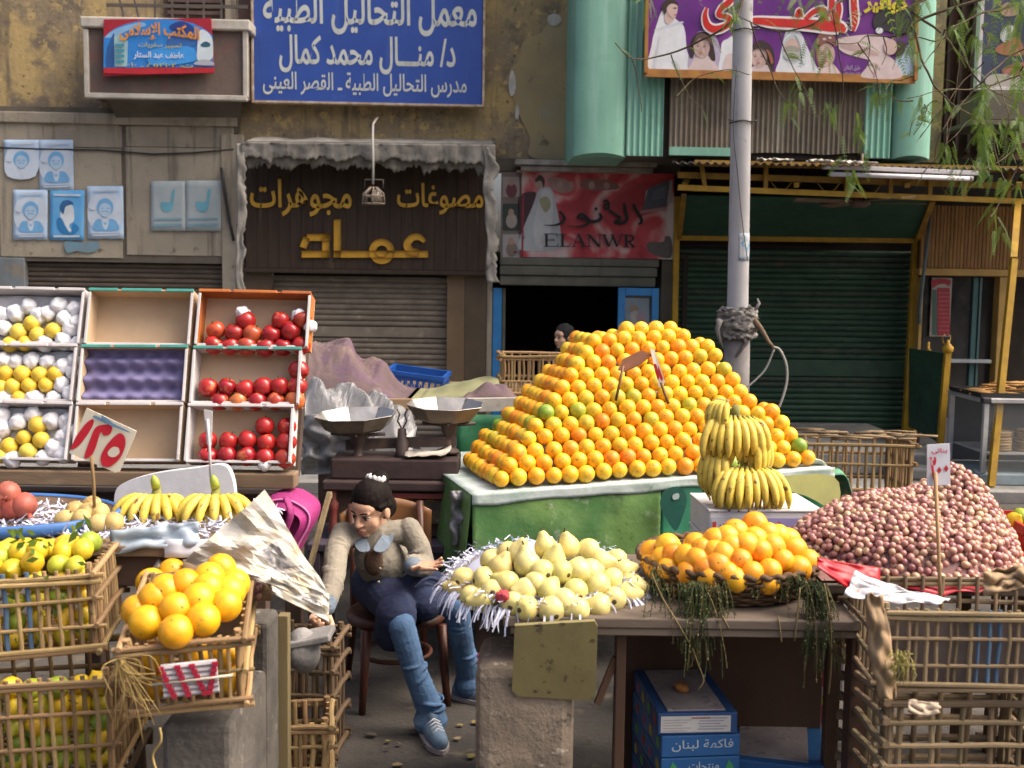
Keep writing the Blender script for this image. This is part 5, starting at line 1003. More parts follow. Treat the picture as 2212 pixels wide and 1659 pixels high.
for row in range(3):
    for c_ in range(3):
        xa, xb = xat(CB[row][c_]+4, row), xat(CB[row][c_+1]-4, row)
        outer = m_kraftw if c_ != 1 else m_kraft
        if (row, c_) == (2,2): outer = m_orn
        CART[(row,c_)] = carton(labs[(row,c_)], xa, xb, row, outer, m_teal if c_ > 0 and row > 0 and (row,c_) != (2,2) else (m_orn if (row,c_) == (2,2) else m_kraftw), m_kraftw, .085, rnd.uniform(-.012,.012))
# moulded purple liner with rows of hollows
r, mx, _, _ = CART[(1,1)]
b = B(); W_ = (xat(424,1)-xat(188,1))/2-.012
b.grid(lambda u, v: (-W_+2*W_*u, .006+(sl3-.018)*v, .05+.016*sin(v*3*2*pi)*(.75+.35*cos(u*6*2*pi))), 48, 36); o = local(r, 'moulded_tray', b, m_purp); md = o.modifiers.new('s','SOLIDIFY'); md.thickness = .003

# ---- price cards
def artD(root, name, shapes, y, cv=None, step=.0012, nrm=(0,-1,0)):
    b = B(); ms = []
    for i, sh in enumerate(shapes):
        pts = [cv(*p) for p in sh[1]] if cv else sh[1]
        P = [D(x, yy, y-step*(i+1)) for x, yy in pts]
        if len(sh) < 3 or sh[2]: P = smooth_loop(P, 4)
        m = flat(sh[0], .6)
        if m not in ms: ms.append(m)
        b.poly(P, ms.index(m))
    return part(root, name, b, ms)
cvA = crop(0, 700, 2.765); yc = 3.22
pc = thing('price_card', 'cream card with big red numerals on a stick before the cartons', 'price card', D(203,1100,yc))
b = B(); b.slab([D(*cvA(x,y), yc) for x,y in ((598,885),(942,1045),(925,1090),(825,1325),(795,1330),(478,1195))], (0,1,0), .004); part(pc, 'card', b, mat('cream_card', (.62,.58,.48), (.54,.50,.41), sc=6, rough=.8))
RN = (.48,.012,.03)
artD(pc, 'print', [(RN, [(488,1170),(535,1070),(600,985),(645,962),(640,1010),(590,1090),(540,1150)]), (RN, [(582,1228),(620,1110),(660,1020),(720,1000),(772,1005),(765,1060),(720,1075),(700,1050),(685,1080),(660,1160),(630,1215)]), (RN, [(700,1270),(700,1210),(745,1130),(820,1060),(862,1085),(865,1150),(830,1230),(770,1285),(725,1290)]), ((.62,.58,.48), [(745,1190),(780,1155),(818,1160),(825,1195),(795,1222),(758,1220)]),
 ((.12,.22,.34), [(650,938),(680,945),(880,1040),(870,1048),(660,960)]), ((.12,.22,.34), [(700,935),(740,955),(800,1010),(780,1015),(720,975)])], yc, cvA)
b = B(); b.tube([D(197,985,yc-.012), D(202,1035,yc-.008), D(204,1100,yc)], .005, 7); part(pc, 'stick', b, m_palm)
b = B(); pk = D(456,1000,3.55); b.tube([D(448,905,3.58), D(452,960,3.57), D(456,1040,3.56)], .005, 7)
b.slab([D(440,884,3.585), D(459,888,3.585), D(457,962,3.58), D(447,960,3.58)], (0,1,0), .003); solid('thin_card', b, m_kraftw, 'narrow white card on a stick before the lower apples', 'price card')

# ================================================================== BACK CART WITH CLOTH, BLUE CRATE, SCALE
m_pw = mat('peeling_board', (.30,.20,.115), (.20,.13,.075), sc=4, rough=.9, bump=.4, stretch=(.3,1,1))
m_pww = mat('white_peeling_board', (.44,.41,.36), (.34,.31,.26), sc=7, rough=.85, bump=.4, spots=[((.20,.13,.085), 6, .58, .68)])
ct = thing('market_cart', 'plank cart behind the scale loaded with cloth heaps', 'cart', (-.2,6.0,0))
pa, pb = D(692,876,5.5), D(1175,872,5.6); zc = pa.z
b = B(); b.bar(pa, D(905,876,5.55), .05, .068); part(ct, 'edge_board', b, m_pw)
b = B(); b.bar(D(906,876,5.545), pb, .05, .066); part(ct, 'edge_board', b, m_pww)
xe = D(1330,860,6).x
b = B(); b.bbox(pa.x-.3, xe, 5.6, 6.9, zc-.03, zc+.01, .005); part(ct, 'bed', b, m_wood)
for x, y_ in ((pa.x,5.66),(xe-.06,5.66),(pa.x,6.8),(xe-.06,6.8)):
    b = B(); b.bbox(x-.035,x+.035,y_-.035,y_+.035,0,zc-.031,.004); part(ct, 'leg', b, m_wdark)
m_grn = mat('green_tarp', (.028,.165,.07), (.02,.12,.052), sc=4, rough=.55, bump=.15, spots=[((.06,.22,.12), 5, .6, .75)])
b = B(); xa, xb = D(985,950,5.48).x, xe
b.grid(lambda u, v: V((xa+(xb-xa)*u, 5.50+.02*NZ.noise((u*6,v*3,2)), zc-.035-.75*v)), 30, 16); o = part(ct, 'green_skirt', b, m_grn); md = o.modifiers.new('s','SOLIDIFY'); md.thickness = .004
# cloth heaps
def heap(name, label, cat, y0, y1, prof, mt, folds=.05, fr=9, seed=1, n=70, m=30, thick=.004, base=None, flatsh=False):
    b = B()
    xs = [p[0] for p in prof]
    def fn(u, v):
        px = xs[0]+(xs[-1]-xs[0])*u
        for i in range(len(prof)-1):
            if prof[i][0] <= px <= prof[i+1][0]: t = (px-prof[i][0])/(prof[i+1][0]-prof[i][0]); py = prof[i][1]+(prof[i+1][1]-prof[i][1])*(t*t*(3-2*t)); break
        ym = (y0+y1)/2; top = D(px, py, ym); z0 = base if base is not None else zc+.012
        hgt = max(.0, top.z - z0); k = sin(pi*min(1,v*1.02))**.6
        f = folds*min(1,hgt*5)*(.75*sin(u*fr*2.6+v*9+3.2*NZ.noise((u*3+seed,v*2,seed))) + .30*(.5-1.5*abs(NZ.noise((u*fr*.9-v*3+seed, v*1.5, seed+3)))) + .12*NZ.noise((u*fr*4,v*9,seed)) + .22*(.45-1.5*abs(NZ.noise((u*fr*2.4+v*5,v*4-u*3,seed+8)))) + .10*(.45-1.5*abs(NZ.noise((u*fr*6,v*16,seed+5)))))
        return V((top.x + .25*f, y0+(y1-y0)*v + .3*f*.5, z0 + hgt*k + f*k*min(1,hgt*6)))
    b.grid(fn, n, m, 0, not flatsh); o = solid(name, b, mt, label, cat); md = o.modifiers.new('s','SOLIDIFY'); md.thickness = thick; return o
m_purc = mat('mauve_cloth', (.14,.095,.092), (.095,.066,.066), sc=3, rough=.95, bump=.3, bsc=60, stretch=(1,1,1), spots=[((.21,.145,.125), 4, .58, .74), ((.085,.06,.068), 7, .60, .74)], streak=((.12,.075,.10), .5, .6))
heap('cloth_heap', 'mauve striped cloth heaped over the goods behind the apples', 'cloth', 5.75, 6.5, [(520,800),(600,745),(690,728),(760,752),(820,790),(880,845),(900,868)], m_purc, .055, 7, 2, 170, 80)
heap('cloth_heap', 'pale olive cloth lying flat beside the blue plastic crate', 'cloth', 5.8, 6.4, [(890,868),(930,842),(980,828),(1040,816),(1075,818),(1090,866)], mat('olive_cloth', (.25,.25,.13), (.175,.175,.09), sc=4, rough=.95, bump=.3), .04, 7, 5, 60, 24)
heap('cloth_heap', 'small mauve cloth fold in front of the rear wicker crate', 'cloth', 5.72, 6.0, [(985,868),(1015,846),(1050,828),(1085,832),(1130,866)], m_purc, .05, 9, 9, 50, 20)
m_plas = mat('milky_plastic', (.27,.27,.275), (.19,.19,.195), sc=4, rough=.3, bump=.5, bsc=25, alpha=.72, spots=[((.36,.35,.36), 6, .6, .74)])
heap('plastic_sheet', 'milky white plastic sheeting bulging behind the scale', 'plastic sheet', 5.15, 5.5, [(655,905),(668,828),(720,832),(790,852),(850,874),(880,900),(900,925)], m_plas, .04, 9, 4, 70, 34, base=.78, flatsh=True)
b = B(); pts = [(668,890),(672,960),(690,1040),(740,1060)]
b.grid(lambda u, v: D(652+150*u+18*NZ.noise((u*4,v*4,1)), 895+130*v, 5.12-.05*u+.07*NZ.noise((u*5,v*5,3))), 30, 30); o = solid('plastic_sheet', b, m_plas, 'dirty clear plastic hanging left of the scale', 'plastic sheet'); md = o.modifiers.new('s','SOLIDIFY'); md.thickness = .003
# blue plastic crate
bc = link('plastic_crate', None); bc.matrix_basis = TRZ(D(898,862,6.55), R(-6), R(4), R(6.5)); tag(bc, 'bright blue slotted plastic crate on the cart', 'crate')
m_bp = mat('blue_plastic', (.012,.085,.36), (.01,.07,.30), sc=6, rough=.4)
W, Dp, H = .165, .12, .175
for nm, q in (('wall',(-W,W,-Dp-.006,-Dp+.006)),('wall',(-W,W,Dp-.006,Dp+.006)),('wall',(-W-.006,-W+.006,-Dp+.007,Dp-.007)),('wall',(W-.006,W+.006,-Dp+.007,Dp-.007))):
    b = B(); b.box(*q, .0, H*.34)
    n = 9; hor = q[1]-q[0] > q[3]-q[2]
    for i in range(n+1):
        t = i/n
        if hor: x = q[0]+(q[1]-q[0])*t; b.box(x-.006,x+.006,q[2]+.001,q[3]-.001,H*.34,H*.75)
        else: y_ = q[2]+(q[3]-q[2])*t; b.box(q[0]+.001,q[1]-.001,y_-.006,y_+.006,H*.34,H*.75)
    b.box(*q, H*.75, H); local(bc, nm, b, m_bp)
b = B(); b.box(-W-.014,W+.014,-Dp-.014,-Dp-.007,H*.86,H); b.box(-W-.014,W+.014,Dp+.007,Dp+.014,H*.86,H); b.box(-W-.014,-W-.007,-Dp-.006,Dp+.006,H*.86,H); b.box(W+.007,W+.014,-Dp-.006,Dp+.006,H*.86,H); local(bc, 'rim', b, m_bp)
b = B(); b.box(-W,W,-Dp,Dp,-.008,-.0005); local(bc, 'floor', b, m_bp)
for i in range(6): b = B(); x = -.035+i*.0145; b.box(x,x+.009,-Dp-.009,-Dp-.0065,H*.52,H*.64); local(bc, 'raised_mark', b, m_bp)
# rear wicker crates
palm_crate('pale slatted crate on the cart left of the orange pile', TRZ(V((D(1145,860,6.2).x+.06,6.2,zc+.012)), R(3)), .46, .30, .225, 17, 7, (.04,.36,.86,.97), m_palm, .007, dbl=False)
cB = V((D(1850,1000,6.0).x, 6.15, 0)); zB = D(1850,955,6.0).z
palm_crate('wide slatted crate standing on another right of the orange pile', TRZ(cB+V((0,0,zB-.40)), R(-2)), .60, .42, .40, 15, 9, (.05,.37,.72,.97), m_palm, .0085, dbl=False)
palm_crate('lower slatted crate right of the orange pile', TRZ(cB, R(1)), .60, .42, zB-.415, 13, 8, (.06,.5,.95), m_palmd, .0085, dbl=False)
b = B()
for i in range(34): a_ = cB+V((rnd.uniform(-.3,.3), rnd.uniform(-.2,.15), zB+.008+rnd.random()*.03)); a2 = rnd.uniform(-.7,.7); l = rnd.uniform(.05,.28); b.tube([a_, a_+V((cos(a2),sin(a2)*.4,.06*rnd.random()))*l*.5, a_+V((cos(a2),sin(a2)*.4,0))*l], .004+.004*rnd.random(), 5)
solid('straw_heap', b, m_palmg, 'dry stalks and straw lying on the wide slatted crate', 'straw', kind='stuff')
# ---- balance scale
YS = 4.85
sc_ = thing('balance_scale', 'old market balance scale with two dented metal pans', 'scale', D(860,1160,YS))
m_tin = mat('dented_tin', (.42,.41,.39), (.28,.265,.25), sc=6, rough=.38, metal=.75, bump=.3, bsc=14, spots=[((.22,.17,.12), 7, .62, .76)])
m_tino = mat('tarnished_tin', (.24,.20,.15), (.14,.11,.085), sc=6, rough=.5, metal=.55, bump=.3)
def pan(cx, cy, wpx, yy, name, tilt):
    c = D(cx, cy, yy); R_ = wpx/2*yy/FP_; n = 8; b = B(); sy = .78
    prof = [(0,-.070),(.66*R_,-.068),(.78*R_,-.056),(R_*1.0,0),(R_*1.03,.004),(R_*1.0,.006),(.76*R_,-.050),(.64*R_,-.062),(0,-.064)]
    mx = M.Translation(c) @ M.Rotation(tilt,4,'Y') @ M.Rotation(R(6),4,'X') @ M.Rotation(R(22.5),4,'Z')
    vv = [mx @ V((r_*cos(2*pi*j/n)*(1+.03*sin(j*2.1+i)), r_*sin(2*pi*j/n)*sy, z)) for i,(r_,z) in enumerate(prof) for j in range(n)]
    ff = [(i*n+j, i*n+(j+1)%n, (i+1)*n+(j+1)%n, (i+1)*n+j) for i in range(len(prof)-1) for j in range(n)]
    b.add(vv, ff[:4*n], 1, False); b.add(vv, ff[4*n:], 0, False); o = part(sc_, name, b, [m_tin, m_tino]); return c, R_
cL, RL_ = pan(769,896,182,YS,'pan', R(-1)); cR, RR_ = pan(963,874,176,YS+.05,'pan', R(2.5))
m_iron = mat('painted_iron', (.085,.06,.05), (.05,.035,.032), sc=7, rough=.6, bump=.2, spots=[((.14,.08,.05), 9, .6, .72)])
for c, dx in ((cL,.01),(cR,.015)):
    b = B(); q = c+V((dx,0,-.078)); b.tube([q+V((-.12,0,-.005)), q+V((0,0,-.015)), q+V((.12,0,-.005))], .009, 6); b.tube([q+V((0,-.09,-.005)), q+V((0,0,-.015)), q+V((0,.09,-.005))], .008, 6); part(sc_, 'pan_spider', b, m_iron)
    b = B(); b.lathe([(.045,0),(.03,-.05),(.02,-.06),(.02,-.11),(.05,-.13),(.05,-.14),(0,-.14)], 12, 0, q); part(sc_, 'pan_stem', b, m_iron)
zb_ = D(860,990,YS).z
b = B(); b.bar(V((cL.x-.05,YS+.03,zb_+.055)), V((cR.x+.05,YS+.05,zb_+.075)), .03, .045); part(sc_, 'beam', b, m_iron)
ck = D(868,950,YS-.03)
b = B(); b.lathe([(.0,.11),(.018,.105),(.022,.06),(.03,.05),(.028,0),(.035,-.02),(0,-.02)], 10, 0, V((ck.x,YS-.02,zb_+.03))); part(sc_, 'pivot', b, m_iron)
b = B(); 
for s in (-1,1): b.tube([V((ck.x+s*.004,YS-.02,zb_+.14)), V((ck.x+s*.02,YS-.02,zb_+.17)), V((ck.x+s*.012,YS-.02,zb_+.20)), V((ck.x+s*.022,YS-.02,zb_+.225))], .004, 5)
part(sc_, 'pointer', b, m_iron)
m_cab = mat('scale_wood', (.055,.032,.030), (.034,.022,.021), sc=5, rough=.7, bump=.25, spots=[((.16,.07,.05), 7, .62, .76)])
xa, xb = D(712,1010,YS).x, D(1002,1010,YS).x; zt_ = zb_+.01; zl = D(860,1160,YS-.1).z
b = B(); b.bbox(xa+.02, xb-.02, YS-.10, YS+.15, zt_-.09, zt_, .008); part(sc_, 'top_rail', b, m_cab)
b = B(); b.bbox(xa-.01, xb+.01, YS-.14, YS+.17, zt_-.135, zt_-.092, .008); part(sc_, 'cornice', b, m_cab)
b = B(); b.bbox(xa+.03, xb-.03, YS-.09, YS+.14, zl, zt_-.137, .006); part(sc_, 'cabinet', b, m_wdark)
for x in (xa+.035, xb-.035):
    b = B(); b.lathe([(.02,zl),(.024,zl+.04),(.016,zl+.07),(.02,zl+.12),(.026,zl+.15),(.014,zl+.17),(.02,zt_-.137)], 10, 0, V((x, YS-.115, 0))); part(sc_, 'column', b, mat('red_column', (.17,.035,.028), (.1,.025,.02), sc=9, rough=.6))
b = B(); b.bbox((xa+xb)/2, xb-.065, YS-.105, YS-.088, zl+.06, zl+.17, .003); part(sc_, 'drawer_front', b, mat('painted_drawer', (.13,.10,.055), (.05,.035,.03), sc=14, rough=.7, spots=[((.30,.20,.05), 18, .56, .64)]))
b = B(); b.bbox((xa+xb)/2-.01, xb-.05, YS-.125, YS-.107, zl+.175, zl+.20, .003); part(sc_, 'drawer_rail', b, mat('red_column', (0,0,0)))
b = B(); b.lathe([(0,.012),(.012,.008),(.014,0),(0,0)], 8, 0, V((xb-.06,YS-.15,zt_-.10)), 1, 1); part(sc_, 'brass_knob', b, flat((.45,.25,.03),.4))
# paper lying on the scale and the low table below it
b = B(); c = D(925,985,YS-.02); b.grid(lambda u, v: c+V(((u-.5)*.2, (v-.5)*.16, .012+.03*NZ.noise((u*3,v*3,2))+.05*(u-.3)**2)), 10, 8); o = solid('crumpled_paper', b, mat('cream_paper', (.55,.50,.42), (.44,.40,.33), sc=7, rough=.9), 'crumpled cream paper lying on the scale between the pans', 'paper'); md = o.modifiers.new('s','SOLIDIFY'); md.thickness = .002
zl2 = zl-.006; lw = thing('low_table', 'dark purple low wooden table under the scale', 'table', V((D(900,1250,4.8).x,4.8,0)))
m_lt = mat('purple_wood', (.062,.048,.066), (.04,.032,.045), sc=5, rough=.7, bump=.2)
xa2, xb2 = xa-.06, D(1022,1175,4.7).x
b = B(); b.bbox(xa2, xb2, 4.62, 5.05, zl2-.035, zl2, .005); part(lw, 'tabletop', b, m_lt)
b = B(); b.bbox(xa2+.03, xb2-.03, 4.635, 4.655, zl2-.11, zl2-.036, .004); part(lw, 'apron', b, m_lt)
for x in (xa2+.03, xb2-.03):
    for y_ in (4.645, 5.02): b = B(); b.bbox(x-.025,x+.025,y_-.02,y_+.02,0,zl2-.036,.004); part(lw, 'leg', b, m_lt)
b = B(); b.grid(lambda u, v: D(975+40*u+10*NZ.noise((v*4,u,2)), 1060+120*v, 4.42+.08*NZ.noise((u*3,v*5,1))-.0*u), 12, 20); o = solid('plastic_bag', b, m_plas, 'grey plastic bag hanging at the left corner of the orange stall', 'plastic bag'); md = o.modifiers.new('s','SOLIDIFY'); md.thickness = .003

# ================================================================== ORANGE STALL TABLE
YAW = R(17); OFL = D(1024,1066,4.30); zt2 = OFL.z
RX = M.Rotation(YAW,3,'Z'); def_l = 1.62; def_d = 1.05
def ST(x, y_, z): return OFL + RX @ V((x, y_, 0)) + V((0, 0, z + .03*x))
stl = thing('market_stall', 'market stall table draped in a printed green tarpaulin', 'stall', V((OFL.x+.7,OFL.y+.6,0)))
b = B(); b.slab([ST(.02,.02,-.035), ST(def_l-.02,.02,-.035), ST(def_l-.02,def_d,-.035), ST(.02,def_d,-.035)], (0,0,1), .03); part(stl, 'tabletop', b, m_wood)
for x, y_ in ((.08,.12),(def_l-.1,.12),(.08,def_d-.1),(def_l-.1,def_d-.1)):
    b = B(); p = ST(x,y_,-.036); b.bar(p, V((p.x,p.y,0)), .06); part(stl, 'leg', b, m_wdark)
m_tarp = mat('printed_tarp', (.125,.23,.065), (.06,.15,.045), sc=4, rough=.5, bump=.5, bsc=14, lo=.4, hi=.6, spots=[((.32,.38,.28), 9, .60, .74), ((.045,.085,.03), 5, .56, .70), ((.06,.06,.03), 20, .64, .72)])
m_tarpw = mat('tarp_hem', (.48,.53,.52), (.30,.38,.34), sc=8, rough=.55, bump=.25, spots=[((.10,.20,.10), 9, .62, .74)])
m_teal2 = mat('tarp_teal', (.03,.20,.11), (.02,.13,.08), sc=5, rough=.5, bump=.2)
def tarp(root, name, x0, x1, z0, z1, mt, off=.0, wav=.025, fnx=None, n=50, m=14):
    b = B()
    def fn(u, v):
        x = x0+(x1-x0)*u; z = z0+(z1-z0)*v; dp = -.012-off - wav*abs(z)/.5*(1+.8*NZ.noise((x*5,.3,2))+.4*NZ.noise((x*13,z*2,4))) - .012*NZ.noise((x*4,z*6,7))*min(1,abs(z)*8)
        return ST(x, dp, z)
    b.grid(fn, n, m); o = part(root, name, b, mt); md = o.modifiers.new('s','SOLIDIFY'); md.thickness = .004; return o
tarp(stl, 'tarpaulin_front', -.01, .80, -.001, -.46, m_tarp); tarp(stl, 'tarpaulin_front', .801, def_l, -.001, -.46, m_teal2)
b = B(); b.grid(lambda u, v: ST(-.012-.03*v*(1+NZ.noise((u*5,v,3))), def_d*u, -.46*v), 20, 12); o = part(stl, 'tarpaulin_side', b, m_tarp); md = o.modifiers.new('s','SOLIDIFY'); md.thickness = .004
b = B(); b.grid(lambda u, v: ST(-.014+(def_l+.02)*u, -.014+(def_d)*v, .0+.004*NZ.noise((u*9,v*9,1))), 40, 20); o = part(stl, 'tarpaulin_top', b, m_tarpw); md = o.modifiers.new('s','SOLIDIFY'); md.thickness = .004
b = B(); b.grid(lambda u, v: ST(-.014+(def_l+.02)*u, -.022-.006*NZ.noise((u*12,v,1)), .004-(.045+.02*NZ.noise((u*8,0,3)))*v), 60, 4); o = part(stl, 'hem', b, m_tarpw); md = o.modifiers.new('s','SOLIDIFY'); md.thickness = .003
# printed drop shape and the yellow field on the tarpaulin
def tarp_print(pts, mt, off):
    b = B(); P = smooth_loop([(x, z, 0) for x, z in pts], 4); b.poly([ST(p.x, -.045-off-.05*abs(p.y), p.y) for p in P]); part(stl, 'print', b, mt)
tarp_print([(.79,-.03),(.86,-.02),(.89,-.07),(.87,-.15),(.84,-.20),(.80,-.15),(.77,-.09)], flat((.012,.07,.055),.35), .03)
tarp_print([(.825,-.05),(.85,-.045),(.852,-.065),(.828,-.07)], flat((.30,.36,.36),.3), .035)
tarp_print([(1.22,-.02),(1.58,-.02),(1.60,-.17),(1.45,-.10)], mat('tarp_yellow', (.36,.36,.12), (.28,.27,.10), sc=8, rough=.6, spots=[((.14,.13,.06), 9, .62, .74)]), .03)
tarp_print([(1.06,-.03),(1.2,-.03),(1.42,-.12),(1.5,-.2),(1.2,-.22),(1.05,-.18)], mat('tarp_water', (.10,.28,.20), (.26,.38,.34), sc=14, rough=.5), .026)
b = B(); q0 = ST(def_l-.02,.0,.01)
b.grid(lambda u, v: q0 + RX @ V((-.04+.26*u+.03*NZ.noise((u*3,v*4,1)), .04+.3*v, 0)) + V((0,0,.03-.20*u**1.3+.05*NZ.noise((u*4,v*4,6)))), 18, 14); o = part(stl, 'loose_corner', b, mat('tarp_corner', (.07,.24,.13), (.40,.42,.34), sc=7, rough=.6, bump=.2, lo=.45, hi=.6)); md = o.modifiers.new('s','SOLIDIFY'); md.thickness = .004
# white cartons in front of the stall
m_wc = mat('white_carton', (.62,.61,.60), (.52,.51,.50), sc=6, rough=.8, bump=.12, spots=[((.40,.36,.32), 9, .65, .78)])
yC = 3.95; cA = D(1640,1120,yC); xa, xb = D(1524,1110,yC).x, D(1762,1110,yC+.05).x; ztop = D(1600,1098,yC).z; hC = .11
for k in range(2):
    z1 = ztop-k*(hC+.004); lab = 'upper white printed carton under the banana bunch' if k == 0 else 'lower white printed carton below the banana carton'
    r = thing('printed_carton', lab, 'carton', V(((xa+xb)/2, yC+.14, z1-hC)), R(3), 'white printed cartons')
    W = (xb-xa)/2
    b = B(); b.bbox(-W,W,-.16,.16,0,hC-.008,.004); local(r, 'box', b, m_wc)
    b = B(); b.bbox(-W-.004,W+.004,-.164,.164,hC-.008,hC,.002); local(r, 'lid', b, m_wc)
    b = B(); b.box(-W*.34,W*.97,-.1625,-.161,hC*.12,hC*.72); local(r, 'print_panel', b, flat((.30,.26,.48)))
    bt = text_b('المصفـاة', -W*.15, W*.92, hC*.18, hC*.66, -.1638, 0, .03); local(r, 'lettering', bt, flat((.42,.03,.08)))
    b = B(); b.box(-W*.97,-W*.42,-.1625,-.161,hC*.15,hC*.75); local(r, 'print_panel', b, flat((.52,.52,.56)))
    bt = text_b('سوبر', -W*.85, -W*.52, hC*.25, hC*.55, -.1638, 0, .02); local(r, 'lettering', bt, flat((.07,.09,.33)))
    for x in (-W*.94,-W*.48): b = B(); b.box(x,x+W*.06,-.1645,-.163,hC*.2,hC*.6); local(r, 'mark', b, flat((.5,.05,.04)))
palm_crate('dark slatted crate under the white printed cartons', TRZ(V(((xa+xb)/2+.0,yC+.15,0)), R(3)), xb-xa+.02, .3, ztop-2*hC-.02, 10, 6, (.05,.5,.94), m_palmd, .008)
# tent of price boards stuck in the pile
YT = 4.62
tb_ = thing('price_tent', 'folded price board on two sticks stuck in the orange pile', 'price card', D(1390,870,YT))
b = B(); b.slab([D(1335,798,YT), D(1345,776,YT+.05), D(1385,756,YT+.05), D(1410,766,YT), D(1380,788,YT-.02), D(1350,802,YT-.02)], (0,.5,-.8), .004); part(tb_, 'board', b, mat('rusty_board', (.23,.085,.03), (.15,.06,.03), sc=9, rough=.8, bump=.2))
b = B(); b.slab([D(1404,752,YT), D(1414,757,YT), D(1437,826,YT-.03), D(1424,838,YT-.03)], (0,1,0), .004); part(tb_, 'board', b, mat('cream_card', (0,0,0)))
artD(tb_, 'print', [((.45,.02,.03), [(1412,790),(1418,788),(1424,815),(1420,818)]), ((.45,.02,.03), [(1422,790),(1426,800),(1432,818),(1428,822),(1422,806)])], YT-.035)
for pts in ([(1346,790),(1338,830),(1330,866)], [(1428,826),(1436,850),(1444,872)]):
    b = B(); b.tube([D(x,y,YT-.06-.012*i) for i,(x,y) in enumerate(pts)], .006, 6); part(tb_, 'stick', b, flat((.16,.07,.025)))
# ================================================================== FRUIT
def hueramp(name, cols, rough=.45, bump=.25, bsc=90, spots=None, sss=.12, spec=.45, grad=None, sc=3.0, coat=0):
    """skin whose colour is drawn per fruit from a list, with soft blotches and fine pores"""
    m = bpy.data.materials.new(name); m.use_nodes = True; N = m.node_tree.nodes; L = m.node_tree.links; b = N['Principled BSDF']
    oi = N.new('ShaderNodeObjectInfo'); tc = N.new('ShaderNodeTexCoord'); cr = N.new('ShaderNodeValToRGB'); cr.color_ramp.interpolation = 'LINEAR'
    e = cr.color_ramp.elements
    while len(e) < len(cols): e.new(.5)
    for i, (p, c) in enumerate(cols): e[i].position = p; e[i].color = (*c, 1)
    L.new(oi.outputs['Random'], cr.inputs[0])
    ad = N.new('ShaderNodeVectorMath'); ad.operation = 'ADD'; ml = N.new('ShaderNodeMath'); ml.operation = 'MULTIPLY'; ml.inputs[1].default_value = 91; L.new(oi.outputs['Random'], ml.inputs[0]); L.new(tc.outputs['Object'], ad.inputs[0]); L.new(ml.outputs[0], ad.inputs[1])
    n1 = N.new('ShaderNodeTexNoise'); n1.inputs['Scale'].default_value = sc/.08; n1.inputs['Detail'].default_value = 3; L.new(ad.outputs[0], n1.inputs['Vector'])
    hs = N.new('ShaderNodeHueSaturation'); mr = N.new('ShaderNodeMapRange'); mr.inputs[1].default_value = .3; mr.inputs[2].default_value = .7; mr.inputs[3].default_value = .82; mr.inputs[4].default_value = 1.14; L.new(n1.outputs[0], mr.inputs[0]); L.new(mr.outputs[0], hs.inputs['Value']); L.new(cr.outputs[0], hs.inputs['Color'])
    col = hs.outputs[0]
    if spots:
        for (c, s_, lo, hi) in spots:
            n2 = N.new('ShaderNodeTexNoise'); n2.inputs['Scale'].default_value = s_; n2.inputs['Detail'].default_value = 3; L.new(ad.outputs[0], n2.inputs['Vector']); r2 = N.new('ShaderNodeMapRange'); r2.inputs[1].default_value = lo; r2.inputs[2].default_value = hi; L.new(n2.outputs[0], r2.inputs[0])
            mx = N.new('ShaderNodeMix'); mx.data_type = 'RGBA'; L.new(r2.outputs[0], mx.inputs[0]); L.new(col, mx.inputs[6]); mx.inputs[7].default_value = (*c, 1); col = mx.outputs[2]
    if grad:                                     # the stem end has another colour: (colour, axis z from, to)
        sp = N.new('ShaderNodeSeparateXYZ'); L.new(tc.outputs['Object'], sp.inputs[0]); r3 = N.new('ShaderNodeMapRange'); r3.inputs[1].default_value = grad[1]; r3.inputs[2].default_value = grad[2]; L.new(sp.outputs[2], r3.inputs[0]); mx = N.new('ShaderNodeMix'); mx.data_type = 'RGBA'; L.new(r3.outputs[0], mx.inputs[0]); L.new(col, mx.inputs[6]); mx.inputs[7].default_value = (*grad[0], 1); col = mx.outputs[2]
    L.new(col, b.inputs['Base Color']); b.inputs['Roughness'].default_value = rough; b.inputs['Specular IOR Level'].default_value = spec; b.inputs['Coat Weight'].default_value = coat
    if sss: b.inputs['Subsurface Weight'].default_value = sss; b.inputs['Subsurface Radius'].default_value = (.012,.006,.002); b.inputs['Subsurface Scale'].default_value = 1
    if bump:
        vz = N.new('ShaderNodeTexNoise'); vz.inputs['Scale'].default_value = bsc/.08; vz.inputs['Detail'].default_value = 2; L.new(tc.outputs['Object'], vz.inputs['Vector']); bp = N.new('ShaderNodeBump'); bp.inputs['Strength'].default_value = bump; bp.inputs['Distance'].default_value = .0012; L.new(vz.outputs[0], bp.inputs['Height']); L.new(bp.outputs[0], b.inputs['Normal'])
    return m
YO = (.78,.36,.010)
m_or = hueramp('orange_peel', [(0,(.66,.46,.03)),(.22,(.76,.46,.022)),(.5,(.78,.40,.016)),(.74,(.78,.32,.012)),(.82,(.74,.22,.012)),(.9,(.66,.44,.025)),(.965,(.42,.40,.03)),(1,(.17,.30,.03))], .42, .3, 9, [((.30,.13,.02), 42, .68, .76), ((.62,.30,.05), 22, .64, .72)])
m_or2 = hueramp('basket_orange_peel', [(0,(.78,.36,.014)),(.5,(.78,.30,.010)),(.85,(.76,.42,.018)),(1,(.74,.22,.010))], .42, .3, 9, [((.32,.12,.02), 40, .68, .76)])
m_or3 = hueramp('big_orange_peel', [(0,(.72,.34,.008)),(.5,(.72,.39,.010)),(.8,(.72,.28,.006)),(1,(.66,.40,.015))], .38, .35, 8, [((.32,.14,.02), 36, .70, .77)])
m_lem = hueramp('lemon_peel', [(0,(.62,.46,.02)),(.4,(.66,.40,.015)),(.7,(.42,.42,.03)),(.9,(.20,.30,.03)),(1,(.62,.32,.012))], .42, .3, 8)
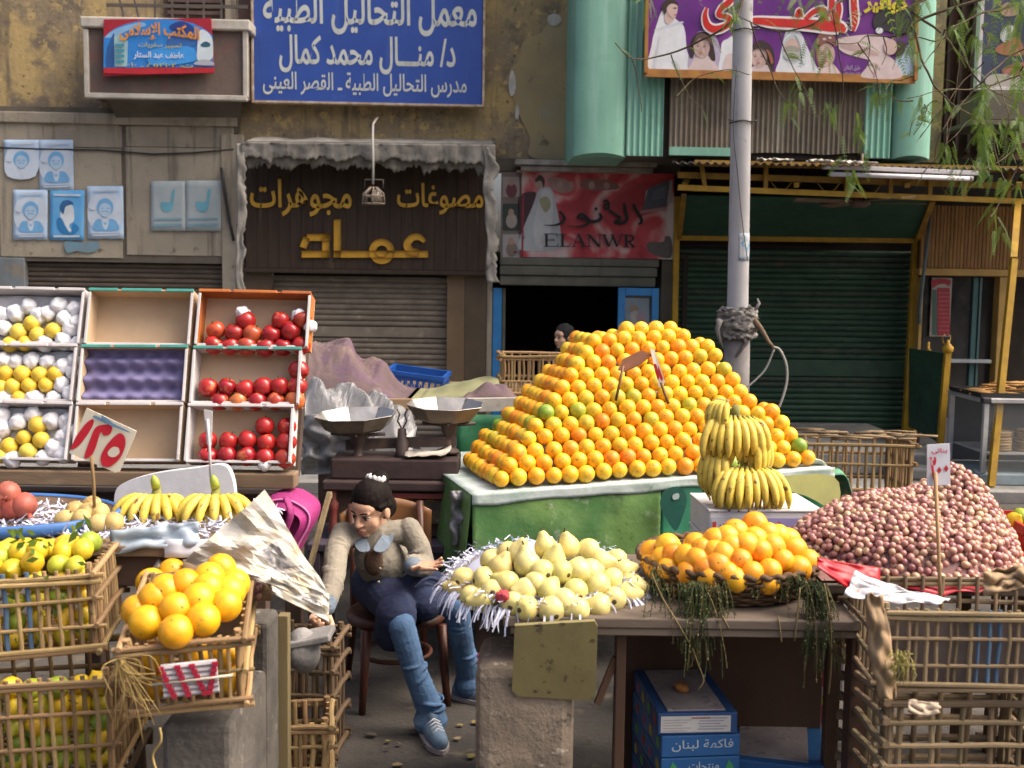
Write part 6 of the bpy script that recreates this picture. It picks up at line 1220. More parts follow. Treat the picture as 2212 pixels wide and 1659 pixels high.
m_app = hueramp('apple_skin', [(0,(.32,.014,.016)),(.4,(.39,.022,.02)),(.75,(.26,.010,.016)),(.93,(.45,.075,.03)),(1,(.48,.15,.045))], .24, .05, 20, [((.55,.16,.06), 26, .60, .72), ((.26,.012,.016), 34, .60, .74)], .08, .5)
m_yfr = hueramp('yellow_fruit_skin', [(0,(.72,.52,.06)),(.6,(.70,.45,.035)),(1,(.62,.50,.08))], .45, .15, 14, [((.45,.33,.06), 30, .66, .75)])
m_pear = hueramp('pear_skin', [(0,(.62,.525,.185)),(.5,(.65,.55,.215)),(.85,(.56,.50,.155)),(1,(.62,.48,.18))], .42, .15, 14, [((.33,.22,.07), 55, .69, .75), ((.52,.24,.12), 15, .69, .80), ((.46,.45,.14), 14, .62, .78)])
m_guav = hueramp('guava_skin', [(0,(.50,.38,.15)),(1,(.44,.30,.10))], .55, .3, 14, [((.28,.17,.06), 50, .60, .70)])
m_pom = hueramp('pomegranate_skin', [(0,(.30,.06,.04)),(1,(.40,.12,.08))], .5, .3, 14, [((.18,.07,.05), 40, .58, .7)])
m_ban = hueramp('banana_skin', [(0,(.66,.48,.06)),(1,(.60,.45,.08))], .5, .1, 10, [((.15,.08,.025), 34, .62, .68), ((.52,.42,.08), 18, .6, .74)])
m_banstem = mat('banana_stem', (.26,.27,.07), (.15,.14,.05), sc=30, rough=.8)
m_grape = hueramp('grape_skin', [(0,(.32,.14,.14)),(.35,(.40,.205,.17)),(.7,(.46,.265,.19)),(1,(.49,.35,.21))], .30, .06, 20, None, .35, .5)
m_wrap = mat('wrapping_tissue', (.76,.76,.78), (.66,.67,.70), sc=18, rough=.85, bump=.25, bsc=70, sss=.1)
m_nav = flat((.16,.15,.035), .7, 'stem_scar')
m_calyx = flat((.07,.045,.02), .8, 'calyx')
def round_fruit(r, nu=20, nv=13, sq=.97, dim=.02, seed=0, lumps=.012):
    b = B(); b.ball((0,0,0), r, nu, nv, 0, (1,1,sq))
    out = []
    for v in b.v:
        p = V(v); d = p.normalized(); k = 1 + lumps*NZ.noise(d*1.7+V((seed,seed*2,0))) ; z = d.z
        if z > .93: k -= dim*((z-.93)/.07)**1.5
        if z < -.95: k -= dim*.6*((-z-.95)/.05)
        out.append(tuple(p*k))
    b.v = out; return b
def orange_mesh(r, mt, seed, name='orange'):
    b = round_fruit(r, 22, 14, .97, .03, seed); o = len(b.v)
    b.lathe([(0,.004*r*20/20+.0008),(r*.055,.0008),(r*.085,-.002)], 7, 1, (0,0,r*.945)); return b.mesh(name, [mt, m_nav])
def rotm(): 
    u = [rnd.gauss(0,1) for _ in range(4)]; from mathutils import Quaternion as Q; q = Q(u); q.normalize(); return q.to_matrix().to_4x4()
def facing(scar, spread=.9):      # turn so that the scar (+z) looks roughly to the street
    d = (V(scar) + V((rnd.gauss(0,spread), rnd.gauss(0,spread*.6), rnd.gauss(0,spread)))).normalized(); return d.to_track_quat('Z','Y').to_matrix().to_4x4() @ M.Rotation(rnd.random()*6,4,'Z')
def S_(k): return M.Diagonal((k*rnd.uniform(.98,1.02), k*rnd.uniform(.98,1.02), k, 1))
def screen(p):
    q = CM.inverted() @ (V(p)-V((0,0,CAMZ))); return 1106+FP_*q.x/-q.z, 829.5-FP_*q.y/-q.z
def label_rows(objs, fmt, step):  # name each by its row from the bottom and its place from the left, as seen from the street
    P = sorted(((screen(o.matrix_basis.translation), o) for o in objs), key=lambda t: -t[0][1]); rows = []; cur = []; y_ = None
    for s, o in P:
        if y_ is None or y_-s[1] > step: cur = []; rows.append(cur); y_ = s[1]
        cur.append((s[0], o))
    for i, rw in enumerate(rows):
        for k, (_, o) in enumerate(sorted(rw, key=lambda t: t[0])): yield o, fmt % (nth(k), nth(i))

# ---- the orange pyramid
DO = .0725
om = [orange_mesh(DO/2, m_or, k) for k in range(4)]
NXB, NYB, NL = 20, 8, 12
pile = []
for L_ in range(NL):
    zz = DO*.5 + L_*DO*.655 + .004
    nx = NXB-int(L_*1.16+.3); ny = max(3, NYB - int(L_*.45))
    for i in range(nx):
        for j in range(ny):
            if not (j == 0 or i == 0 or (i == nx-1 and j < 2) or (L_ == NL-1 and j < 3) or (j == 1 and i == nx-1) or (i == 1 and j < 3)): continue
            
            sx = 1.025
            x = .125+(i+.66*L_)*DO*sx + rnd.uniform(-.005,.005); y_ = .055+(j+.5*L_)*DO*.98 + rnd.uniform(-.003,.003)
            if i == 0 and j > 7: continue
            p = ST(x, y_, zz + rnd.uniform(-.004,.004) + (.012*(i/nx) if L_ > 8 else 0)); pile.append((L_, i, j, p))
for i, k in ((2,0),(3,0),(4,0),(5,0)): pile.append((NL, i, k, ST(.125+(i+.66*NL)*DO, .055+(k+.5*NL)*DO, DO*.5+NL*DO*.655)))
rr2 = random.Random(3)
for L_, i, j, p in pile:
    o = link('orange', om[rr2.randrange(4)], None, M.Translation(p) @ facing((-.1,-1,.1) if j == 0 else (-1,-.3,.1), .35) @ S_(rnd.uniform(.93,1.06)))
    if j == 0: lb = 'pyramid orange, front face, %s row from the bottom, %s from the left' % (nth(L_), nth(i))
    elif i == 0: lb = 'pyramid orange, left flank, %s row from the bottom, %s back from the corner' % (nth(L_), nth(j))
    else: lb = 'pyramid orange, behind the front face, %s row, %s across, %s back' % (nth(L_), nth(i), nth(j))
    tag(o, lb, 'orange', 'oranges stacked in the pyramid')
# the box the pyramid is built around
b = B(); b.slab([ST(.55,.42,.005), ST(1.15,.42,.005), ST(1.15,.80,.005), ST(.55,.80,.005)], (0,0,1), .30); part(stl, 'inner_support', b, m_kraft)

# ---- generic heap placement: a pixel's ray meets a heap surface
def hit(px, py, surf, y0, y1, n=400):
    for i in range(n):
        y_ = y0+(y1-y0)*i/n; p = D(px, py, y_)
        if p.z <= surf(p.x, p.y): return p
    return None

# ---- table with pears and the basket of oranges
zt3 = .703; xa, xb = D(1180,1330,3.0).x, D(1845,1320,3.0).x
tb3 = thing('wooden_table', 'brown wooden table carrying the pear tray and orange basket', 'table', V(((xa+xb)/2,3.3,0)))
m_tbl = mat('table_grey_wood', (.15,.115,.085), (.085,.065,.05), sc=5, rough=.85, bump=.35, stretch=(.25,1,1))
for k in range(4): b = B(); b.bbox(xa-.12, xb, 2.93+k*.185, 2.93+k*.185+.18, zt3-.028, zt3, .004); part(tb3, 'plank', b, m_tbl)
m_pan = mat('brown_panel', (.085,.042,.022), (.05,.027,.016), sc=3, rough=.7, bump=.15, stretch=(1,1,.3))
b = B(); b.bbox(D(1345,1500,3.35).x, D(1790,1500,3.35).x, 3.42, 3.44, 0, zt3-.03, .003); part(tb3, 'back_panel', b, m_pan)
for px in (1336, 1838): x = D(px,1500,3.0).x; b = B(); b.bbox(x-.012,x+.05 if px > 1500 else x+.016,2.97,3.03,0,zt3-.029,.003); part(tb3, 'leg', b, m_pan)
for x in (xa-.08, xb-.08): b = B(); b.bbox(x-.02,x+.02,3.58,3.62,0,zt3-.029,.003); part(tb3, 'leg', b, m_pan)
b = B(); b.bbox(xa-.1, xb-.01, 2.935, 2.96, zt3-.05, zt3-.029, .003); part(tb3, 'apron', b, m_tbl)
b = B(); b.bar(D(1290,1520,2.99), D(1330,1420,2.99), .018); part(tb3, 'brace', b, m_pan)
# leaning square board and stone pillar
m_olive = mat('olive_board', (.22,.185,.075), (.155,.13,.055), sc=4, rough=.7, bump=.2, spots=[((.05,.04,.025), 22, .60, .68), ((.28,.24,.11), 5, .6, .75)])
b = B(); q = [(1112,1352),(1285,1342),(1291,1354),(1287,1500),(1278,1514),(1118,1504),(1106,1492)]
b.slab([D(x,y,2.86+.0003*(y-1340)) for x,y in q], (0,1,0), .022); solid('square_board', b, m_olive, 'worn olive square board propped under the pear tray', 'board')
b = B(); xs0, xs1 = D(1032,1550,3.02).x, D(1238,1550,3.02).x; b.bbox(xs0, xs1, 2.92, 3.2, 0, .57, .035)
for i, v in enumerate(b.v): n_ = NZ.noise(V(v)*9); b.v[i] = tuple(V(v)+V((.012*n_, .012*n_, .01*n_ if v[2] > .1 else 0)))
solid('stone_pillar', b, mat('speckled_stone', (.24,.19,.14), (.14,.11,.082), sc=6, rough=.95, bump=1.0, bsc=26, spots=[((.36,.31,.24), 24, .60, .68), ((.06,.05,.04), 16, .63, .70)]), 'squat speckled stone pillar beneath the pear tray', 'pillar')
# pear tray
pc_ = V((D(1172,1270,3.2).x, 3.22, zt3+.01)); TT = R(5)
TMX = M.Translation(pc_) @ M.Rotation(TT,4,'X') 
pt_ = link('metal_tray', None); pt_.matrix_basis = TMX; tag(pt_, 'round tin tray edged with white paper shreds under the pears', 'tray')
b = B(); b.lathe([(0,.006),(.255,.006),(.285,.03),(.29,.03),(.262,.0),(0,0)], 48); local(pt_, 'tray_body', b, mat('dull_tin', (.30,.28,.25), (.2,.18,.16), sc=6, rough=.45, metal=.5))
def psurf(x, y_):
    q = TMX.inverted() @ V((x,y_,pc_.z)); r2 = sqrt(q.x**2+q.y**2); return (TMX @ V((q.x,q.y,.03+.165*max(0,1-(r2/.285)**2.0)))).z
def pear_mesh(k):
    b = B(); s = .040
    prof = [(0,-1.0),(.28,-.99),(.62,-.88),(.88,-.55),(.98,-.15),(.93,.25),(.74,.62),(.52,.95),(.36,1.22),(.24,1.38),(.1,1.44),(0,1.42)]
    n = 18; pr = []
    for i in range(len(prof)-1):
        for t in (0,.5): a, c = prof[i], prof[i+1]; pr.append((a[0]+(c[0]-a[0])*t, a[1]+(c[1]-a[1])*t))
    pr.append(prof[-1]); b.lathe([(r_*s, z*s*.92) for r_, z in pr], n)
    b.v = [tuple(V(v) + V((.10*s*(v[2]/s)*abs(v[2]/s)*.5*(k-1), 0, 0)) + V(v).normalized()*s*.05*NZ.noise(V(v)*28+V((k,0,0)))) for v in b.v]
    b.tube([(.0,0,1.28*s),(.003,0,1.5*s),(.006,.002,1.62*s)], [.0032,.0022,.0026], 6, 1); b.lathe([(0,-.0015),(.006,-.001),(.009,.001)], 7, 1, (0,0,-.925*s)); return b.mesh('pear', [m_pear, m_calyx])
pm = [pear_mesh(k) for k in range(3)]
cv3 = crop(1080, 1250, 2.1686)
pears = [(615,215),(735,215),(845,235),(665,280),(920,300),(515,305),(470,250),(415,250),(325,290),(375,325),(795,345),(1040,345),(290,395),(175,400),(405,410),(505,450),(635,450),(775,455),(895,420),(975,395),(1085,430),(1060,475),(985,500),(785,555),(645,555),(515,550),(900,535),(220,490),(275,505),(595,350),(560,410),(700,350),(440,520),(710,510),(860,350),(140,440),(330,460),(1000,290)]
objs = []
ups = {0:1,1:1,3:1,5:1,6:1,9:1,10:-1}
for i, q in enumerate(pears):
    p = hit(*cv3(*q), psurf, 2.85, 3.6)
    if p is None: continue
    k = ups.get(i, 0); d = V((rnd.uniform(-.4,.4), rnd.uniform(-.5,.2), 1)) if k == 1 else V((rnd.uniform(-.8,.8), rnd.uniform(.2,1), rnd.uniform(-.1,.4))) if rnd.random() < .62 else V((rnd.choice((-1,1)), rnd.uniform(-.5,.3), rnd.uniform(-.1,.4)))
    if k == -1: d = V((.2,.9,.5))
    o = link('pear', pm[rnd.randrange(3)], None, M.Translation(p-V((0,0,.02))) @ d.to_track_quat('Z','Y').to_matrix().to_4x4() @ S_(rnd.uniform(.86,1.0))); objs.append(o)
for o, lb in label_rows(objs, 'pale yellow pear on the tray, %s from the left in the %s row up', 24): tag(o, lb, 'pear', 'pears heaped on the tray')
# the mass beneath them: paper and filling
b = B(); b.lathe([(.25,.012),(.22,.05),(.12,.10),(.0,.12)], 24, 0, (0,0,0)); b.v = [tuple(TMX @ V(v)) for v in b.v]; part(pt_, 'bedding', b, m_shred)
b = B()
def gen():
    a = rnd.random()*2*pi; r_ = rnd.uniform(.235,.284); p = TMX @ V((r_*cos(a), r_*sin(a), .034+.03*rnd.random())); return p, (cos(a)*.3+rnd.uniform(-1,1), sin(a)*.3+rnd.uniform(-1,1), rnd.uniform(-.4,.25))
shreds(b, 800, gen, (.012,.034), .0028)
def gen2():
    a = rnd.choice((R(rnd.gauss(188,7)), R(rnd.gauss(214,13)), R(rnd.gauss(238,8)), R(rnd.gauss(335,7)), R(rnd.gauss(345,5)), R(rnd.uniform(180,355)))); p = TMX @ V((.288*cos(a), .288*sin(a), .03)); return p, (cos(a)*.6, sin(a)*.6-.1, -.15)
shreds(b, 170, gen2, (.025,.085), .003, .5)
q_ = [D(x,y,2.90) for x,y in ((1192,1330),(1191,1370),(1190,1405),(1186,1440))]; b.add([v for p in q_ for v in (p-V((.005,0,0)), p+V((.005,.002,0)))], [(0,1,3,2),(2,3,5,4),(4,5,7,6)])
solid('paper_shreds', b, m_shred, 'white paper shreds fringing the pear tray and hanging over its edge', 'shredded paper', kind='stuff')
b = round_fruit(.021, 16, 12, .8, 0, 3, .45); b.v = [tuple(V(v)+D(1086,1288,2.965)) for v in b.v]; solid('red_wrapper', b, mat('red_tissue', (.42,.045,.06), (.30,.03,.04), sc=30, rough=.6, bump=.5), 'scrap of red tissue between the pears at the front left', 'tissue')

# ---- wicker basket with oranges
bc_ = V((D(1578,1262,3.22).x, 3.265, zt3+.006)); BMX = M.Translation(bc_) 
bk = link('wicker_basket', None); bk.matrix_basis = BMX; tag(bk, 'shallow round brown wicker basket on the wooden table', 'basket')
m_wick = mat('wicker', (.125,.07,.032), (.07,.04,.02), sc=14, rough=.8, bump=.3, var=.2)
RB0, RB1, HB = .215, .27, .085
ns = 40
for k in range(9):
    t = (k+.5)/9; rr_ = RB0+(RB1-RB0)*t**.8; b = B()
    pts = [V(((rr_+.006*cos(ns/2*a+pi*k))*cos(a), (rr_+.006*cos(ns/2*a+pi*k))*sin(a), HB*t+.003*NZ.noise((a*3,k,1)))) for a in [2*pi*i/160 for i in range(161)]]
    b.tube(pts, .0052, 5, 0, False); local(bk, 'weave_ring', b, m_wick)
for i in range(ns):
    a = 2*pi*i/ns; b = B(); b.tube([V((RB0*cos(a),RB0*sin(a),0)), V(((RB0+RB1)/2*cos(a),(RB0+RB1)/2*sin(a),HB*.5)), V((RB1*cos(a),RB1*sin(a),HB+.01))], .004, 5); local(bk, 'stake', b, m_wick)
b = B(); b.tube([V(((RB1+.003*sin(40*a))*cos(a),(RB1+.003*sin(40*a))*sin(a),HB+.008+.004*cos(40*a))) for a in [2*pi*i/240 for i in range(241)]], .009, 6, 0, False); local(bk, 'rim', b, m_wick)
b = B(); b.lathe([(0,.002),(RB0,.002)], 32); b.lathe([(RB0-.004,.004),(RB1-.008,HB-.01)], 32); local(bk, 'lining', b, m_wdark)
def bsurf(x, y_):
    q = BMX.inverted() @ V((x,y_,bc_.z)); r2 = sqrt(q.x**2+q.y**2); return (BMX @ V((q.x,q.y,HB+.022+.125*max(-.02,1-(r2/.24)**2.0) if r2 < .245 else -.3))).z
bo = [orange_mesh(.0385, m_or2, k+9) for k in range(3)]
lst = [(1280,243),(1195,280),(1190,325),(1215,355),(1285,362),(1385,300),(1305,290),(1465,265),(1430,235),(1390,385),(1480,365),(1535,215),(1505,410),(1550,350),(1645,165),(1750,125),(1750,205),(1620,245),(1575,290),(1670,320),(1645,425),(1735,390),(1780,270),(1830,375),(1820,440),(1900,320),(1875,190),(1845,250),(1960,260),(1985,365),(2035,325),(1700,240),(1930,215),(1530,275),(1600,200),(1820,180),(1250,310),(1440,320),(1600,390)]
objs = []
for q in lst:
    p = hit(*cv3(*q), bsurf, 2.9, 3.7)
    if p is None or p.z < bc_.z: continue
    o = link('orange', bo[rnd.randrange(3)], None, M.Translation(p-V((0,0,.004))) @ facing((0,-1,.3), .8) @ S_(rnd.uniform(.9,1.06))); objs.append(o)
for i in range(10):
    a = 2*pi*i/10; p = BMX @ V((.19*cos(a), .19*sin(a), HB-.012)); o = link('orange', bo[0], None, M.Translation(p) @ rotm()); objs.append(o)
for o, lb in label_rows(objs, 'orange in the wicker basket, %s from the left in the %s row up', 22): tag(o, lb, 'orange', 'oranges in the wicker basket')
# hanging greens
m_weed = mat('wilted_greens', (.075,.095,.03), (.04,.052,.018), sc=12, rough=.85, spots=[((.16,.12,.05), 9, .6, .72)])
m_weedy = mat('dry_greens', (.19,.14,.055), (.12,.09,.035), sc=12, rough=.9)
def weeds(label, anchors, y_):
    b = B()
    for (px, py, n, lmin, lmax, sp) in anchors:
        for _ in range(n):
            p = D(px+rnd.gauss(0,sp), py+rnd.uniform(-8,8), y_+rnd.uniform(-.02,.03)); l = rnd.uniform(lmin,lmax); mi = 0 if rnd.random() < .82 else 1; pts = [p]; d = V((rnd.uniform(-.3,.3), -.5, -.3)).normalized()
            for i in range(6): d = (d+V((rnd.uniform(-.15,.15), rnd.uniform(-.05,.12), -.5))).normalized(); pts.append(pts[-1]+d*l/6)
            b.tube(pts, .0012, 3, mi, False, False)
            for i in range(1, 7):
                for _k in range(3):
                    q = pts[i] + (pts[i-1]-pts[i])*rnd.random(); dd = V((rnd.uniform(-1,1), rnd.uniform(-1,.4), rnd.uniform(-1,.4))).normalized()*rnd.uniform(.006,.014); sd_ = dd.cross(V((.3,.5,.8))).normalized()*.0022; b.add([q, q+dd*.5+sd_, q+dd, q+dd*.5-sd_], [(0,1,2,3)], mi)
    return solid('green_herbs', b, [m_weed, m_weedy], label, 'herbs', kind='stuff')
weeds('dark wilted herbs trailing over the front and right rim of the basket', [(1500,1262,60,.08,.20,22),(1512,1262,34,.14,.28,10),(1460,1262,12,.03,.06,26),(1550,1262,22,.06,.16,10),(1755,1258,50,.08,.22,14),(1768,1262,34,.14,.28,8),(1700,1258,12,.03,.05,30),(1720,1245,14,.03,.06,14),(1410,1225,10,.06,.2,10),(1600,1268,6,.02,.04,60)], 2.985)
b = B()
for pts in ([(1408,1240),(1430,1290),(1460,1340),(1490,1390)],[(1680,1330),(1685,1360),(1688,1388)],[(1728,1270),(1722,1330),(1716,1385)],[(1780,1260),(1792,1330),(1796,1420),(1790,1500)],[(1560,1330),(1568,1345),(1575,1358)],[(1495,1400),(1510,1440),(1520,1470),(1508,1490)]):
    b.tube(smooth_loop([D(x,y,2.93) for x,y in pts],4,False), .0022, 4)
solid('dry_stalk', b, m_weedy, 'long dry stalks dangling in front of the wooden table', 'stalks', kind='stuff')

# ---- cartons below the table
m_bluec = mat('blue_carton', (.022,.07,.19), (.016,.05,.14), sc=5, rough=.55, spots=[((.08,.14,.28), 9, .64, .78)])
m_bluel = mat('blue_carton_bright', (.025,.12,.30), (.02,.09,.24), sc=5, rough=.5)
m_film = mat('filmed_top', (.34,.30,.28), (.22,.19,.19), sc=9, rough=.35, bump=.3, spots=[((.26,.18,.24), 12, .58, .72)])
cf = D(1497,1600,3.05); hB = .066
for k in range(6):
    z0 = .392-(k+1)*hB
    if z0 < -.01: z0 = 0
    r = thing('blue_carton', '%s blue printed fruit carton from the top of the stack under the table' % nth(k), 'carton', V((cf.x+rnd.uniform(-.004,.004), 3.05+.185, max(0,z0))), R(6+rnd.uniform(-1.5,1.5)), 'blue cartons under the table')
    W = .116; b = B(); b.bbox(-W,W,-.18,.18,.001,hB-.002,.003); local(r, 'box', b, m_bluec if k in (0,3) else m_bluel)
    if k == 0:
        b = B(); b.bbox(-W+.03,W-.032,-.165,.165,hB-.002,hB+.003,.001); local(r, 'film_window', b, m_film)
        b = B(); b.box(-W+.008,W-.02,-.1815,-.1803,.008,hB-.010); local(r, 'label_sheet', b, flat((.56,.54,.50)))
        for i in range(5):
            b = B(); b.box(.0+.005*(i%2),W-.03-.01*(i%3),-.1822,-.1816,hB-.018-i*.008,hB-.0155-i*.008); local(r, 'print_line', b, flat((.25,.26,.33)))
            b = B(); b.box(-W+.014,-.02-.012*(i%3),-.1822,-.1816,hB-.022-i*.008,hB-.0205-i*.008); local(r, 'print_line', b, flat((.30,.28,.30)))
        b = B(); b.box(-.02,.035,-.1822,-.1816,hB-.018,hB-.014); local(r, 'print_line', b, flat((.45,.12,.14)))
    elif k == 1: local(r, 'lettering', text_b('فاكهة لبنان', -W+.03, W-.02, .018, .052, -.1815, 0, .01), flat((.42,.50,.58)))
    elif k == 2:
        local(r, 'lettering', text_b('منتجات', -.035, .055, .022, .052, -.1815, 0, .01), flat((.42,.50,.58)))
        for x in (-W+.015, W-.05): b = B(); b.add([(x,-.1815,.008),(x+.04,-.1815,.008),(x+.03,-.1815,.04),(x+.018,-.1815,.055)], [(0,1,2,3)]); local(r, 'leaf_print', b, flat((.05,.28,.10)))
    for i in range(4): b = B(); y_ = -.14+i*.085; c = ((.35,.05,.04),(.10,.30,.06),(.42,.32,.05),(.30,.08,.2))[(i+k)%4]; b.add([(-W-.0012, y_+.02*cos(2*pi*j/9), hB*.5+.018*sin(2*pi*j/9)) for j in range(9)], [tuple(range(9))]); local(r, 'side_print', b, flat(c))
b = round_fruit(.022, 12, 8, .7, .05, 3, .25); o = link('dried_fruit', b.mesh('dried_fruit', mat('amber_fruit', (.42,.17,.035), (.28,.10,.02), sc=40, rough=.35, bump=.5)), None, M.Translation(D(1471,1530,3.21)+V((0,0,.0))) @ M.Rotation(R(20),4,'Y')); o.location.z = .392+.016; tag(o, 'shrivelled amber fruit lying on the top blue carton', 'fruit')
r = thing('blue_carton', 'separate low blue carton right of the blue stack', 'carton', V((D(1695,1640,3.2).x, 3.35, 0)), R(-14), 'blue cartons under the table')
b = B(); b.bbox(-.15,.15,-.2,.2,.001,.2,.004); local(r, 'box', b, m_bluel); b = B(); b.bbox(-.105,.105,-.17,.17,.2,.204,.001); local(r, 'film_window', b, m_film)
for k, (z0, c, lb) in enumerate(((.0,(.20,.15,.10),'plain brown carton at the bottom of the small stack under the table'),(.155,(.42,.36,.02),'yellow carton with a round fruit print under the table'),(.27,(.45,.40,.42),'pale carton with a red round print under the table'),(.405,(.40,.36,.38),'uppermost pale carton of the small stack under the table'))):
    hh_ = (.15,.11,.13,.12)[k]; r = thing('fruit_carton', lb, 'carton', V((D(1752,1500,3.62).x+.005*k, 3.66, z0)), R(-9+2*k), 'small cartons under the table')
    b = B(); b.bbox(-.075,.075,-.15,.15,.001,hh_,.003); local(r, 'box', b, flat(c,.7))
    if k: b = B(); b.add([(.022+.028*cos(2*pi*j/14),-.1512,hh_*.5+.034*sin(2*pi*j/14)) for j in range(14)], [tuple(range(14))]); local(r, 'round_print', b, flat((.42,.04,.08)))

# ================================================================== GRAPES, RED TARP, RIGHT CRATES
G1 = TRZ(V((D(1905,1500,2.75).x+.31, 2.75+.17, .575)), R(-1.5)); G1w, G1d, G1h = .62, .34, .225
palm_crate('upper right palm crate lined with newspaper below the grapes', G1, G1w, G1d, G1h, 24, 9, (.03,.32,.62,.92), m_palmg, .0060, blue=(9,10,11))
G2 = TRZ(V((D(1905,1600,2.78).x+.235, 2.78+.15, .175)), R(1)); palm_crate('empty lower right palm crate with wide gaps', G2, .47, .32, .375, 6, 5, (.04,.20,.36,.52,.68,.84,.97), m_palmg, .0085, dbl=False)
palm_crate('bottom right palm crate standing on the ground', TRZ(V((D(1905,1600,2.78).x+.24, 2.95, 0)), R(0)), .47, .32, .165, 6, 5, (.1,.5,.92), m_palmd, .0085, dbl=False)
b = B(); b.slab([G1 @ V((x,y_,z)) for x,y_,z in ((-.29,-.150,.012),(.29,-.150,.012),(.29,-.155,.205),(-.29,-.155,.205))], (0,1,0), .003); solid('crate_lining', b, mat('grey_lining', (.20,.155,.135), (.13,.10,.09), sc=7, rough=.9, bump=.3), 'grey-brown paper lining behind the ribs of the right crate', 'paper lining')
cG = V((D(1965,1200,3.45).x, 3.47, .775))
rtb = thing('grape_stand', 'low wooden stand under the grape heap', 'stand', V((cG.x,cG.y,0)))
b = B(); b.bbox(cG.x-.36, cG.x+.36, 3.12, 3.82, cG.z-.05, cG.z-.02, .004); part(rtb, 'board', b, m_tbl)
for x in (-.32,.32):
    for y_ in (3.16,3.78): b = B(); b.bbox(cG.x+x-.02,cG.x+x+.02,y_-.02,y_+.02,0,cG.z-.051,.003); part(rtb, 'leg', b, m_pan)
m_redt = mat('red_tarp', (.42,.008,.018), (.30,.006,.014), sc=5, rough=.35, bump=.2, bsc=20)
b = B()
def fn(u, v):
    a = 2*pi*u; r_ = .25+.17*v; sx = 1.06; z = cG.z-.016+.03*v**2+ .014*NZ.noise((cos(a)*4,sin(a)*4,v*2)); rr = r_*(1+.05*NZ.noise((cos(a)*3,sin(a)*3,2)))
    if v > .6: z -= .10*(v-.6)*(1+NZ.noise((cos(a)*5,sin(a)*5,4)))
    return V((cG.x+rr*cos(a)*sx, cG.y+rr*sin(a)*.93, z))
b.grid(fn, 80, 8); b.lathe([(.26,-.012),(0,-.012)], 40, 0, cG, 1.06, .93); o = solid('red_tarp', b, m_redt, 'glossy red plastic tarp spread under the grape heap', 'tarp'); md = o.modifiers.new('s','SOLIDIFY'); md.thickness = .003
b = B(); b.grid(lambda u, v: D(1765+135*u, 1205+ 22*u + (20+62*min(1,u*1.4))*v*(1-.25*u), 3.03+.06*u-.05*v+.015*NZ.noise((u*4,v*4,2))), 24, 12); o = solid('red_tarp', b, m_redt, 'red tarp flap hanging left of the newspaper crate', 'tarp'); md = o.modifiers.new('s','SOLIDIFY'); md.thickness = .003
def gsurf(x, y_):
    u = (x-cG.x)/(.365 if x < cG.x else .325); v = (y_-cG.y)/.335; r2 = u*u+v*v
    if r2 > 1.06: return cG.z-.02
    e = max(0, 1-r2)**.45
    h_ = .175*e + .135*math.exp(-((u-.58)/.30)**2-((v-.25)/.55)**2)*(e**.5) - .0*(u<0)
    if u < -.3: h_ *= 1-.35*(-u-.3)
    return cG.z+h_+.012*NZ.noise((x*14,y_*14,3))
gr = thing('grape_heap', 'big heap of dusky pink grapes on red tarp at the right', 'grapes', cG)
pts = []; cell = {}; rg_ = .0110
def ok(p, dmin):
    k = tuple(int(math.floor(c/dmin)) for c in p)
    for a in (-1,0,1):
        for c in (-1,0,1):
            for e in (-1,0,1):
                for q in cell.get((k[0]+a,k[1]+c,k[2]+e), ()):
                    if (q-p).length < dmin: return False
    cell.setdefault(k, []).append(p); return True
rg3 = random.Random(11)
for t in range(70000):
    x = cG.x+rg3.uniform(-.39,.39); y_ = cG.y+rg3.uniform(-.36,.36)
    if ((x-cG.x)/(.375 if x < cG.x else .335))**2+((y_-cG.y)/.345)**2 > 1: continue
    z = gsurf(x,y_); e = .004; sl2 = abs(gsurf(x+e,y_)-z)/e + abs(gsurf(x,y_-e)-z)/e
    p = V((x, y_, z - rg3.random()*.022*(1+sl2) + .004))
    if p.z < cG.z: p.z = cG.z+rg3.random()*.01
    if ok(p, .0170): pts.append(p)
print('grapes', len(pts))
gm = []
for k in range(3):
    b = B(); b.ball((0,0,0), rg_, 12, 8, 0, (1,1,1.08+.05*k)); gm.append(b.mesh('grape', m_grape))
def vis(p):
    s = gsurf(p.x, p.y); return (p.z - s) + .02*(cG.y-p.y)
pts.sort(key=lambda p: -(vis(p)) if p.y < cG.y+.12 else 9)
inv = wmx(gr).inverted()
for p in pts[:300]: link('grape', gm[rg3.randrange(3)], gr, inv @ M.Translation(p) @ rotm() @ M.Scale(rg3.uniform(.92,1.14),4))
gb_cols = []
m_gr2 = [hueramp('grape_skin_%d' % k, [(0,c),(1,c)], .30, .06, 20, None, .35, .5) for k, c in enumerate(((.31,.135,.135),(.37,.175,.155),(.42,.215,.175),(.47,.28,.195),(.49,.35,.21)))]
b = B()
for p in pts[300:]:
    q = rotm(); b.ball((0,0,0), rg_*rg3.uniform(.92,1.12), 9, 6, min(4,max(0,int(2.2+3.2*NZ.noise(p*22)+rg3.uniform(-.9,1.2)))), (1,1,1.1), M.Translation(p) @ q)
o = part(gr, 'grape_mass', b, m_gr2); o['kind'] = 'stuff'
b = B(); b.grid(lambda u, v: (lambda x, y_: V((x, y_, max(cG.z-.012, gsurf(x,y_)-.022))))(cG.x+.37*(2*u-1), cG.y+.34*(2*v-1)), 40, 40); part(gr, 'under_layer', b, flat((.22,.11,.10)))
for k in range(26):
    p = rg3.choice(pts[:900]); b = B(); d = V((rg3.uniform(-1,1), rg3.uniform(-1,0), rg3.uniform(0,.6))).normalized(); b.tube([p+V((0,0,.006)), p+d*.014+V((0,0,.008)), p+d*.028+V((0,0,.002))], .0013, 5); part(gr, 'stem', b, flat((.20,.19,.05)))
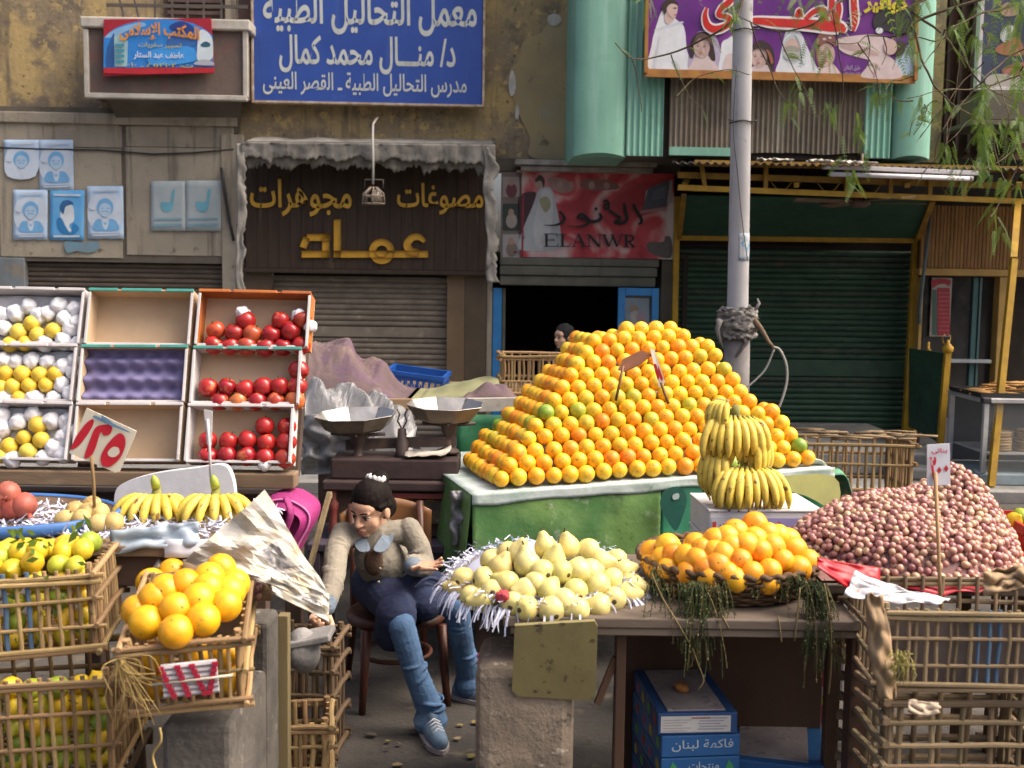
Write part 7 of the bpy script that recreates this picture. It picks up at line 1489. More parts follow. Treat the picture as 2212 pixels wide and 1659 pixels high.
# price card on the grapes
yg = 2.98; pg = thing('price_card', 'white card with red numerals on a stick before the grapes', 'price card', D(2033,1305,2.93))
b = B(); b.slab([D(2003,961,yg), D(2052,958,yg), D(2053,1047,yg), D(2003,1050,yg)], (0,1,0), .004); part(pg, 'card', b, mat('white_card', (.62,.62,.66), (.55,.55,.60), sc=6, rough=.8))
artD(pg, 'print', [(RN, [(2024,1016),(2029,1008),(2034,1016),(2029,1023)], False), (RN, [(2039,1012),(2044,1004),(2049,1012),(2044,1020)], False)], yg)
tq = text_b('بناتى', 0, 1, 0, 1, 0, 0, .03); 
tq.v = [tuple(D(2012+34*p[0], 981-13*p[2], yg-.006)) for p in tq.v]; part(pg, 'lettering', tq, flat((.42,.02,.06)))
tq = text_b('٢', 0, 1, 0, 1, 0, 0, .05); tq.v = [tuple(D(2007+15*p[0]+5*(1-p[2]), 1036-50*p[2], yg-.006)) for p in tq.v]; part(pg, 'lettering', tq, flat(RN))
b = B(); b.tube([D(2020,1020,yg-.006), D(2026,1150,yg-.02), D(2032,1312,2.92)], .0052, 7); part(pg, 'stick', b, m_palm)
b = B(); b.tube([D(2012,1268,2.925)+V((.03*cos(a),0,0)) for a in (0,1,2)], .004, 5); 
# red plastic crate at the edge
rc = link('plastic_crate', None); rc.matrix_basis = TRZ(V((D(2245,1200,3.6).x+.085,3.60,.655)), R(-4)); tag(rc, 'red slotted plastic crate with lemons at the right edge', 'crate')
m_rp = mat('red_plastic', (.36,.025,.018), (.28,.018,.014), sc=6, rough=.45)
W, Dp, H = .18, .13, .20
for q in ((-W,W,-Dp-.006,-Dp+.006),(-W,W,Dp-.006,Dp+.006),(-W-.006,-W+.006,-Dp+.007,Dp-.007),(W-.006,W+.006,-Dp+.007,Dp-.007)):
    b = B(); b.box(*q, 0, H*.2); hor = q[1]-q[0] > q[3]-q[2]
    for z0, z1 in ((H*.2,H*.48),(H*.56,H*.84)):
        for i in range(11):
            t = i/10
            if hor: x = q[0]+(q[1]-q[0])*t; b.box(x-.004,x+.004,q[2]+.001,q[3]-.001,z0,z1)
            else: y_ = q[2]+(q[3]-q[2])*t; b.box(q[0]+.001,q[1]-.001,y_-.004,y_+.004,z0,z1)
    b.box(*q, H*.48, H*.56); b.box(*q, H*.84, H); local(rc, 'wall', b, m_rp)
b = B(); b.box(-W,W,-Dp,Dp,-.008,-.0005); local(rc, 'floor', b, m_rp)
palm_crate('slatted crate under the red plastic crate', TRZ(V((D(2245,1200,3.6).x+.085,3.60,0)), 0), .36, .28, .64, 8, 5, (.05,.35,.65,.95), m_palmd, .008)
# newspaper and cardboard draped over the crate
m_news = mat('printed_paper', (.62,.60,.60), (.52,.50,.52), sc=6, rough=.9, bump=.2, spots=[((.48,.16,.11), 14, .62, .70), ((.30,.29,.33), 40, .60, .68)])
def sheet(name, label, cat, fn, nu, nv, mt, th=.0025, group=None):
    b = B(); b.grid(fn, nu, nv); o = solid(name, b, mt, label, cat, group); md = o.modifiers.new('s','SOLIDIFY'); md.thickness = th; return o
sheet('newspaper', 'white and red printed paper folded over the right crate rim', 'newspaper', lambda u, v: D(1848+205*u-25*v+6*NZ.noise((u*5,v*4,1)), 1232+62*u**.7+(52-42*u)*v+7*NZ.noise((u*6,v*3,2)), 2.86-.06*v-.02*u+.03*NZ.noise((u*5,v*5,5))), 26, 14, m_news)
m_kd = mat('torn_kraft', (.33,.23,.13), (.24,.165,.095), sc=6, rough=.95, bump=.4)
sheet('kraft_paper', 'torn brown paper hanging down the left corner of the right crate', 'paper', lambda u, v: D(1872+(34+14*sin(v*3))*u+28*v*v+8*NZ.noise((v*5,u,1)), 1285+225*v+10*NZ.noise((v*4,u*2,6)), 2.715-.015*sin(u*3)+.03*NZ.noise((u*3,v*6,2))), 10, 40, m_kd, .003)
sheet('kraft_paper', 'brown paper crumpled over the right end of the crate', 'paper', lambda u, v: D(2125+100*u+5*NZ.noise((v*5,u*3,1)), 1238+50*v-14*sin(u*2)+8*NZ.noise((u*5,v*3,6)), 2.80-.05*v+.05*NZ.noise((u*4,v*4,2))), 18, 12, m_kd, .003)
sheet('kraft_paper', 'torn pale paper scrap sticking out below the right crate', 'paper', lambda u, v: D(1962+66*u+6*NZ.noise((v*4,u*4,1)), 1510+10*u+(26+6*sin(u*4))*v, 2.70-.02*v+.02*NZ.noise((u*4,v*4,3))), 12, 8, mat('pale_paper', (.42,.34,.25), (.34,.27,.19), sc=7, rough=.9, bump=.3), .003)
b = B()
for k in range(60):
    p = D(1945+rnd.gauss(0,12), 1410+rnd.uniform(-8,30), 2.70); q = p+V((rnd.uniform(-.02,.02), -.01*rnd.random(), rnd.uniform(-.07,.0))); b.tube([p, (p+q)/2+V((rnd.uniform(-.015,.015),-.01,rnd.uniform(-.01,.02))), q], .001, 3)
solid('straw_tuft', b, flat((.30,.27,.07),.9), 'small tuft of yellow-green straw stuck in the right crate ribs', 'straw', kind='stuff')
# ================================================================== LEFT FRUIT: lemons, big oranges, apples, bananas ...
def lemon_mesh(k, r=.027):
    b = B(); prof = [(0,-1.22),(.12,-1.18),(.2,-1.06),(.55,-.86),(.86,-.5),(1,0),(.86,.5),(.55,.86),(.22,1.02),(.1,1.08),(0,1.1)]
    b.lathe([(a*r, z*r*1.02) for a, z in prof], 14); b.v = [tuple(V(v)*(1+.05*NZ.noise(V(v)*40+V((k,1,0))))) for v in b.v]; return b.mesh('lemon', m_lem)
lm = [lemon_mesh(k) for k in range(3)]
def fill(mxs, w_, d_, h_, layers, name, meshes, r, top_dome=0, tp=1.0, front_only=True):
    res = []
    nx = int(w_*.97/(2*r)); nz = int(h_/(1.75*r))
    for iz in range(nz):
        for ix in range(nx):
            for iy in range(layers):
                x = -w_/2+r*1.15+(w_-2.3*r)*ix/max(1,nx-1)+rnd.uniform(-.006,.006)+(r*.5 if iz % 2 else 0)*.6; y_ = -d_/2+r+.016+iy*1.8*r+rnd.uniform(-.003,.006); z = r+.012+iz*1.75*r+rnd.uniform(-.003,.003)
                k = tp+(1-tp)*z/h_; res.append(link(name, rnd.choice(meshes), None, mxs @ M.Translation((max(-w_/2+r+.01,min(w_/2-r-.012,x*k)), y_*k+ (0 if tp == 1 else .004), z)) @ rotm() @ S_(rnd.uniform(.9,1.1))))
    return res
def inframe(o):
    s = screen(o.matrix_basis.translation); return -230 < s[0] < 2250 and s[1] < 1720
def keep(objs):
    out = []
    for o in objs:
        if inframe(o): out.append(o)
        else: bpy.data.objects.remove(o)
    return out
objs = keep(fill(L1, L1w, L1d, L1h*.9, 1, 'lemon', lm, .027))
for i in range(4):
    for j in range(9):
        x = L1w/2-.05-j*.052+rnd.uniform(-.008,.008); y_ = -L1d/2+.05+i*.062+rnd.uniform(-.008,.008); objs.append(link('lemon', rnd.choice(lm), None, L1 @ M.Translation((x, y_, L1h*.93+.012+rnd.uniform(-.006,.012)+(.02 if 0 < i < 3 else 0))) @ rotm() @ S_(rnd.uniform(.95,1.12))))
objs = keep(objs)
for o, lb in label_rows(objs, 'lemon in the upper left crate, %s from the left in the %s row up', 20): tag(o, lb, 'lemon', 'lemons in the upper left crate')
objs = keep(fill(L2, L2w, L2d, L2h*.9, 1, 'lemon', lm, .027))
for o, lb in label_rows(objs, 'lemon in the lower left crate, %s from the left in the %s row up', 20): tag(o, lb, 'lemon', 'lemons in the lower left crate')
b = B()
for k in range(70):
    mxs = rnd.choice((L1,L1,L2)); p = mxs @ V((rnd.uniform(-.1,.29), -.15-rnd.random()*.02, rnd.uniform(.02,.25))); d = V((rnd.uniform(-1,1), rnd.uniform(-1,0), rnd.uniform(-.6,.6))).normalized()*rnd.uniform(.02,.045); s_ = d.cross(V((.2,.9,.3))).normalized()*rnd.uniform(.006,.011)
    b.add([p, p+d*.45+s_, p+d, p+d*.45-s_], [(0,1,2,3)])
for k in range(26):
    p = L1 @ V((rnd.uniform(-.05,.28), rnd.uniform(-.15,.1), L1h+.035+rnd.random()*.02)); d = V((rnd.uniform(-1,1), rnd.uniform(-1,.3), rnd.uniform(-.2,.8))).normalized()*rnd.uniform(.03,.055); s_ = d.cross(V((.2,.9,.3))).normalized()*.009
    b.add([p, p+d*.45+s_, p+d, p+d*.45-s_], [(0,1,2,3)])
solid('lemon_leaves', b, m_leaf, 'green leaves tucked among the lemons in the left crates', 'leaves', kind='stuff')
# big oranges
bg = [orange_mesh(.0405, m_or3, k+20) for k in range(3)]
objs = []
cvL = crop(0, 1160, 2.1829)
def osurf(x, y_):
    q = O1.inverted() @ V((x,y_,c3.z+O1h)); r2 = (q.x/.17)**2+((q.y+.02)/.23)**2; return (O1 @ V((q.x,q.y,O1h*.90+.09*max(-.3,1-r2)))).z
for q in ((940,590),(1205,570),(1010,655),(1140,620),(1280,655),(825,650),(845,730),(1135,680),(1085,740),(960,790),(1230,770),(745,800),(800,865),(1110,850),(960,915),(905,690),(1300,600),(1250,700)):
    p = hit(*cvL(*q), osurf, 2.3, 3.1)
    if p: objs.append(link('orange', rnd.choice(bg), None, M.Translation(p) @ facing((0,-1,.4),.5) @ S_(rnd.uniform(.95,1.05))))
objs += fill(O1, O1w, O1d, O1h*.75, 1, 'orange', bg, .040, tp=.93)
for o, lb in label_rows(objs, 'large orange in the tilted crate, %s from the left in the %s row up', 26): tag(o, lb, 'orange', 'large oranges in the tilted crate')
# newspaper sheet with grapes, pink bag
def newsmat(name):
    m = bpy.data.materials.new(name); m.use_nodes = True; N = m.node_tree.nodes; L = m.node_tree.links; b = N['Principled BSDF']; b.inputs['Roughness'].default_value = .9
    uv = N.new('ShaderNodeTexCoord'); mp = N.new('ShaderNodeMapping'); L.new(uv.outputs['UV'], mp.inputs[0])
    wv = N.new('ShaderNodeTexWave'); wv.bands_direction = 'Y'; wv.inputs['Scale'].default_value = 15; wv.inputs['Distortion'].default_value = 0; L.new(mp.outputs[0], wv.inputs[0])
    n = N.new('ShaderNodeTexNoise'); n.inputs['Scale'].default_value = 60; mp2 = N.new('ShaderNodeMapping'); mp2.inputs['Scale'].default_value = (1,.35,1); L.new(uv.outputs['UV'], mp2.inputs[0]); L.new(mp2.outputs[0], n.inputs['Vector'])
    br = N.new('ShaderNodeTexBrick'); br.offset = .0; br.inputs['Scale'].default_value = 2.2; br.inputs['Mortar Size'].default_value = .03; br.inputs['Color1'].default_value = (1,1,1,1); br.inputs['Color2'].default_value = (.55,.55,.55,1); br.inputs['Mortar'].default_value = (0,0,0,1); br.inputs['Brick Width'].default_value = .62; br.inputs['Row Height'].default_value = .45; L.new(uv.outputs['UV'], br.inputs['Vector'])
    m1 = N.new('ShaderNodeMath'); m1.operation = 'MULTIPLY'; L.new(wv.outputs[1], m1.inputs[0]); L.new(n.outputs[0], m1.inputs[1])
    r = N.new('ShaderNodeMapRange'); r.inputs[1].default_value = .25; r.inputs[2].default_value = .45; L.new(m1.outputs[0], r.inputs[0])
    m2 = N.new('ShaderNodeMath'); m2.operation = 'MULTIPLY'; L.new(r.outputs[0], m2.inputs[0]); L.new(br.outputs[0], m2.inputs[1])
    mx = N.new('ShaderNodeMix'); mx.data_type = 'RGBA'; m3 = N.new('ShaderNodeMath'); m3.operation = 'MULTIPLY'; m3.inputs[1].default_value = .3; L.new(m2.outputs[0], m3.inputs[0]); L.new(m3.outputs[0], mx.inputs[0]); mx.inputs[6].default_value = (.43,.415,.375,1); mx.inputs[7].default_value = (.10,.105,.11,1)
    st = N.new('ShaderNodeTexNoise'); st.inputs['Scale'].default_value = 5; L.new(uv.outputs['UV'], st.inputs['Vector']); mx2 = N.new('ShaderNodeMix'); mx2.data_type = 'RGBA'; mx2.blend_type = 'MULTIPLY'; r2 = N.new('ShaderNodeMapRange'); r2.inputs[1].default_value = .45; r2.inputs[2].default_value = .7; L.new(st.outputs[0], r2.inputs[0]); L.new(r2.outputs[0], mx2.inputs[0]); L.new(mx.outputs[2], mx2.inputs[6]); mx2.inputs[7].default_value = (.82,.70,.50,1)
    sx_ = N.new('ShaderNodeSeparateXYZ'); L.new(uv.outputs['UV'], sx_.inputs[0]); last = None
    for ax, lo_, hi_ in ((0,.52,.78),(1,.42,.68)):
        for op, th_ in (('GREATER_THAN',lo_),('LESS_THAN',hi_)):
            q = N.new('ShaderNodeMath'); q.operation = op; q.inputs[1].default_value = th_; L.new(sx_.outputs[ax], q.inputs[0])
            if last is None: last = q.outputs[0]
            else: mm_ = N.new('ShaderNodeMath'); mm_.operation = 'MULTIPLY'; L.new(last, mm_.inputs[0]); L.new(q.outputs[0], mm_.inputs[1]); last = mm_.outputs[0]
    np_ = N.new('ShaderNodeTexNoise'); np_.inputs['Scale'].default_value = 14; L.new(uv.outputs['UV'], np_.inputs['Vector']); rp_ = N.new('ShaderNodeValToRGB'); rp_.color_ramp.elements[0].position = .38; rp_.color_ramp.elements[0].color = (.10,.10,.11,1); rp_.color_ramp.elements[1].position = .62; rp_.color_ramp.elements[1].color = (.36,.35,.33,1); L.new(np_.outputs[0], rp_.inputs[0])
    mx3 = N.new('ShaderNodeMix'); mx3.data_type = 'RGBA'; L.new(last, mx3.inputs[0]); L.new(mx2.outputs[2], mx3.inputs[6]); L.new(rp_.outputs[0], mx3.inputs[7]); L.new(mx3.outputs[2], b.inputs['Base Color']); return m
m_np = newsmat('newsprint')
def uvsheet(name, label, cat, fn, nu, nv, mt, th=.0015):
    o = sheet(name, label, cat, fn, nu, nv, mt, th); me = o.data; me.polygons.foreach_set('use_smooth', [False]*len(me.polygons)); ul = me.uv_layers.new(name='UVMap'); k = 0
    for p in me.polygons:
        for li in p.loop_indices: vi = me.loops[li].vertex_index; ul.data[li].uv = ((vi % (nu+1))/nu, (vi//(nu+1))/nv)
    return o
def npf(u, v):
    A, Bq, C, Dq = (400,1212), (571,1058), (714,1292), (585,1262)
    x = (A[0]*(1-u)+Bq[0]*u)*(1-v)+(Dq[0]*(1-u)+C[0]*u)*v; y_ = (A[1]*(1-u)+Bq[1]*u)*(1-v)+(Dq[1]*(1-u)+C[1]*u)*v
    return D(x+7*NZ.noise((u*3,v*3,2)), y_+9*NZ.noise((u*3,v*4,7)), 2.86+.10*u-.06*v+.06*NZ.noise((u*3,v*3,4))+.022*(.4-1.4*abs(NZ.noise((u*5,v*5,9)))))
uvsheet('newspaper', 'large open newspaper sheet slanting between the bananas and the girl', 'newspaper', npf, 17, 15, m_np)
uvsheet('newspaper', 'folded newspaper edge hanging in front of the girl', 'newspaper', lambda u, v: D(585+125*u+8*NZ.noise((u*4,v*3,1)), 1240+42*u+(40+22*u)*v+5*NZ.noise((u*4,v*5,3)), 2.82+.06*u-.03*v+.03*NZ.noise((u*4,v*4,6))), 20, 10, m_np)
uvsheet('newspaper', 'crumpled newspaper piece behind the large oranges', 'newspaper', lambda u, v: D(330+80*u+10*NZ.noise((u*4,v*3,5)), 1190+68*v-16*sin(u*3)+8*NZ.noise((u*5,v*4,2)), 2.98+.12*(1-v)+.05*NZ.noise((u*4,v*4,8))), 14, 12, m_np)
sheet('white_card', 'blank white card leaning behind the large oranges', 'card', lambda u, v: D(356+110*u, 1165+40*v, 3.02-.02*v), 3, 3, mat('white_card', (0,0,0)), .003)
sheet('plastic_sheet', 'pale bluish plastic tablecloth corner below the bananas', 'plastic sheet', lambda u, v: D(240+190*u+5*NZ.noise((u*3,v*3,2)), 1145+50*v-18*u+8*NZ.noise((u*4,v*4,5)), 3.04-.02*v+.03*NZ.noise((u*5,v*3,1))), 20, 10, mat('blue_white_plastic', (.42,.50,.58), (.32,.38,.44), sc=5, rough=.45, bump=.2), .002)
sg = thing('grape_pile', 'small pile of pinkish grapes beside the newspaper', 'grapes', D(500,1290,2.95))
for k in range(150):
    px, py = 500+rnd.gauss(0,42), 1250+rnd.gauss(0,14)
    if not (405 < px < 590 and 1215 < py < 1290): continue
    part_ = link('grape', gm[k%3], sg, wmx(sg).inverted() @ M.Translation(D(px,py,2.86+.10*(1290-py)/75+rnd.uniform(0,.02))) @ rotm() @ M.Scale(rnd.uniform(.75,.95),4))
b = B(); b.grid(lambda u, v: D(398+190*u, 1218+80*v, 2.98-.10*v+.01), 8, 6); o = part(sg, 'bedding', b, m_kd); md = o.modifiers.new('s','SOLIDIFY'); md.thickness = .02
b = B(); xq = D(500,1300,3.0).x; b.bbox(xq-.13, xq+.07, 2.90, 2.96, .54, D(500,1300,2.9).z, .01); solid('wooden_box', b, m_wood, 'wooden box edge under the small grape pile', 'box')
# pink bag
pb3 = thing('pink_bag', 'magenta quilted school bag behind the newspaper', 'bag', D(635,1190,3.75))
m_pink = mat('magenta_fabric', (.32,.025,.155), (.22,.018,.11), sc=8, rough=.7, bump=.4, bsc=60)
b = B(); ow = [(572,1090),(590,1066),(630,1062),(665,1078),(684,1100),(680,1130),(660,1165),(640,1200),(600,1195),(580,1150)]
P = smooth_loop([D(x,y,3.72) for x,y in ow], 3); c = sum(P, V())/len(P); n = len(P)
ring = lambda k, dy: [c+(p-c)*k+V((0,dy,0)) for p in P]
vv = ring(.55,-.10)+ring(.85,-.075)+ring(1,0)+ring(.95,.10); fs = [(i*n+j, i*n+(j+1)%n, (i+1)*n+(j+1)%n, (i+1)*n+j) for i in range(3) for j in range(n)]+[tuple(range(n))]
b.add(vv, fs, 0, True); part(pb3, 'body', b, m_pink)
b = B(); b.tube([c+(p-c)*.87+V((0,-.08,0)) for p in P]+[c+(P[0]-c)*.87+V((0,-.08,0))], .004, 5); part(pb3, 'piping', b, flat((.55,.16,.36)))
b = B(); b.tube(smooth_loop([D(618,1075,3.6), D(628,1110,3.58), D(615,1150,3.6), D(605,1180,3.63)],4,False), .014, 6, 0, True, True, .4); part(pb3, 'strap', b, m_pink)
# apples and wrapped fruit in the cartons
def plane_hit(px, py, o0, nrm):
    r = ray(px, py); t = (V(o0)-V((0,0,CAMZ))).dot(nrm)/r.dot(nrm); return V((0,0,CAMZ))+r*t
def apple_mesh(k):
    r = .031; b = B(); prof = [(0,-.80),(.15,-.86),(.35,-.93),(.62,-.84),(.88,-.50),(1.0,-.02),(.96,.38),(.80,.70),(.55,.88),(.32,.92),(.15,.84),(.05,.70),(0,.66)]
    b.lathe([(a*r, z*r*.94) for a, z in smooth_pts(prof)], 20); b.v = [tuple(V(v)*(1+.035*NZ.noise(V(v)*30+V((k*3,0,0))))) for v in b.v]
    b.tube([(0,0,.66*r),(.002,0,.95*r),(.005,.001,1.12*r)], .0014, 5, 1); return b.mesh('apple', [m_app, m_calyx])
def smooth_pts(prof): return [(max(0,p.x), p.y) for p in smooth_loop([(a,z,0) for a,z in prof], 3, False)]
am = [apple_mesh(k) for k in range(3)]
APP = {2:[(1493,348),(1620,365),(1745,375),(1875,378),(2012,355),(1478,450),(1592,460),(1708,460),(1835,465),(1957,465),(2080,455),(1700,282),(1940,280),(2090,275)],
 1:[(1440,745),(1570,740),(1695,755),(1820,740),(1935,735),(2055,735),(2065,625),(1520,840),(1650,838),(1778,840),(1908,838),(2040,835)],
 0:[(1437,1110),(1580,1115),(1710,1105),(1845,1125),(1980,1120),(1830,1010),(1985,1015),(1440,1220),(1570,1215),(1705,1215),(1835,1230),(1968,1235)]}
rn = {0:'bottom',1:'middle',2:'top'}
for row, lst in APP.items():
    r, mx, o0, nrm = CART[(row,2)]; objs = []
    for q in lst:
        p = plane_hit(*cvA(*q), o0+nrm*.045, nrm); d = V((rnd.uniform(-.7,.7), rnd.uniform(-.35,.4), rnd.uniform(.5,1)))
        objs.append(link('apple', rnd.choice(am), None, M.Translation(p) @ d.to_track_quat('Z','Y').to_matrix().to_4x4() @ M.Rotation(rnd.random()*6,4,'Z') @ S_(rnd.uniform(1.04,1.16))))
    for o, lb in label_rows(objs, 'red apple in the '+rn[row]+' right carton, %s from the left in the %s row up', 16): tag(o, lb, 'apple', 'red apples in the cartons')
for q, rowz in (((1680,225),2),((2060,240),2),((2145,320),2),((1830,1275),0)):
    r, mx, o0, nrm = CART[(rowz,2)]; p = plane_hit(*cvA(*q), o0+nrm*.05, nrm); b = round_fruit(.026, 14, 10, .8, 0, q[0], .35); o = link('tissue_wad', b.mesh('tissue_wad', m_wrap), None, M.Translation(p) @ rotm()); tag(o, 'crumpled white tissue among the apples, %s carton, %s' % (rn[rowz], 'near the left' if q[0] < 1700 else 'near the middle' if q[0] < 1900 else 'upper right' if q[0] < 2100 else 'right edge'), 'tissue', 'tissue wads among apples')
YF_ = {2:[(130,360),(222,300),(260,380),(370,350),(175,440),(70,445)], 1:[(155,650),(275,655),(385,650),(90,735),(205,730),(320,725),(135,815),(5,745),(40,645)], 0:[(260,1000),(165,1090),(285,1105),(65,1150),(195,1185),(10,1215)]}
WF_ = {2:[(20,240),(110,230),(330,230),(520,200),(450,270),(530,300),(30,330),(440,420),(310,440),(540,440),(490,340),(200,180),(410,175),(-60,300),(-60,420),(270,250)], 1:[(110,570),(220,560),(330,570),(30,560),(510,640),(430,720),(490,790),(370,820),(240,820),(30,820),(520,560),(-60,650),(-60,800),(440,600)], 0:[(20,1030),(130,980),(355,970),(460,980),(440,1090),(380,1160),(300,1230),(90,1240),(440,1210),(500,1050),(10,940),(230,930),(-60,1100),(-50,1230)]}
yf = [orange_mesh(.0275, m_yfr, k+40, 'yellow_fruit') for k in range(2)]
wf = []
for k in range(4):
    b = round_fruit(.029, 22, 15, .92, 0, k*7, .16); b.v = [tuple(V(v)*(1+.10*NZ.noise(V(v)*75+V((k,0,0))))) for v in b.v]; wf.append(b.mesh('wrapped_fruit', m_wrap))
for row in range(3):
    r, mx, o0, nrm = CART[(row,0)]
    for nm, src_, meshes, lbl, cat in (('yellow_fruit', YF_, yf, 'round yellow fruit', 'fruit'), ('wrapped_fruit', WF_, wf, 'white paper-wrapped fruit', 'wrapped fruit')):
        objs = []
        for q in src_[row]:
            p = plane_hit(*cvA(*q), o0+nrm*(.048 if nm[0] == 'y' else .042), nrm)
            objs.append(link(nm, rnd.choice(meshes), None, M.Translation(p) @ rotm() @ S_(rnd.uniform(.95,1.18))))
        objs = keep(objs)
        for o, lb in label_rows(objs, lbl+' in the '+rn[row]+' left carton, %s across, %s row up', 16): tag(o, lb, cat, lbl+'s in the left cartons')
    b = B(); b.grid(lambda u, v: mx @ V((-.18+.36*u, .01+(sl3-.025)*v, .014+.01*NZ.noise((u*6,v*5,row)))), 20, 12); o = solid('tissue_liner', b, m_wrap, 'white tissue liner under the fruit in the %s left carton' % rn[row], 'tissue'); md = o.modifiers.new('s','SOLIDIFY'); md.thickness = .002
# bananas
def finger(root, c, dh, up, phi0, phi1, L_=.165, r=.0165, k=0):
    dh, up = V(dh).normalized(), V(up); n = 11; p = V(c); pts = [p.copy()]
    for i in range(n): ph = phi0+(phi1-phi0)*((i+.5)/n)**.9; p = p + (dh*cos(ph)-up*sin(ph))*L_/n; pts.append(p.copy())
    rs = [r*.42, r*.5] + [r*(.88+.12*sin(pi*i/7)) for i in range(1,8)] + [r*.8, r*.5, r*.2]
    b = B(); b.tube(pts, rs, 6, 0, True, False); b.tube([pts[-1], pts[-1]+(pts[-1]-pts[-2])*.35], [r*.24,r*.2], 5, 1); b.tube([pts[0]-(pts[1]-pts[0])*.6, pts[0]+(pts[1]-pts[0])*.9], [r*.42,r*.44], 6, 2)
    for i in range(len(b.sm)): b.sm[i] = True
    return part(root, 'banana', b, [m_ban, m_calyx, m_banstem])
def hand(root, c, n, fwd, spread, phi0=.45, phi1=1.9, L_=.165, rows=2, wid=.05, r=.0165):
    fwd = V(fwd); fwd.z = 0; fwd.normalize(); up = V((0,0,1)); side = fwd.cross(up)
    for rw in range(rows):
        k = n-rw
        for i in range(k):
            t = ((i+.5)/k-.5)*2; a = spread*t; dh = fwd*cos(a)+side*sin(a)
            finger(root, V(c)+side*wid*t-up*.016*rw-fwd*.012*rw, dh, up, phi0+.35*rw+rnd.uniform(-.08,.08), phi1+.1*rw+rnd.uniform(-.15,.12), L_*rnd.uniform(.92,1.06), r*rnd.uniform(.93,1.05))
def crown(root, c, up, r=.022, h=.06):
    b = B(); up = V(up).normalized(); b.tube([V(c)-up*.03, V(c), V(c)+up*h*.5, V(c)+up*h], [r*1.5,r*1.2,r*.9,r*.75], 9); part(root, 'stalk', b, m_banstem)
for k, (px, py, n, lb) in enumerate(((338,1074,8,'left hand of ripe bananas before the white foam board'), (466,1074,7,'right hand of ripe bananas before the white foam board'))):
    c = D(px, py, 3.40); r = thing('banana_hand', lb, 'bananas', V((c.x,c.y-.05,zt1+.01)), 0, 'banana hands on the plank table')
    hand(r, c, n, (0.05 if k == 0 else .2,-1,0), R(72), -.25, 1.45, .135, 2, .04, .0165); crown(r, c, (0,.15,1), .015, .045)
    b = B(); b.tube([c+V((0,.0,.03)), c+V((-.004,-.003,.055)), c+V((-.008,-.004,.07))], [.015,.013,.005], 7); part(r, 'stalk_tip', b, flat((.30,.36,.05)))
# the big bunch on the white carton
bx_ = D(1600,1000,4.02); bu = thing('banana_bunch', 'big bunch of spotted bananas standing on the white carton', 'bananas', V((bx_.x,yC+.06,ztop+.004)))
b = B(); b.tube([D(1622,1080,4.06), D(1612,1000,4.08), D(1600,930,4.1), D(1582,882,4.1)], [.02,.024,.024,.02], 9); part(bu, 'stalk', b, m_banstem)
b = B(); b.tube([D(1590,905,4.06), D(1588,890,4.05), D(1592,875,4.05)], [.02,.017,.015], 9); part(bu, 'stalk', b, m_banstem)
hand(bu, D(1560,866,4.05), 5, (-.75,-.7,0), R(32), .5, 1.95, .125, 1, .03, .0145)
hand(bu, D(1588,902,4.03), 9, (0,-1,0), R(62), .45, 1.85, .165, 2, .075)
hand(bu, D(1640,938,4.02), 4, (.6,-.8,0), R(28), .9, 1.95, .155, 2, .03)
hand(bu, D(1548,975,4.02), 5, (-.55,-.85,0), R(30), .75, 1.95, .17, 2, .04)
hand(bu, D(1618,1012,3.98), 10, (.05,-1,0), R(66), .4, 1.75, .165, 2, .085)
# guavas and pomegranates
gv_ = []
for k in range(2):
    b = round_fruit(.030, 16, 11, 1.12, .03, k*5+2, .08); b.tube([(0,0,.031),(0,0,.037)], [.004,.003], 5, 1); gv_.append(b.mesh('guava', [m_guav, m_calyx]))
objs = []
for q in ((350,305),(410,255),(500,225),(545,265),(445,305),(545,325),(620,320),(480,265)):
    py = cvL(*q)[1]; p = D(*cvL(*q), 3.17+.11*(325-q[1])/100); objs.append(link('guava', rnd.choice(gv_), None, M.Translation(p) @ rotm() @ S_(rnd.uniform(.92,1.05))))
for o, lb in label_rows(objs, 'tan guava on paper shreds, %s from the left in the %s row up', 16): tag(o, lb, 'guava', 'guavas on the plank table')
pm_ = round_fruit(.040, 18, 12, .95, .02, 4, .06); pm_.tube([(0,0,.036),(0,0,.046),(0,0,.05)], [.010,.009,.012], 7, 1); pmm = pm_.mesh('pomegranate', [m_pom, m_pom])
objs = []
for q in ((45,160),(70,235),(130,225),(5,240),(15,180)):
    p = D(*cvL(*q), 3.30); objs.append(link('pomegranate', pmm, None, M.Translation(p) @ rotm() @ S_(rnd.uniform(.92,1.05))))
for o, lb in label_rows(objs, 'reddish pomegranate at the far left, %s across in the %s row up', 16): tag(o, lb, 'pomegranate', 'pomegranates on the plank table')
# lemons in the red crate
objs = []
for px, py in ((2195,1112),(2225,1108),(2212,1150),(2240,1140),(2180,1120)):
    objs.append(link('lemon', rnd.choice(lm), None, M.Translation(D(px+12,py+6,3.60)) @ rotm() @ M.Scale(1.2,4)))
for o, lb in label_rows(objs, 'lemon in the red plastic crate, %s from the left, %s row up', 16): tag(o, lb, 'lemon', 'lemons in the red crate')
# litter on the ground
lit = []
for k in range(20):
    px, py = rnd.uniform(620,1040), rnd.uniform(1545,1659); p = G(px, py, .004); b = B(); s_ = rnd.uniform(.008,.028); a = rnd.random()*6; c_ = rnd.choice(((.42,.40,.36),(.25,.19,.10),(.22,.17,.06),(.10,.08,.06),(.08,.12,.04)))
    pts = [p+V((cos(a+2*pi*i/6)*s_*rnd.uniform(.5,1.1), sin(a+2*pi*i/6)*s_*rnd.uniform(.4,.9), .003+.008*rnd.random())) for i in range(6)]
    b.slab(pts, (0,0,1), .002); lit.append(solid('litter_scrap', b, flat(c_,.9), None, None))

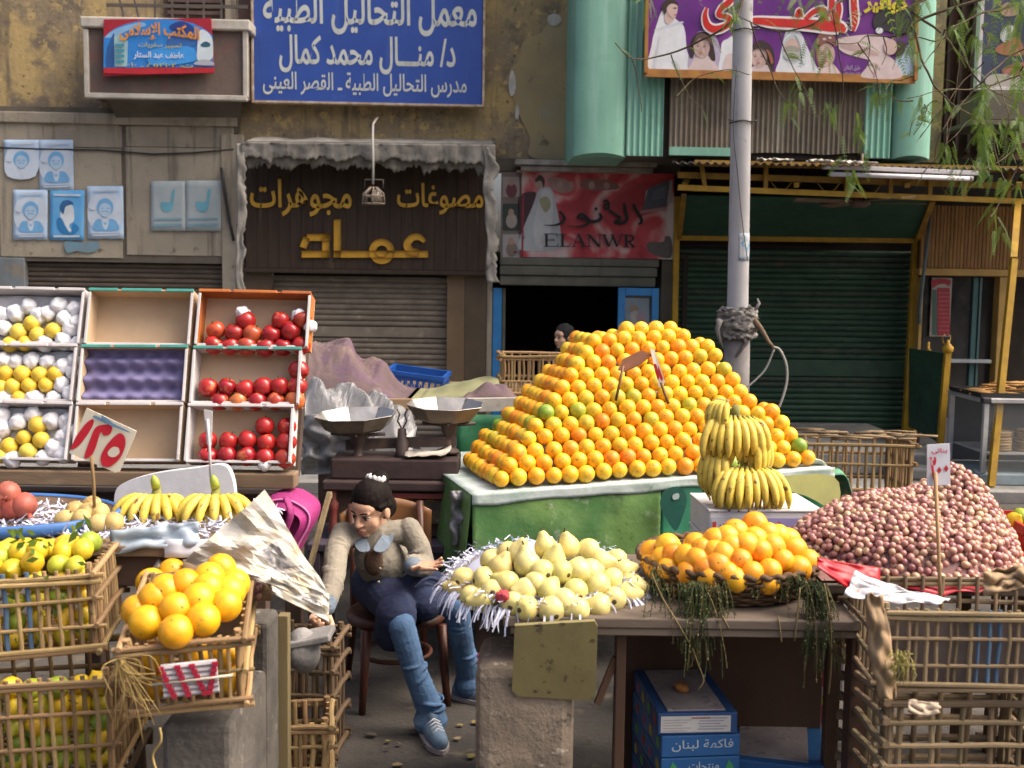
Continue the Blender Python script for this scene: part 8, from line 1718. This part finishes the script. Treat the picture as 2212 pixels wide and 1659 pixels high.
for o, lb in label_rows(lit, 'litter scrap on the street by the girl, %s from the left, %s row up', 22): tag(o, lb, 'litter', 'litter on the street')
for o, lb in label_rows(bst, 'breadstick on the black tray, %s from the left in the %s row up', 3): tag(o, lb, 'breadstick', 'breadsticks heaped on the tray')
# ================================================================== PEOPLE
def cap(b, p, q, r0, r1, n=12):
    p, q = V(p), V(q); d = (q-p).normalized(); pts = []; rs = []
    for i in range(4): a = pi/2*(1-i/4); pts.append(p-d*r0*sin(a)); rs.append(max(.0004, r0*cos(a)))
    pts += [p, p+(q-p)*.5, q]; rs += [r0, (r0+r1)/2, r1]
    for i in range(1,5): a = pi/2*i/4; pts.append(q+d*r1*sin(a)); rs.append(max(.0004, r1*cos(a)))
    b.tube(pts, rs, n, 0, True, True)
def chain(b, pts, rs, n=12):
    for i in range(len(pts)-1): cap(b, pts[i], pts[i+1], rs[i], rs[i+1], n)
def ellp(b, c, r, mx=None, n=16): b.ball((0,0,0), 1, n, n*2//3, 0, r, (M.Translation(c) if mx is None else mx @ M.Translation(c)))
def ridges(b, p, q, r, n, rad=.006, seed=1, span=2.6):
    p, q = V(p), V(q); d = (q-p).normalized(); u = d.cross(V((.3,.2,.9))).normalized(); w_ = d.cross(u); rr = random.Random(seed)
    for k in range(n):
        t = (k+.5+rr.uniform(-.25,.25))/n; a0 = rr.uniform(0,6.28); tl = rr.uniform(-.6,.6); pts = []
        for i in range(9):
            a = a0+span*(i/8-.5); s_ = sin(pi*i/8); pts.append(p+(q-p)*t + (u*cos(a)+w_*sin(a))*(r*(.90+.10*s_)) + d*tl*r*(i/8-.5)*1.6)
        b.tube(pts, [max(.0006, rad*sin(pi*(i+.3)/8.6)) for i in range(9)], 7)
def fuse(root, name, b, mt, voxel=.004, smooth=6, wrinkle=0, wf=30, fn=None):
    """melt overlapping closed shapes into one continuous skin"""
    inv = wmx(root).inverted(); o = link(name, b.mesh(name, mt, inv), root)
    m = o.modifiers.new('r', 'REMESH'); m.mode = 'VOXEL'; m.voxel_size = voxel; m.use_smooth_shade = True
    if smooth: s = o.modifiers.new('s', 'SMOOTH'); s.iterations = smooth; s.factor = .5
    dg = bpy.context.evaluated_depsgraph_get(); dg.update(); me = bpy.data.meshes.new_from_object(o.evaluated_get(dg)); o.modifiers.clear(); o.data = me
    if wrinkle or fn:
        W_ = wmx(o); nn = [v.normal.copy() for v in me.vertices]
        for v, n_ in zip(me.vertices, nn):
            p = W_ @ v.co
            if wrinkle: q_ = V((p.x*wf+p.z*wf*.5, p.y*wf, p.z*wf*1.7-p.x*wf*.6)); v.co += n_*wrinkle*((.42-1.5*abs(NZ.noise(q_))) + .55*(.4-1.4*abs(NZ.noise(q_*1.9+V((5,1,2))))) + .12*NZ.noise(q_*6))
            if fn: fn(v, p)
    me.polygons.foreach_set('use_smooth', [True]*len(me.polygons)); me.update()
    if not me.materials: me.materials.append(mt)
    return o
def frame_of(c, f, up):
    f = V(f).normalized(); x = f.cross(V(up)).normalized(); z = x.cross(f); return M(((x.x,f.x,z.x,c[0]),(x.y,f.y,z.y,c[1]),(x.z,f.z,z.z,c[2]),(0,0,0,1)))   # x = her right, y = face, z = up
def skin_mat(name, c): return mat(name, c, tuple(x*.86 for x in c), sc=14, rough=.55, sss=.15, bump=.08, bsc=120)
def head_shapes(b, H, k=1.0):
    S = lambda c, r: ellp(b, tuple(x*k for x in c), tuple(x*k for x in r), H)
    S((0,-.012,.022),(.066,.084,.084)); S((0,.028,-.032),(.053,.054,.066)); S((0,.055,-.083),(.021,.019,.018)); S((.028,.042,-.034),(.027,.026,.032)); S((-.028,.042,-.034),(.027,.026,.032))
    S((0,.045,.030),(.052,.034,.034)); S((.071,-.006,-.012),(.009,.019,.028)); S((-.071,-.006,-.012),(.009,.019,.028))
    P = lambda *q: H @ (V(q)*k)
    cap(b, P(0,.078,.006), P(0,.097,-.024), .0075*k, .0105*k, 10); S((.010,.088,-.028),(.008,.009,.007)); S((-.010,.088,-.028),(.008,.009,.007))
    cap(b, P(-.034,.066,.020), P(-.010,.072,.018), .010*k, .010*k); cap(b, P(.034,.066,.020), P(.010,.072,.018), .010*k, .010*k)
    S((0,.078,-.053),(.020,.011,.006)); S((0,.077,-.063),(.017,.011,.007)); cap(b, P(0,-.02,-.05), P(0,-.035,-.14), .036*k, .036*k)
def face_parts(root, H, k=1.0, lid=.55, open_mouth=False):
    P = lambda *q: H @ (V(q)*k)
    for s in (-1,1):
        b = B(); ellp(b, (s*.027*k,.066*k,-.001*k), (.0125*k,.0105*k,.0055*k), H); part(root, 'eye', b, flat((.34,.31,.28),.3,'eye_white'))
        b = B(); ellp(b, ((s*.027)*k,.0755*k,-.0025*k), (.0062*k,.0035*k,.0062*k), H, 10); part(root, 'iris', b, flat((.018,.010,.008),.15,'iris_dark'))
        b = B(); b.tube([P(s*.013,.073,.002), P(s*.020,.0775,.0065), P(s*.030,.0760,.0065), P(s*.041,.066,.001)], [.0012*k,.0022*k,.0024*k,.001*k], 6); part(root, 'eyelash', b, flat((.015,.010,.009),.6,'lash'))
        b = B(); b.tube([P(s*.011,.082,.021), P(s*.022,.0815,.026), P(s*.034,.075,.0255), P(s*.045,.063,.019)], [.0022*k,.0034*k,.003*k,.001*k], 6); part(root, 'eyebrow', b, flat((.02,.012,.010),.8,'brow'))
    b = B(); b.tube([P(-.021,.077,-.0545), P(-.009,.0875,-.0525), P(0,.0885,-.0545), P(.009,.0875,-.0525), P(.021,.077,-.0545)], [.001*k,.0036*k,.0034*k,.0036*k,.001*k], 7); part(root, 'upper_lip', b, flat((.26,.09,.075),.4,'lip'))
    dz = -.007 if open_mouth else 0
    b = B(); b.tube([P(-.018,.076,-.059), P(-.006,.0855,-.0635+dz), P(.006,.0855,-.0635+dz), P(.018,.076,-.059)], [.001*k,.0044*k,.0044*k,.001*k], 7); part(root, 'lower_lip', b, flat((.30,.11,.09),.4,'lip2'))
    if open_mouth: b = B(); ellp(b, (0,.0825*k,-.0605*k), (.011*k,.0035*k,.0038*k), H, 10); part(root, 'mouth_gap', b, flat((.05,.012,.012),.5,'mouth'))
def hand_shapes(b, wr, d, palm_n, L=.145, side=1, curl=(0.15,)*5, spread=.1):
    """palm plus five fingers; d = towards the fingertips, palm_n = out of the palm, side = which side the thumb leaves"""
    d = V(d).normalized(); n = (V(palm_n)-d*V(palm_n).dot(d)).normalized(); s = d.cross(n)*side
    pl = L*.50; wd = L*.23; wr = V(wr)
    for k in (-.75,-.25,.25,.75): cap(b, wr+d*.006+s*wd*.55*k, wr+d*pl+s*wd*k, L*.072, L*.068, 10)
    fl = (.40,.47,.43,.33)
    for i, k in enumerate((.75,.25,-.25,-.75)):
        p = wr+d*pl+s*wd*k; cu = curl[i+1]; dd = (d + s*spread*k).normalized(); seg = fl[i]*L; r = L*.058
        for j, (f_, a) in enumerate(((.45,cu*.8),(.32,cu*1.9),(.23,cu*2.9))):
            v = (dd*cos(a)+n*sin(a)); q = p+v*seg*f_; cap(b, p, q, r*(1-.07*j), r*(.93-.07*j), 9); p = q
    p = wr+d*pl*.25+s*wd*.75; v = (d*.62+s*.75+n*.25).normalized(); q = p+v*L*.24; cap(b, p, q, L*.075, L*.066, 9); v2 = (d*.9+s*(.35-curl[0])+n*(.2+curl[0])).normalized(); q2 = q+v2*L*.17; cap(b, q, q2, L*.064, L*.057, 9); cap(b, q2, q2+v2*L*.10, L*.056, L*.048, 9)

# ---- the girl on the chair
Hc = D(801,1097,3.98); H = frame_of(Hc, (-.46,-.80,-.36), (-.06,-.28,.95)) @ M.Scale(.94, 4)
hipR, hipL = V((-.52,4.19,.435)), V((-.39,4.17,.435))
shR, shL = D(741,1152,3.99), D(884,1143,4.04)
neck = H @ V((0,-.035,-.15))
girl = thing('person', 'girl in a beige jacket and navy skirt leaning from a chair to cut newspaper', 'person', V((-.45,4.1,.0)))
m_skin = skin_mat('girl_skin', (.54,.32,.205))
b = B(); head_shapes(b, H, 1.0)
chest = (shR+shL)/2+V((0,.03,-.05)); hipc = (hipR+hipL)/2
chain(b, [neck, chest, (chest+hipc)/2, hipc], [.036,.070,.07,.08])
elR, wrR = D(722,1240,3.80), D(706,1312,3.645); elL, wrL = V((-.325,4.03,.555)), D(890,1222,3.80)
chain(b, [shR, elR, wrR], [.030,.028,.022]); chain(b, [shL, elL, wrL], [.030,.028,.022])
kR, aR = V((D(866,1365,3.80).x,3.80,.405)), V((D(928,1585,3.80).x,3.80,.075)); kL, aL = V((D(985,1335,3.96).x,3.96,.425)), V((D(1012,1490,4.14).x,4.14,.085))
chain(b, [hipR, kR, aR], [.06,.04,.028]); chain(b, [hipL, kL, aL], [.06,.04,.028])
hand_shapes(b, wrR, D(686,1340,3.60)-wrR, (.6,-.3,.5), .135, -1, (.5,.75,.8,.8,.8), .05)
hand_shapes(b, wrL, D(962,1224,3.74)-wrL, (.05,-.25,1), .135, 1, (.2,.05,.10,.16,.26), .25)
fuse(girl, 'body', b, m_skin, .0032, 7)
face_parts(girl, H, 1.0, open_mouth=True)
m_hair = mat('dark_hair', (.011,.007,.006), (.006,.004,.004), sc=60, rough=.75, bump=.2, bsc=200, stretch=(1,.1,1), spec=.12)
b = B(); ellp(b, (0,-.022,.030), (.0725,.087,.0835), H); ellp(b, (0,-.05,-.005), (.066,.060,.075), H); ellp(b, (0,-.080,.085), (.040,.040,.034), H); ellp(b, (0,-.075,-.03), (.062,.045,.06), H); ellp(b, (0,-.012,.046), (.072,.080,.074), H)
cap(b, H @ V((.062,.024,.030)), H @ V((.070,-.03,.012)), .010, .012); cap(b, H @ V((-.062,.024,.030)), H @ V((-.070,-.03,.012)), .010, .012)
fuse(girl, 'hair', b, m_hair, .004, 6, .0008, 40)
b = B()
for k in range(40):
    a = R(rnd.uniform(150,330)) if k % 2 else R(rnd.uniform(-30,60)); p = H @ V((.078*cos(a),-.02+.02*rnd.random(),.02+.07*abs(sin(a)))); b.tube([p, p+(H.to_3x3() @ V((rnd.uniform(-.01,.01),-.02,rnd.uniform(-.012,.014))))], .0006, 3)
part(girl, 'stray_hair', b, m_hair)
b = B(); c = H @ V((0,-.062,.098)); ax = H.to_3x3() @ V((0,-.5,.85)); ax.normalize(); u = ax.cross(V((1,0,0))).normalized(); w_ = ax.cross(u)
b.tube([c+(u*cos(a)+w_*sin(a))*.030+ax*.006*sin(9*a) for a in [2*pi*i/36 for i in range(37)]], [.0095+.002*sin(i*2.6) for i in range(37)], 7, 0, False); part(girl, 'scrunchie', b, mat('white_fabric', (.50,.49,.48), (.4,.39,.39), sc=20, rough=.95, bump=.5))
# clothes
m_jack = mat('beige_jacket', (.25,.225,.175), (.185,.165,.13), sc=8, rough=.9, bump=.3, bsc=110, spots=[((.34,.30,.22), 5, .58, .74)])
b = B(); up_ = V((0,0,1))
chain(b, [chest+V((0,0,.035)), chest-V((0,0,.05)), (chest+hipc)/2+V((0,-.02,0)), hipc+V((.0,-.02,.035))], [.070,.090,.094,.100], 18)
cap(b, shR+V((.02,.01,-.012)), shL+V((-.02,.01,-.012)), .046, .046, 14)
cuR = wrR+(elR-wrR)*.25; cuL = wrL+(elL-wrL)*.22
chain(b, [shR, (shR+elR)/2+V((-.01,0,.005)), elR, cuR], [.044,.043,.041,.035], 14); chain(b, [shL, (shL+elL)/2+V((.012,0,0)), elL+V((.006,0,0)), cuL], [.044,.043,.042,.035], 14)
for pp, qq, r_, n_, sd in ((shR,elR,.043,7,1),(elR,cuR,.038,7,2),(shL,elL,.043,6,3),(elL,cuL,.038,6,4)): ridges(b, pp, qq, r_, n_, .0075, sd)
ridges(b, chest-V((0,0,.03)), hipc+V((0,-.02,.05)), .092, 9, .008, 7, 1.8)
JK = fuse(girl, 'jacket', b, m_jack, .0038, 3, .0016, 22)
m_den = mat('pale_denim', (.15,.185,.225), (.105,.135,.17), sc=12, rough=.9, bump=.25, bsc=150)
for ca_, wa_ in ((cuR, wrR), (cuL, wrL)): b = B(); chain(b, [ca_+(wa_-ca_)*-.15, wa_], [.034,.030], 12); fuse(girl, 'shirt_cuff', b, m_den, .004, 3, .002, 40)
nk = H @ V((0,.0,-.112))
for s in (-1,1):
    b = B(); p0 = nk+V((s*.03,.02,.0)); 
    pts = [nk+V((s*.050,.034,.016)), nk+V((s*.070,-.005,.004)), nk+V((s*.070,-.056,-.026)), nk+V((s*.045,-.094,-.054)), nk+V((s*.006,-.090,-.048)), nk+V((s*.028,-.045,-.010)), nk+V((s*.034,-.005,.014))]
    b.slab(smooth_loop(pts,3), (0,-.25,.6), .006); part(JK, 'collar', b, m_den)
b = B(); c = chest+V((-.015,-.085,-.075)); ellp(b, c+V((.012,.004,.022)), (.036,.022,.052)); part(girl, 'brown_shirt', b, mat('brown_knit', (.085,.042,.022), (.055,.03,.018), sc=20, rough=.95, bump=.4))
q = chest+V((.03,-.100,-.02))
for i in range(3): b = B(); b.ball(q+V((-.006-.005*i,-.012,-.05-.05*i)), .006, 8, 6); part(JK, 'button', b, flat((.20,.17,.13),.4))
m_navy = mat('navy_cloth', (.014,.022,.058), (.010,.015,.042), sc=8, rough=.92, bump=.25, bsc=80)
b = B(); cap(b, hipR+V((0,0,.01)), kR+V((-.015,.05,.03)), .098, .066, 18); cap(b, hipL+V((0,0,.01)), kL+V((-.02,.06,.02)), .098, .064, 18); cap(b, (hipR+hipL)/2, (kR+kL)/2+V((-.02,.08,.02)), .10, .066, 18); cap(b, kR+V((-.02,.04,.02)), kR+V((-.035,.06,-.05)), .075, .07, 14); cap(b, hipc+V((0,.03,.03)), hipc+V((0,.03,.06)), .11, .10, 14)
ridges(b, hipc, (kR+kL)/2+V((-.02,.06,.015)), .105, 7, .009, 21)
fuse(girl, 'skirt', b, m_navy, .0045, 4, .002, 18)
m_jean = mat('blue_jeans', (.075,.15,.27), (.045,.09,.175), sc=7, rough=.9, bump=.3, bsc=130, spots=[((.17,.27,.38), 4, .56, .74), ((.03,.06,.12), 9, .62, .76)])
b = B(); mid = (kR+aR)/2
chain(b, [hipR*.4+kR*.6, kR, mid+V((-.004,.0,0)), aR+V((0,.006,.02)), aR+V((.002,.008,-.022))], [.056,.050,.042,.048,.062], 16); chain(b, [hipL*.4+kL*.6, kL, (kL+aL)/2, aL+V((0,.0,.02)), aL+V((0,0,-.02))], [.056,.050,.043,.048,.058], 16)
ridges(b, kR-V((0,0,.03)), aR+V((0,.006,.02)), .045, 9, .0065, 11); ridges(b, aR+V((0,.006,.07)), aR, .051, 4, .007, 12); ridges(b, kL, aL, .046, 9, .0065, 13)
fuse(girl, 'jeans', b, m_jean, .0038, 3, .0014, 22)
m_shoe = mat('blue_sneaker', (.16,.24,.33), (.11,.17,.24), sc=14, rough=.75, bump=.2)
for a_, d_ in ((aR, V((.30,-.9,0))), (aL, V((.85,-.45,0)))):
    d_ = d_.normalized(); a0 = V((a_.x, a_.y, .036)); b = B(); cap(b, a0-d_*.035, a0+d_*.085, .036, .036, 14); cap(b, a0+d_*.08, a0+d_*.150, .036, .029, 14); cap(b, a0+V((0,0,.03)), a0+d_*.02+V((0,0,.045)), .034, .030, 12)
    def fl(v, p, a0=a0):
        if p.z < .012: v.co.z += (.012-p.z)
    SN = fuse(girl, 'sneaker', b, m_shoe, .0045, 4, 0, 20, fl)
    sd_ = V((-d_.y, d_.x, 0)); b = B(); out = [a0-d_*.07, a0-d_*.05+sd_*.032, a0+d_*.07+sd_*.041, a0+d_*.14+sd_*.035, a0+d_*.185, a0+d_*.14-sd_*.035, a0+d_*.07-sd_*.041, a0-d_*.05-sd_*.032]
    b.slab([V((p.x,p.y,.002)) for p in smooth_loop(out,4)], (0,0,1), .016); part(SN, 'sole', b, flat((.34,.30,.30),.7))
    for i in range(4):
        b = B(); c = a0+d_*(.058+.02*i)+V((0,0,.042-.004*i)); b.tube([c+sd_*.022-V((0,0,.008)), c+V((0,0,.004)), c-sd_*.022+d_*.008-V((0,0,.008))], .0035, 5); part(SN, 'lace', b, flat((.55,.55,.56),.8))
b = B(); rp = aL+V((.03,-.055,.09))
for k in range(5): b.ball(rp+V((rnd.uniform(-.02,.02), 0, rnd.uniform(-.03,.04))), .008, 7, 5)
part(girl, 'embroidery', b, flat((.40,.05,.12),.8))
# knife in her hand
kn = thing('knife', 'short knife with a dark handle in the girl\'s hand', 'knife', wrR+V((0,-.06,-.05)))
gp = wrR + (D(686,1340,3.60)-wrR).normalized()*.055+V((.016,-.012,.008)); kd = (D(672,1290,3.56)-D(722,1345,3.62)).normalized()
b = B(); b.tube([gp-kd*.075, gp-kd*.03, gp+kd*.035], [.008,.010,.009], 8); part(kn, 'handle', b, flat((.10,.06,.035),.6))
b = B(); sv = kd.cross(V((0,1,0))).normalized(); b.slab([gp+kd*.035-sv*.009, gp+kd*.12-sv*.006, gp+kd*.135+sv*.002, gp+kd*.035+sv*.010], (0,1,0), .0022); part(kn, 'blade', b, mat('knife_steel', (.25,.25,.25), (.15,.14,.13), sc=14, rough=.35, metal=.8))
# chair
chf = V((.30,-.95,0)).normalized(); chs = V((-chf.y, chf.x, 0)); cc = V((-.44,4.20,0))
ch = thing('bentwood_chair', 'brown bentwood chair with curved backrest under the girl', 'chair', cc)
m_chair = mat('chair_wood', (.095,.03,.016), (.055,.02,.012), sc=8, rough=.45, bump=.2, stretch=(1,1,.2))
b = B(); b.lathe([(0,.34),(.17,.34),(.19,.335),(.195,.32),(.19,.305),(.17,.30),(0,.30)], 28, 0, cc); part(ch, 'seat', b, m_chair)
for s in (-1,1):
    p = cc+chf*.15+chs*.145*s; b = B(); b.tube([p+V((0,0,.31)), p+chf*.01+chs*.008*s+V((0,0,.15)), p+chf*.03+chs*.02*s], [.020,.017,.013], 9); part(ch, 'leg', b, m_chair)
    p = cc-chf*.15+chs*.14*s; b = B(); b.tube([p-chf*.05+chs*.02*s, p+V((0,0,.3)), p-chf*.02+V((0,0,.5)), p-chf*.07+V((0,0,.72))], [.013,.018,.017,.015], 9); part(ch, 'back_post', b, m_chair)
b = B(); b.tube([cc+V((.135*cos(a),.135*sin(a),.17)) for a in [2*pi*i/28 for i in range(29)]], .009, 7, 0, False); part(ch, 'ring_stretcher', b, m_chair)
b = B(); b.grid(lambda u, v: cc - chf*(.21+.055*(1-(2*u-1)**2)) + chs*(.185*(2*u-1)) + V((0,0,.50+.23*v-.05*(2*u-1)**2*v)), 16, 8); o = part(ch, 'backrest', b, mat('chair_veneer', (.22,.10,.035), (.15,.065,.025), sc=6, rough=.4, stretch=(.3,.3,1))); md = o.modifiers.new('s','SOLIDIFY'); md.thickness = .012
b = B(); b.bar(D(668,1230,4.0), D(712,1065,4.2), .016, .02); b.bar(D(712,1065,4.2), D(712,1065,4.2)+V((0,.01,-.02)), .016, .02); solid('wooden_stick', b, m_palmg, 'grey wooden stick leaning behind the girl\'s shoulder', 'stick')

# ---- the veiled woman in the doorway
YW = 9.9; Hw = frame_of(D(1216,728,YW), (-.72,-.68,-.06), (0,0,1)); cw = Hw.translation
wo = thing('person', 'woman in a black headscarf sitting by the studio doorway', 'person', V((cw.x,cw.y+.1,.07)))
m_skin2 = skin_mat('woman_skin', (.50,.30,.20))
b = B(); head_shapes(b, Hw, 1.0); nk = Hw @ V((0,-.035,-.15)); ch_ = nk+V((.02,.06,-.16)); hp = V((cw.x+.05,cw.y+.18,.52))
chain(b, [nk, ch_, hp], [.045,.10,.11]); kn1, kn2 = hp+V((-.16,-.42,.0)), hp+V((.06,-.45,.0))
for s, kk in ((-1,kn1),(1,kn2)):
    chain(b, [hp+V((s*.08,0,0)), kk, V((kk.x,kk.y+.03,.12))], [.07,.055,.035]); sh = ch_+V((s*.15,0,.10)); el = sh+V((s*.05,-.05,-.25)); wr = V((hp.x+s*.05,hp.y-.28,hp.z+.12)); chain(b, [sh, el, wr], [.045,.038,.025]); hand_shapes(b, wr, (-s*.4,-.9,-.2), (0,0,-1), .17, s, (.2,.25,.25,.25,.3), .1)
fuse(wo, 'body', b, m_skin2, .006, 3)
face_parts(wo, Hw, 1.0)
m_blk = mat('black_cloth', (.012,.012,.014), (.007,.007,.009), sc=8, rough=.85, bump=.3, bsc=60)
b = B(); ellp(b, (0,-.028,.034), (.083,.094,.090), Hw); ellp(b, (0,-.045,-.03), (.088,.075,.095), Hw); ellp(b, (0,.0,-.115), (.078,.075,.040), Hw); chain(b, [Hw @ V((0,-.03,-.11)), nk+V((0,.03,-.06)), nk+V((0,.04,-.14))], [.075,.12,.15], 18)
fuse(wo, 'headscarf', b, m_blk, .006, 4, .006, 18)
b = B(); chain(b, [nk+V((0,.05,-.10)), ch_, hp], [.13,.17,.19], 18)
for s, kk in ((-1,kn1),(1,kn2)):
    chain(b, [hp+V((s*.06,0,0)), kk, V((kk.x,kk.y+.02,.16))], [.13,.10,.11], 16); sh = ch_+V((s*.15,0,.09)); el = sh+V((s*.05,-.05,-.25)); wr = V((hp.x+s*.05,hp.y-.26,hp.z+.12)); chain(b, [sh, el, wr], [.07,.065,.055], 14)
fuse(wo, 'robe', b, m_blk, .012, 4, .012, 10)
b = B(); b.bbox(hp.x-.18,hp.x+.18,hp.y-.16,hp.y+.18,.36,.40,.01)
for sx in (-1,1):
    for sy in (-1,1): b.bbox(hp.x+sx*.15-.018,hp.x+sx*.15+.018,hp.y+.01+sy*.14-.018,hp.y+.01+sy*.14+.018,.072,.36,.004)
solid('stool', b, m_wdark, 'dark wooden stool under the veiled woman', 'stool')
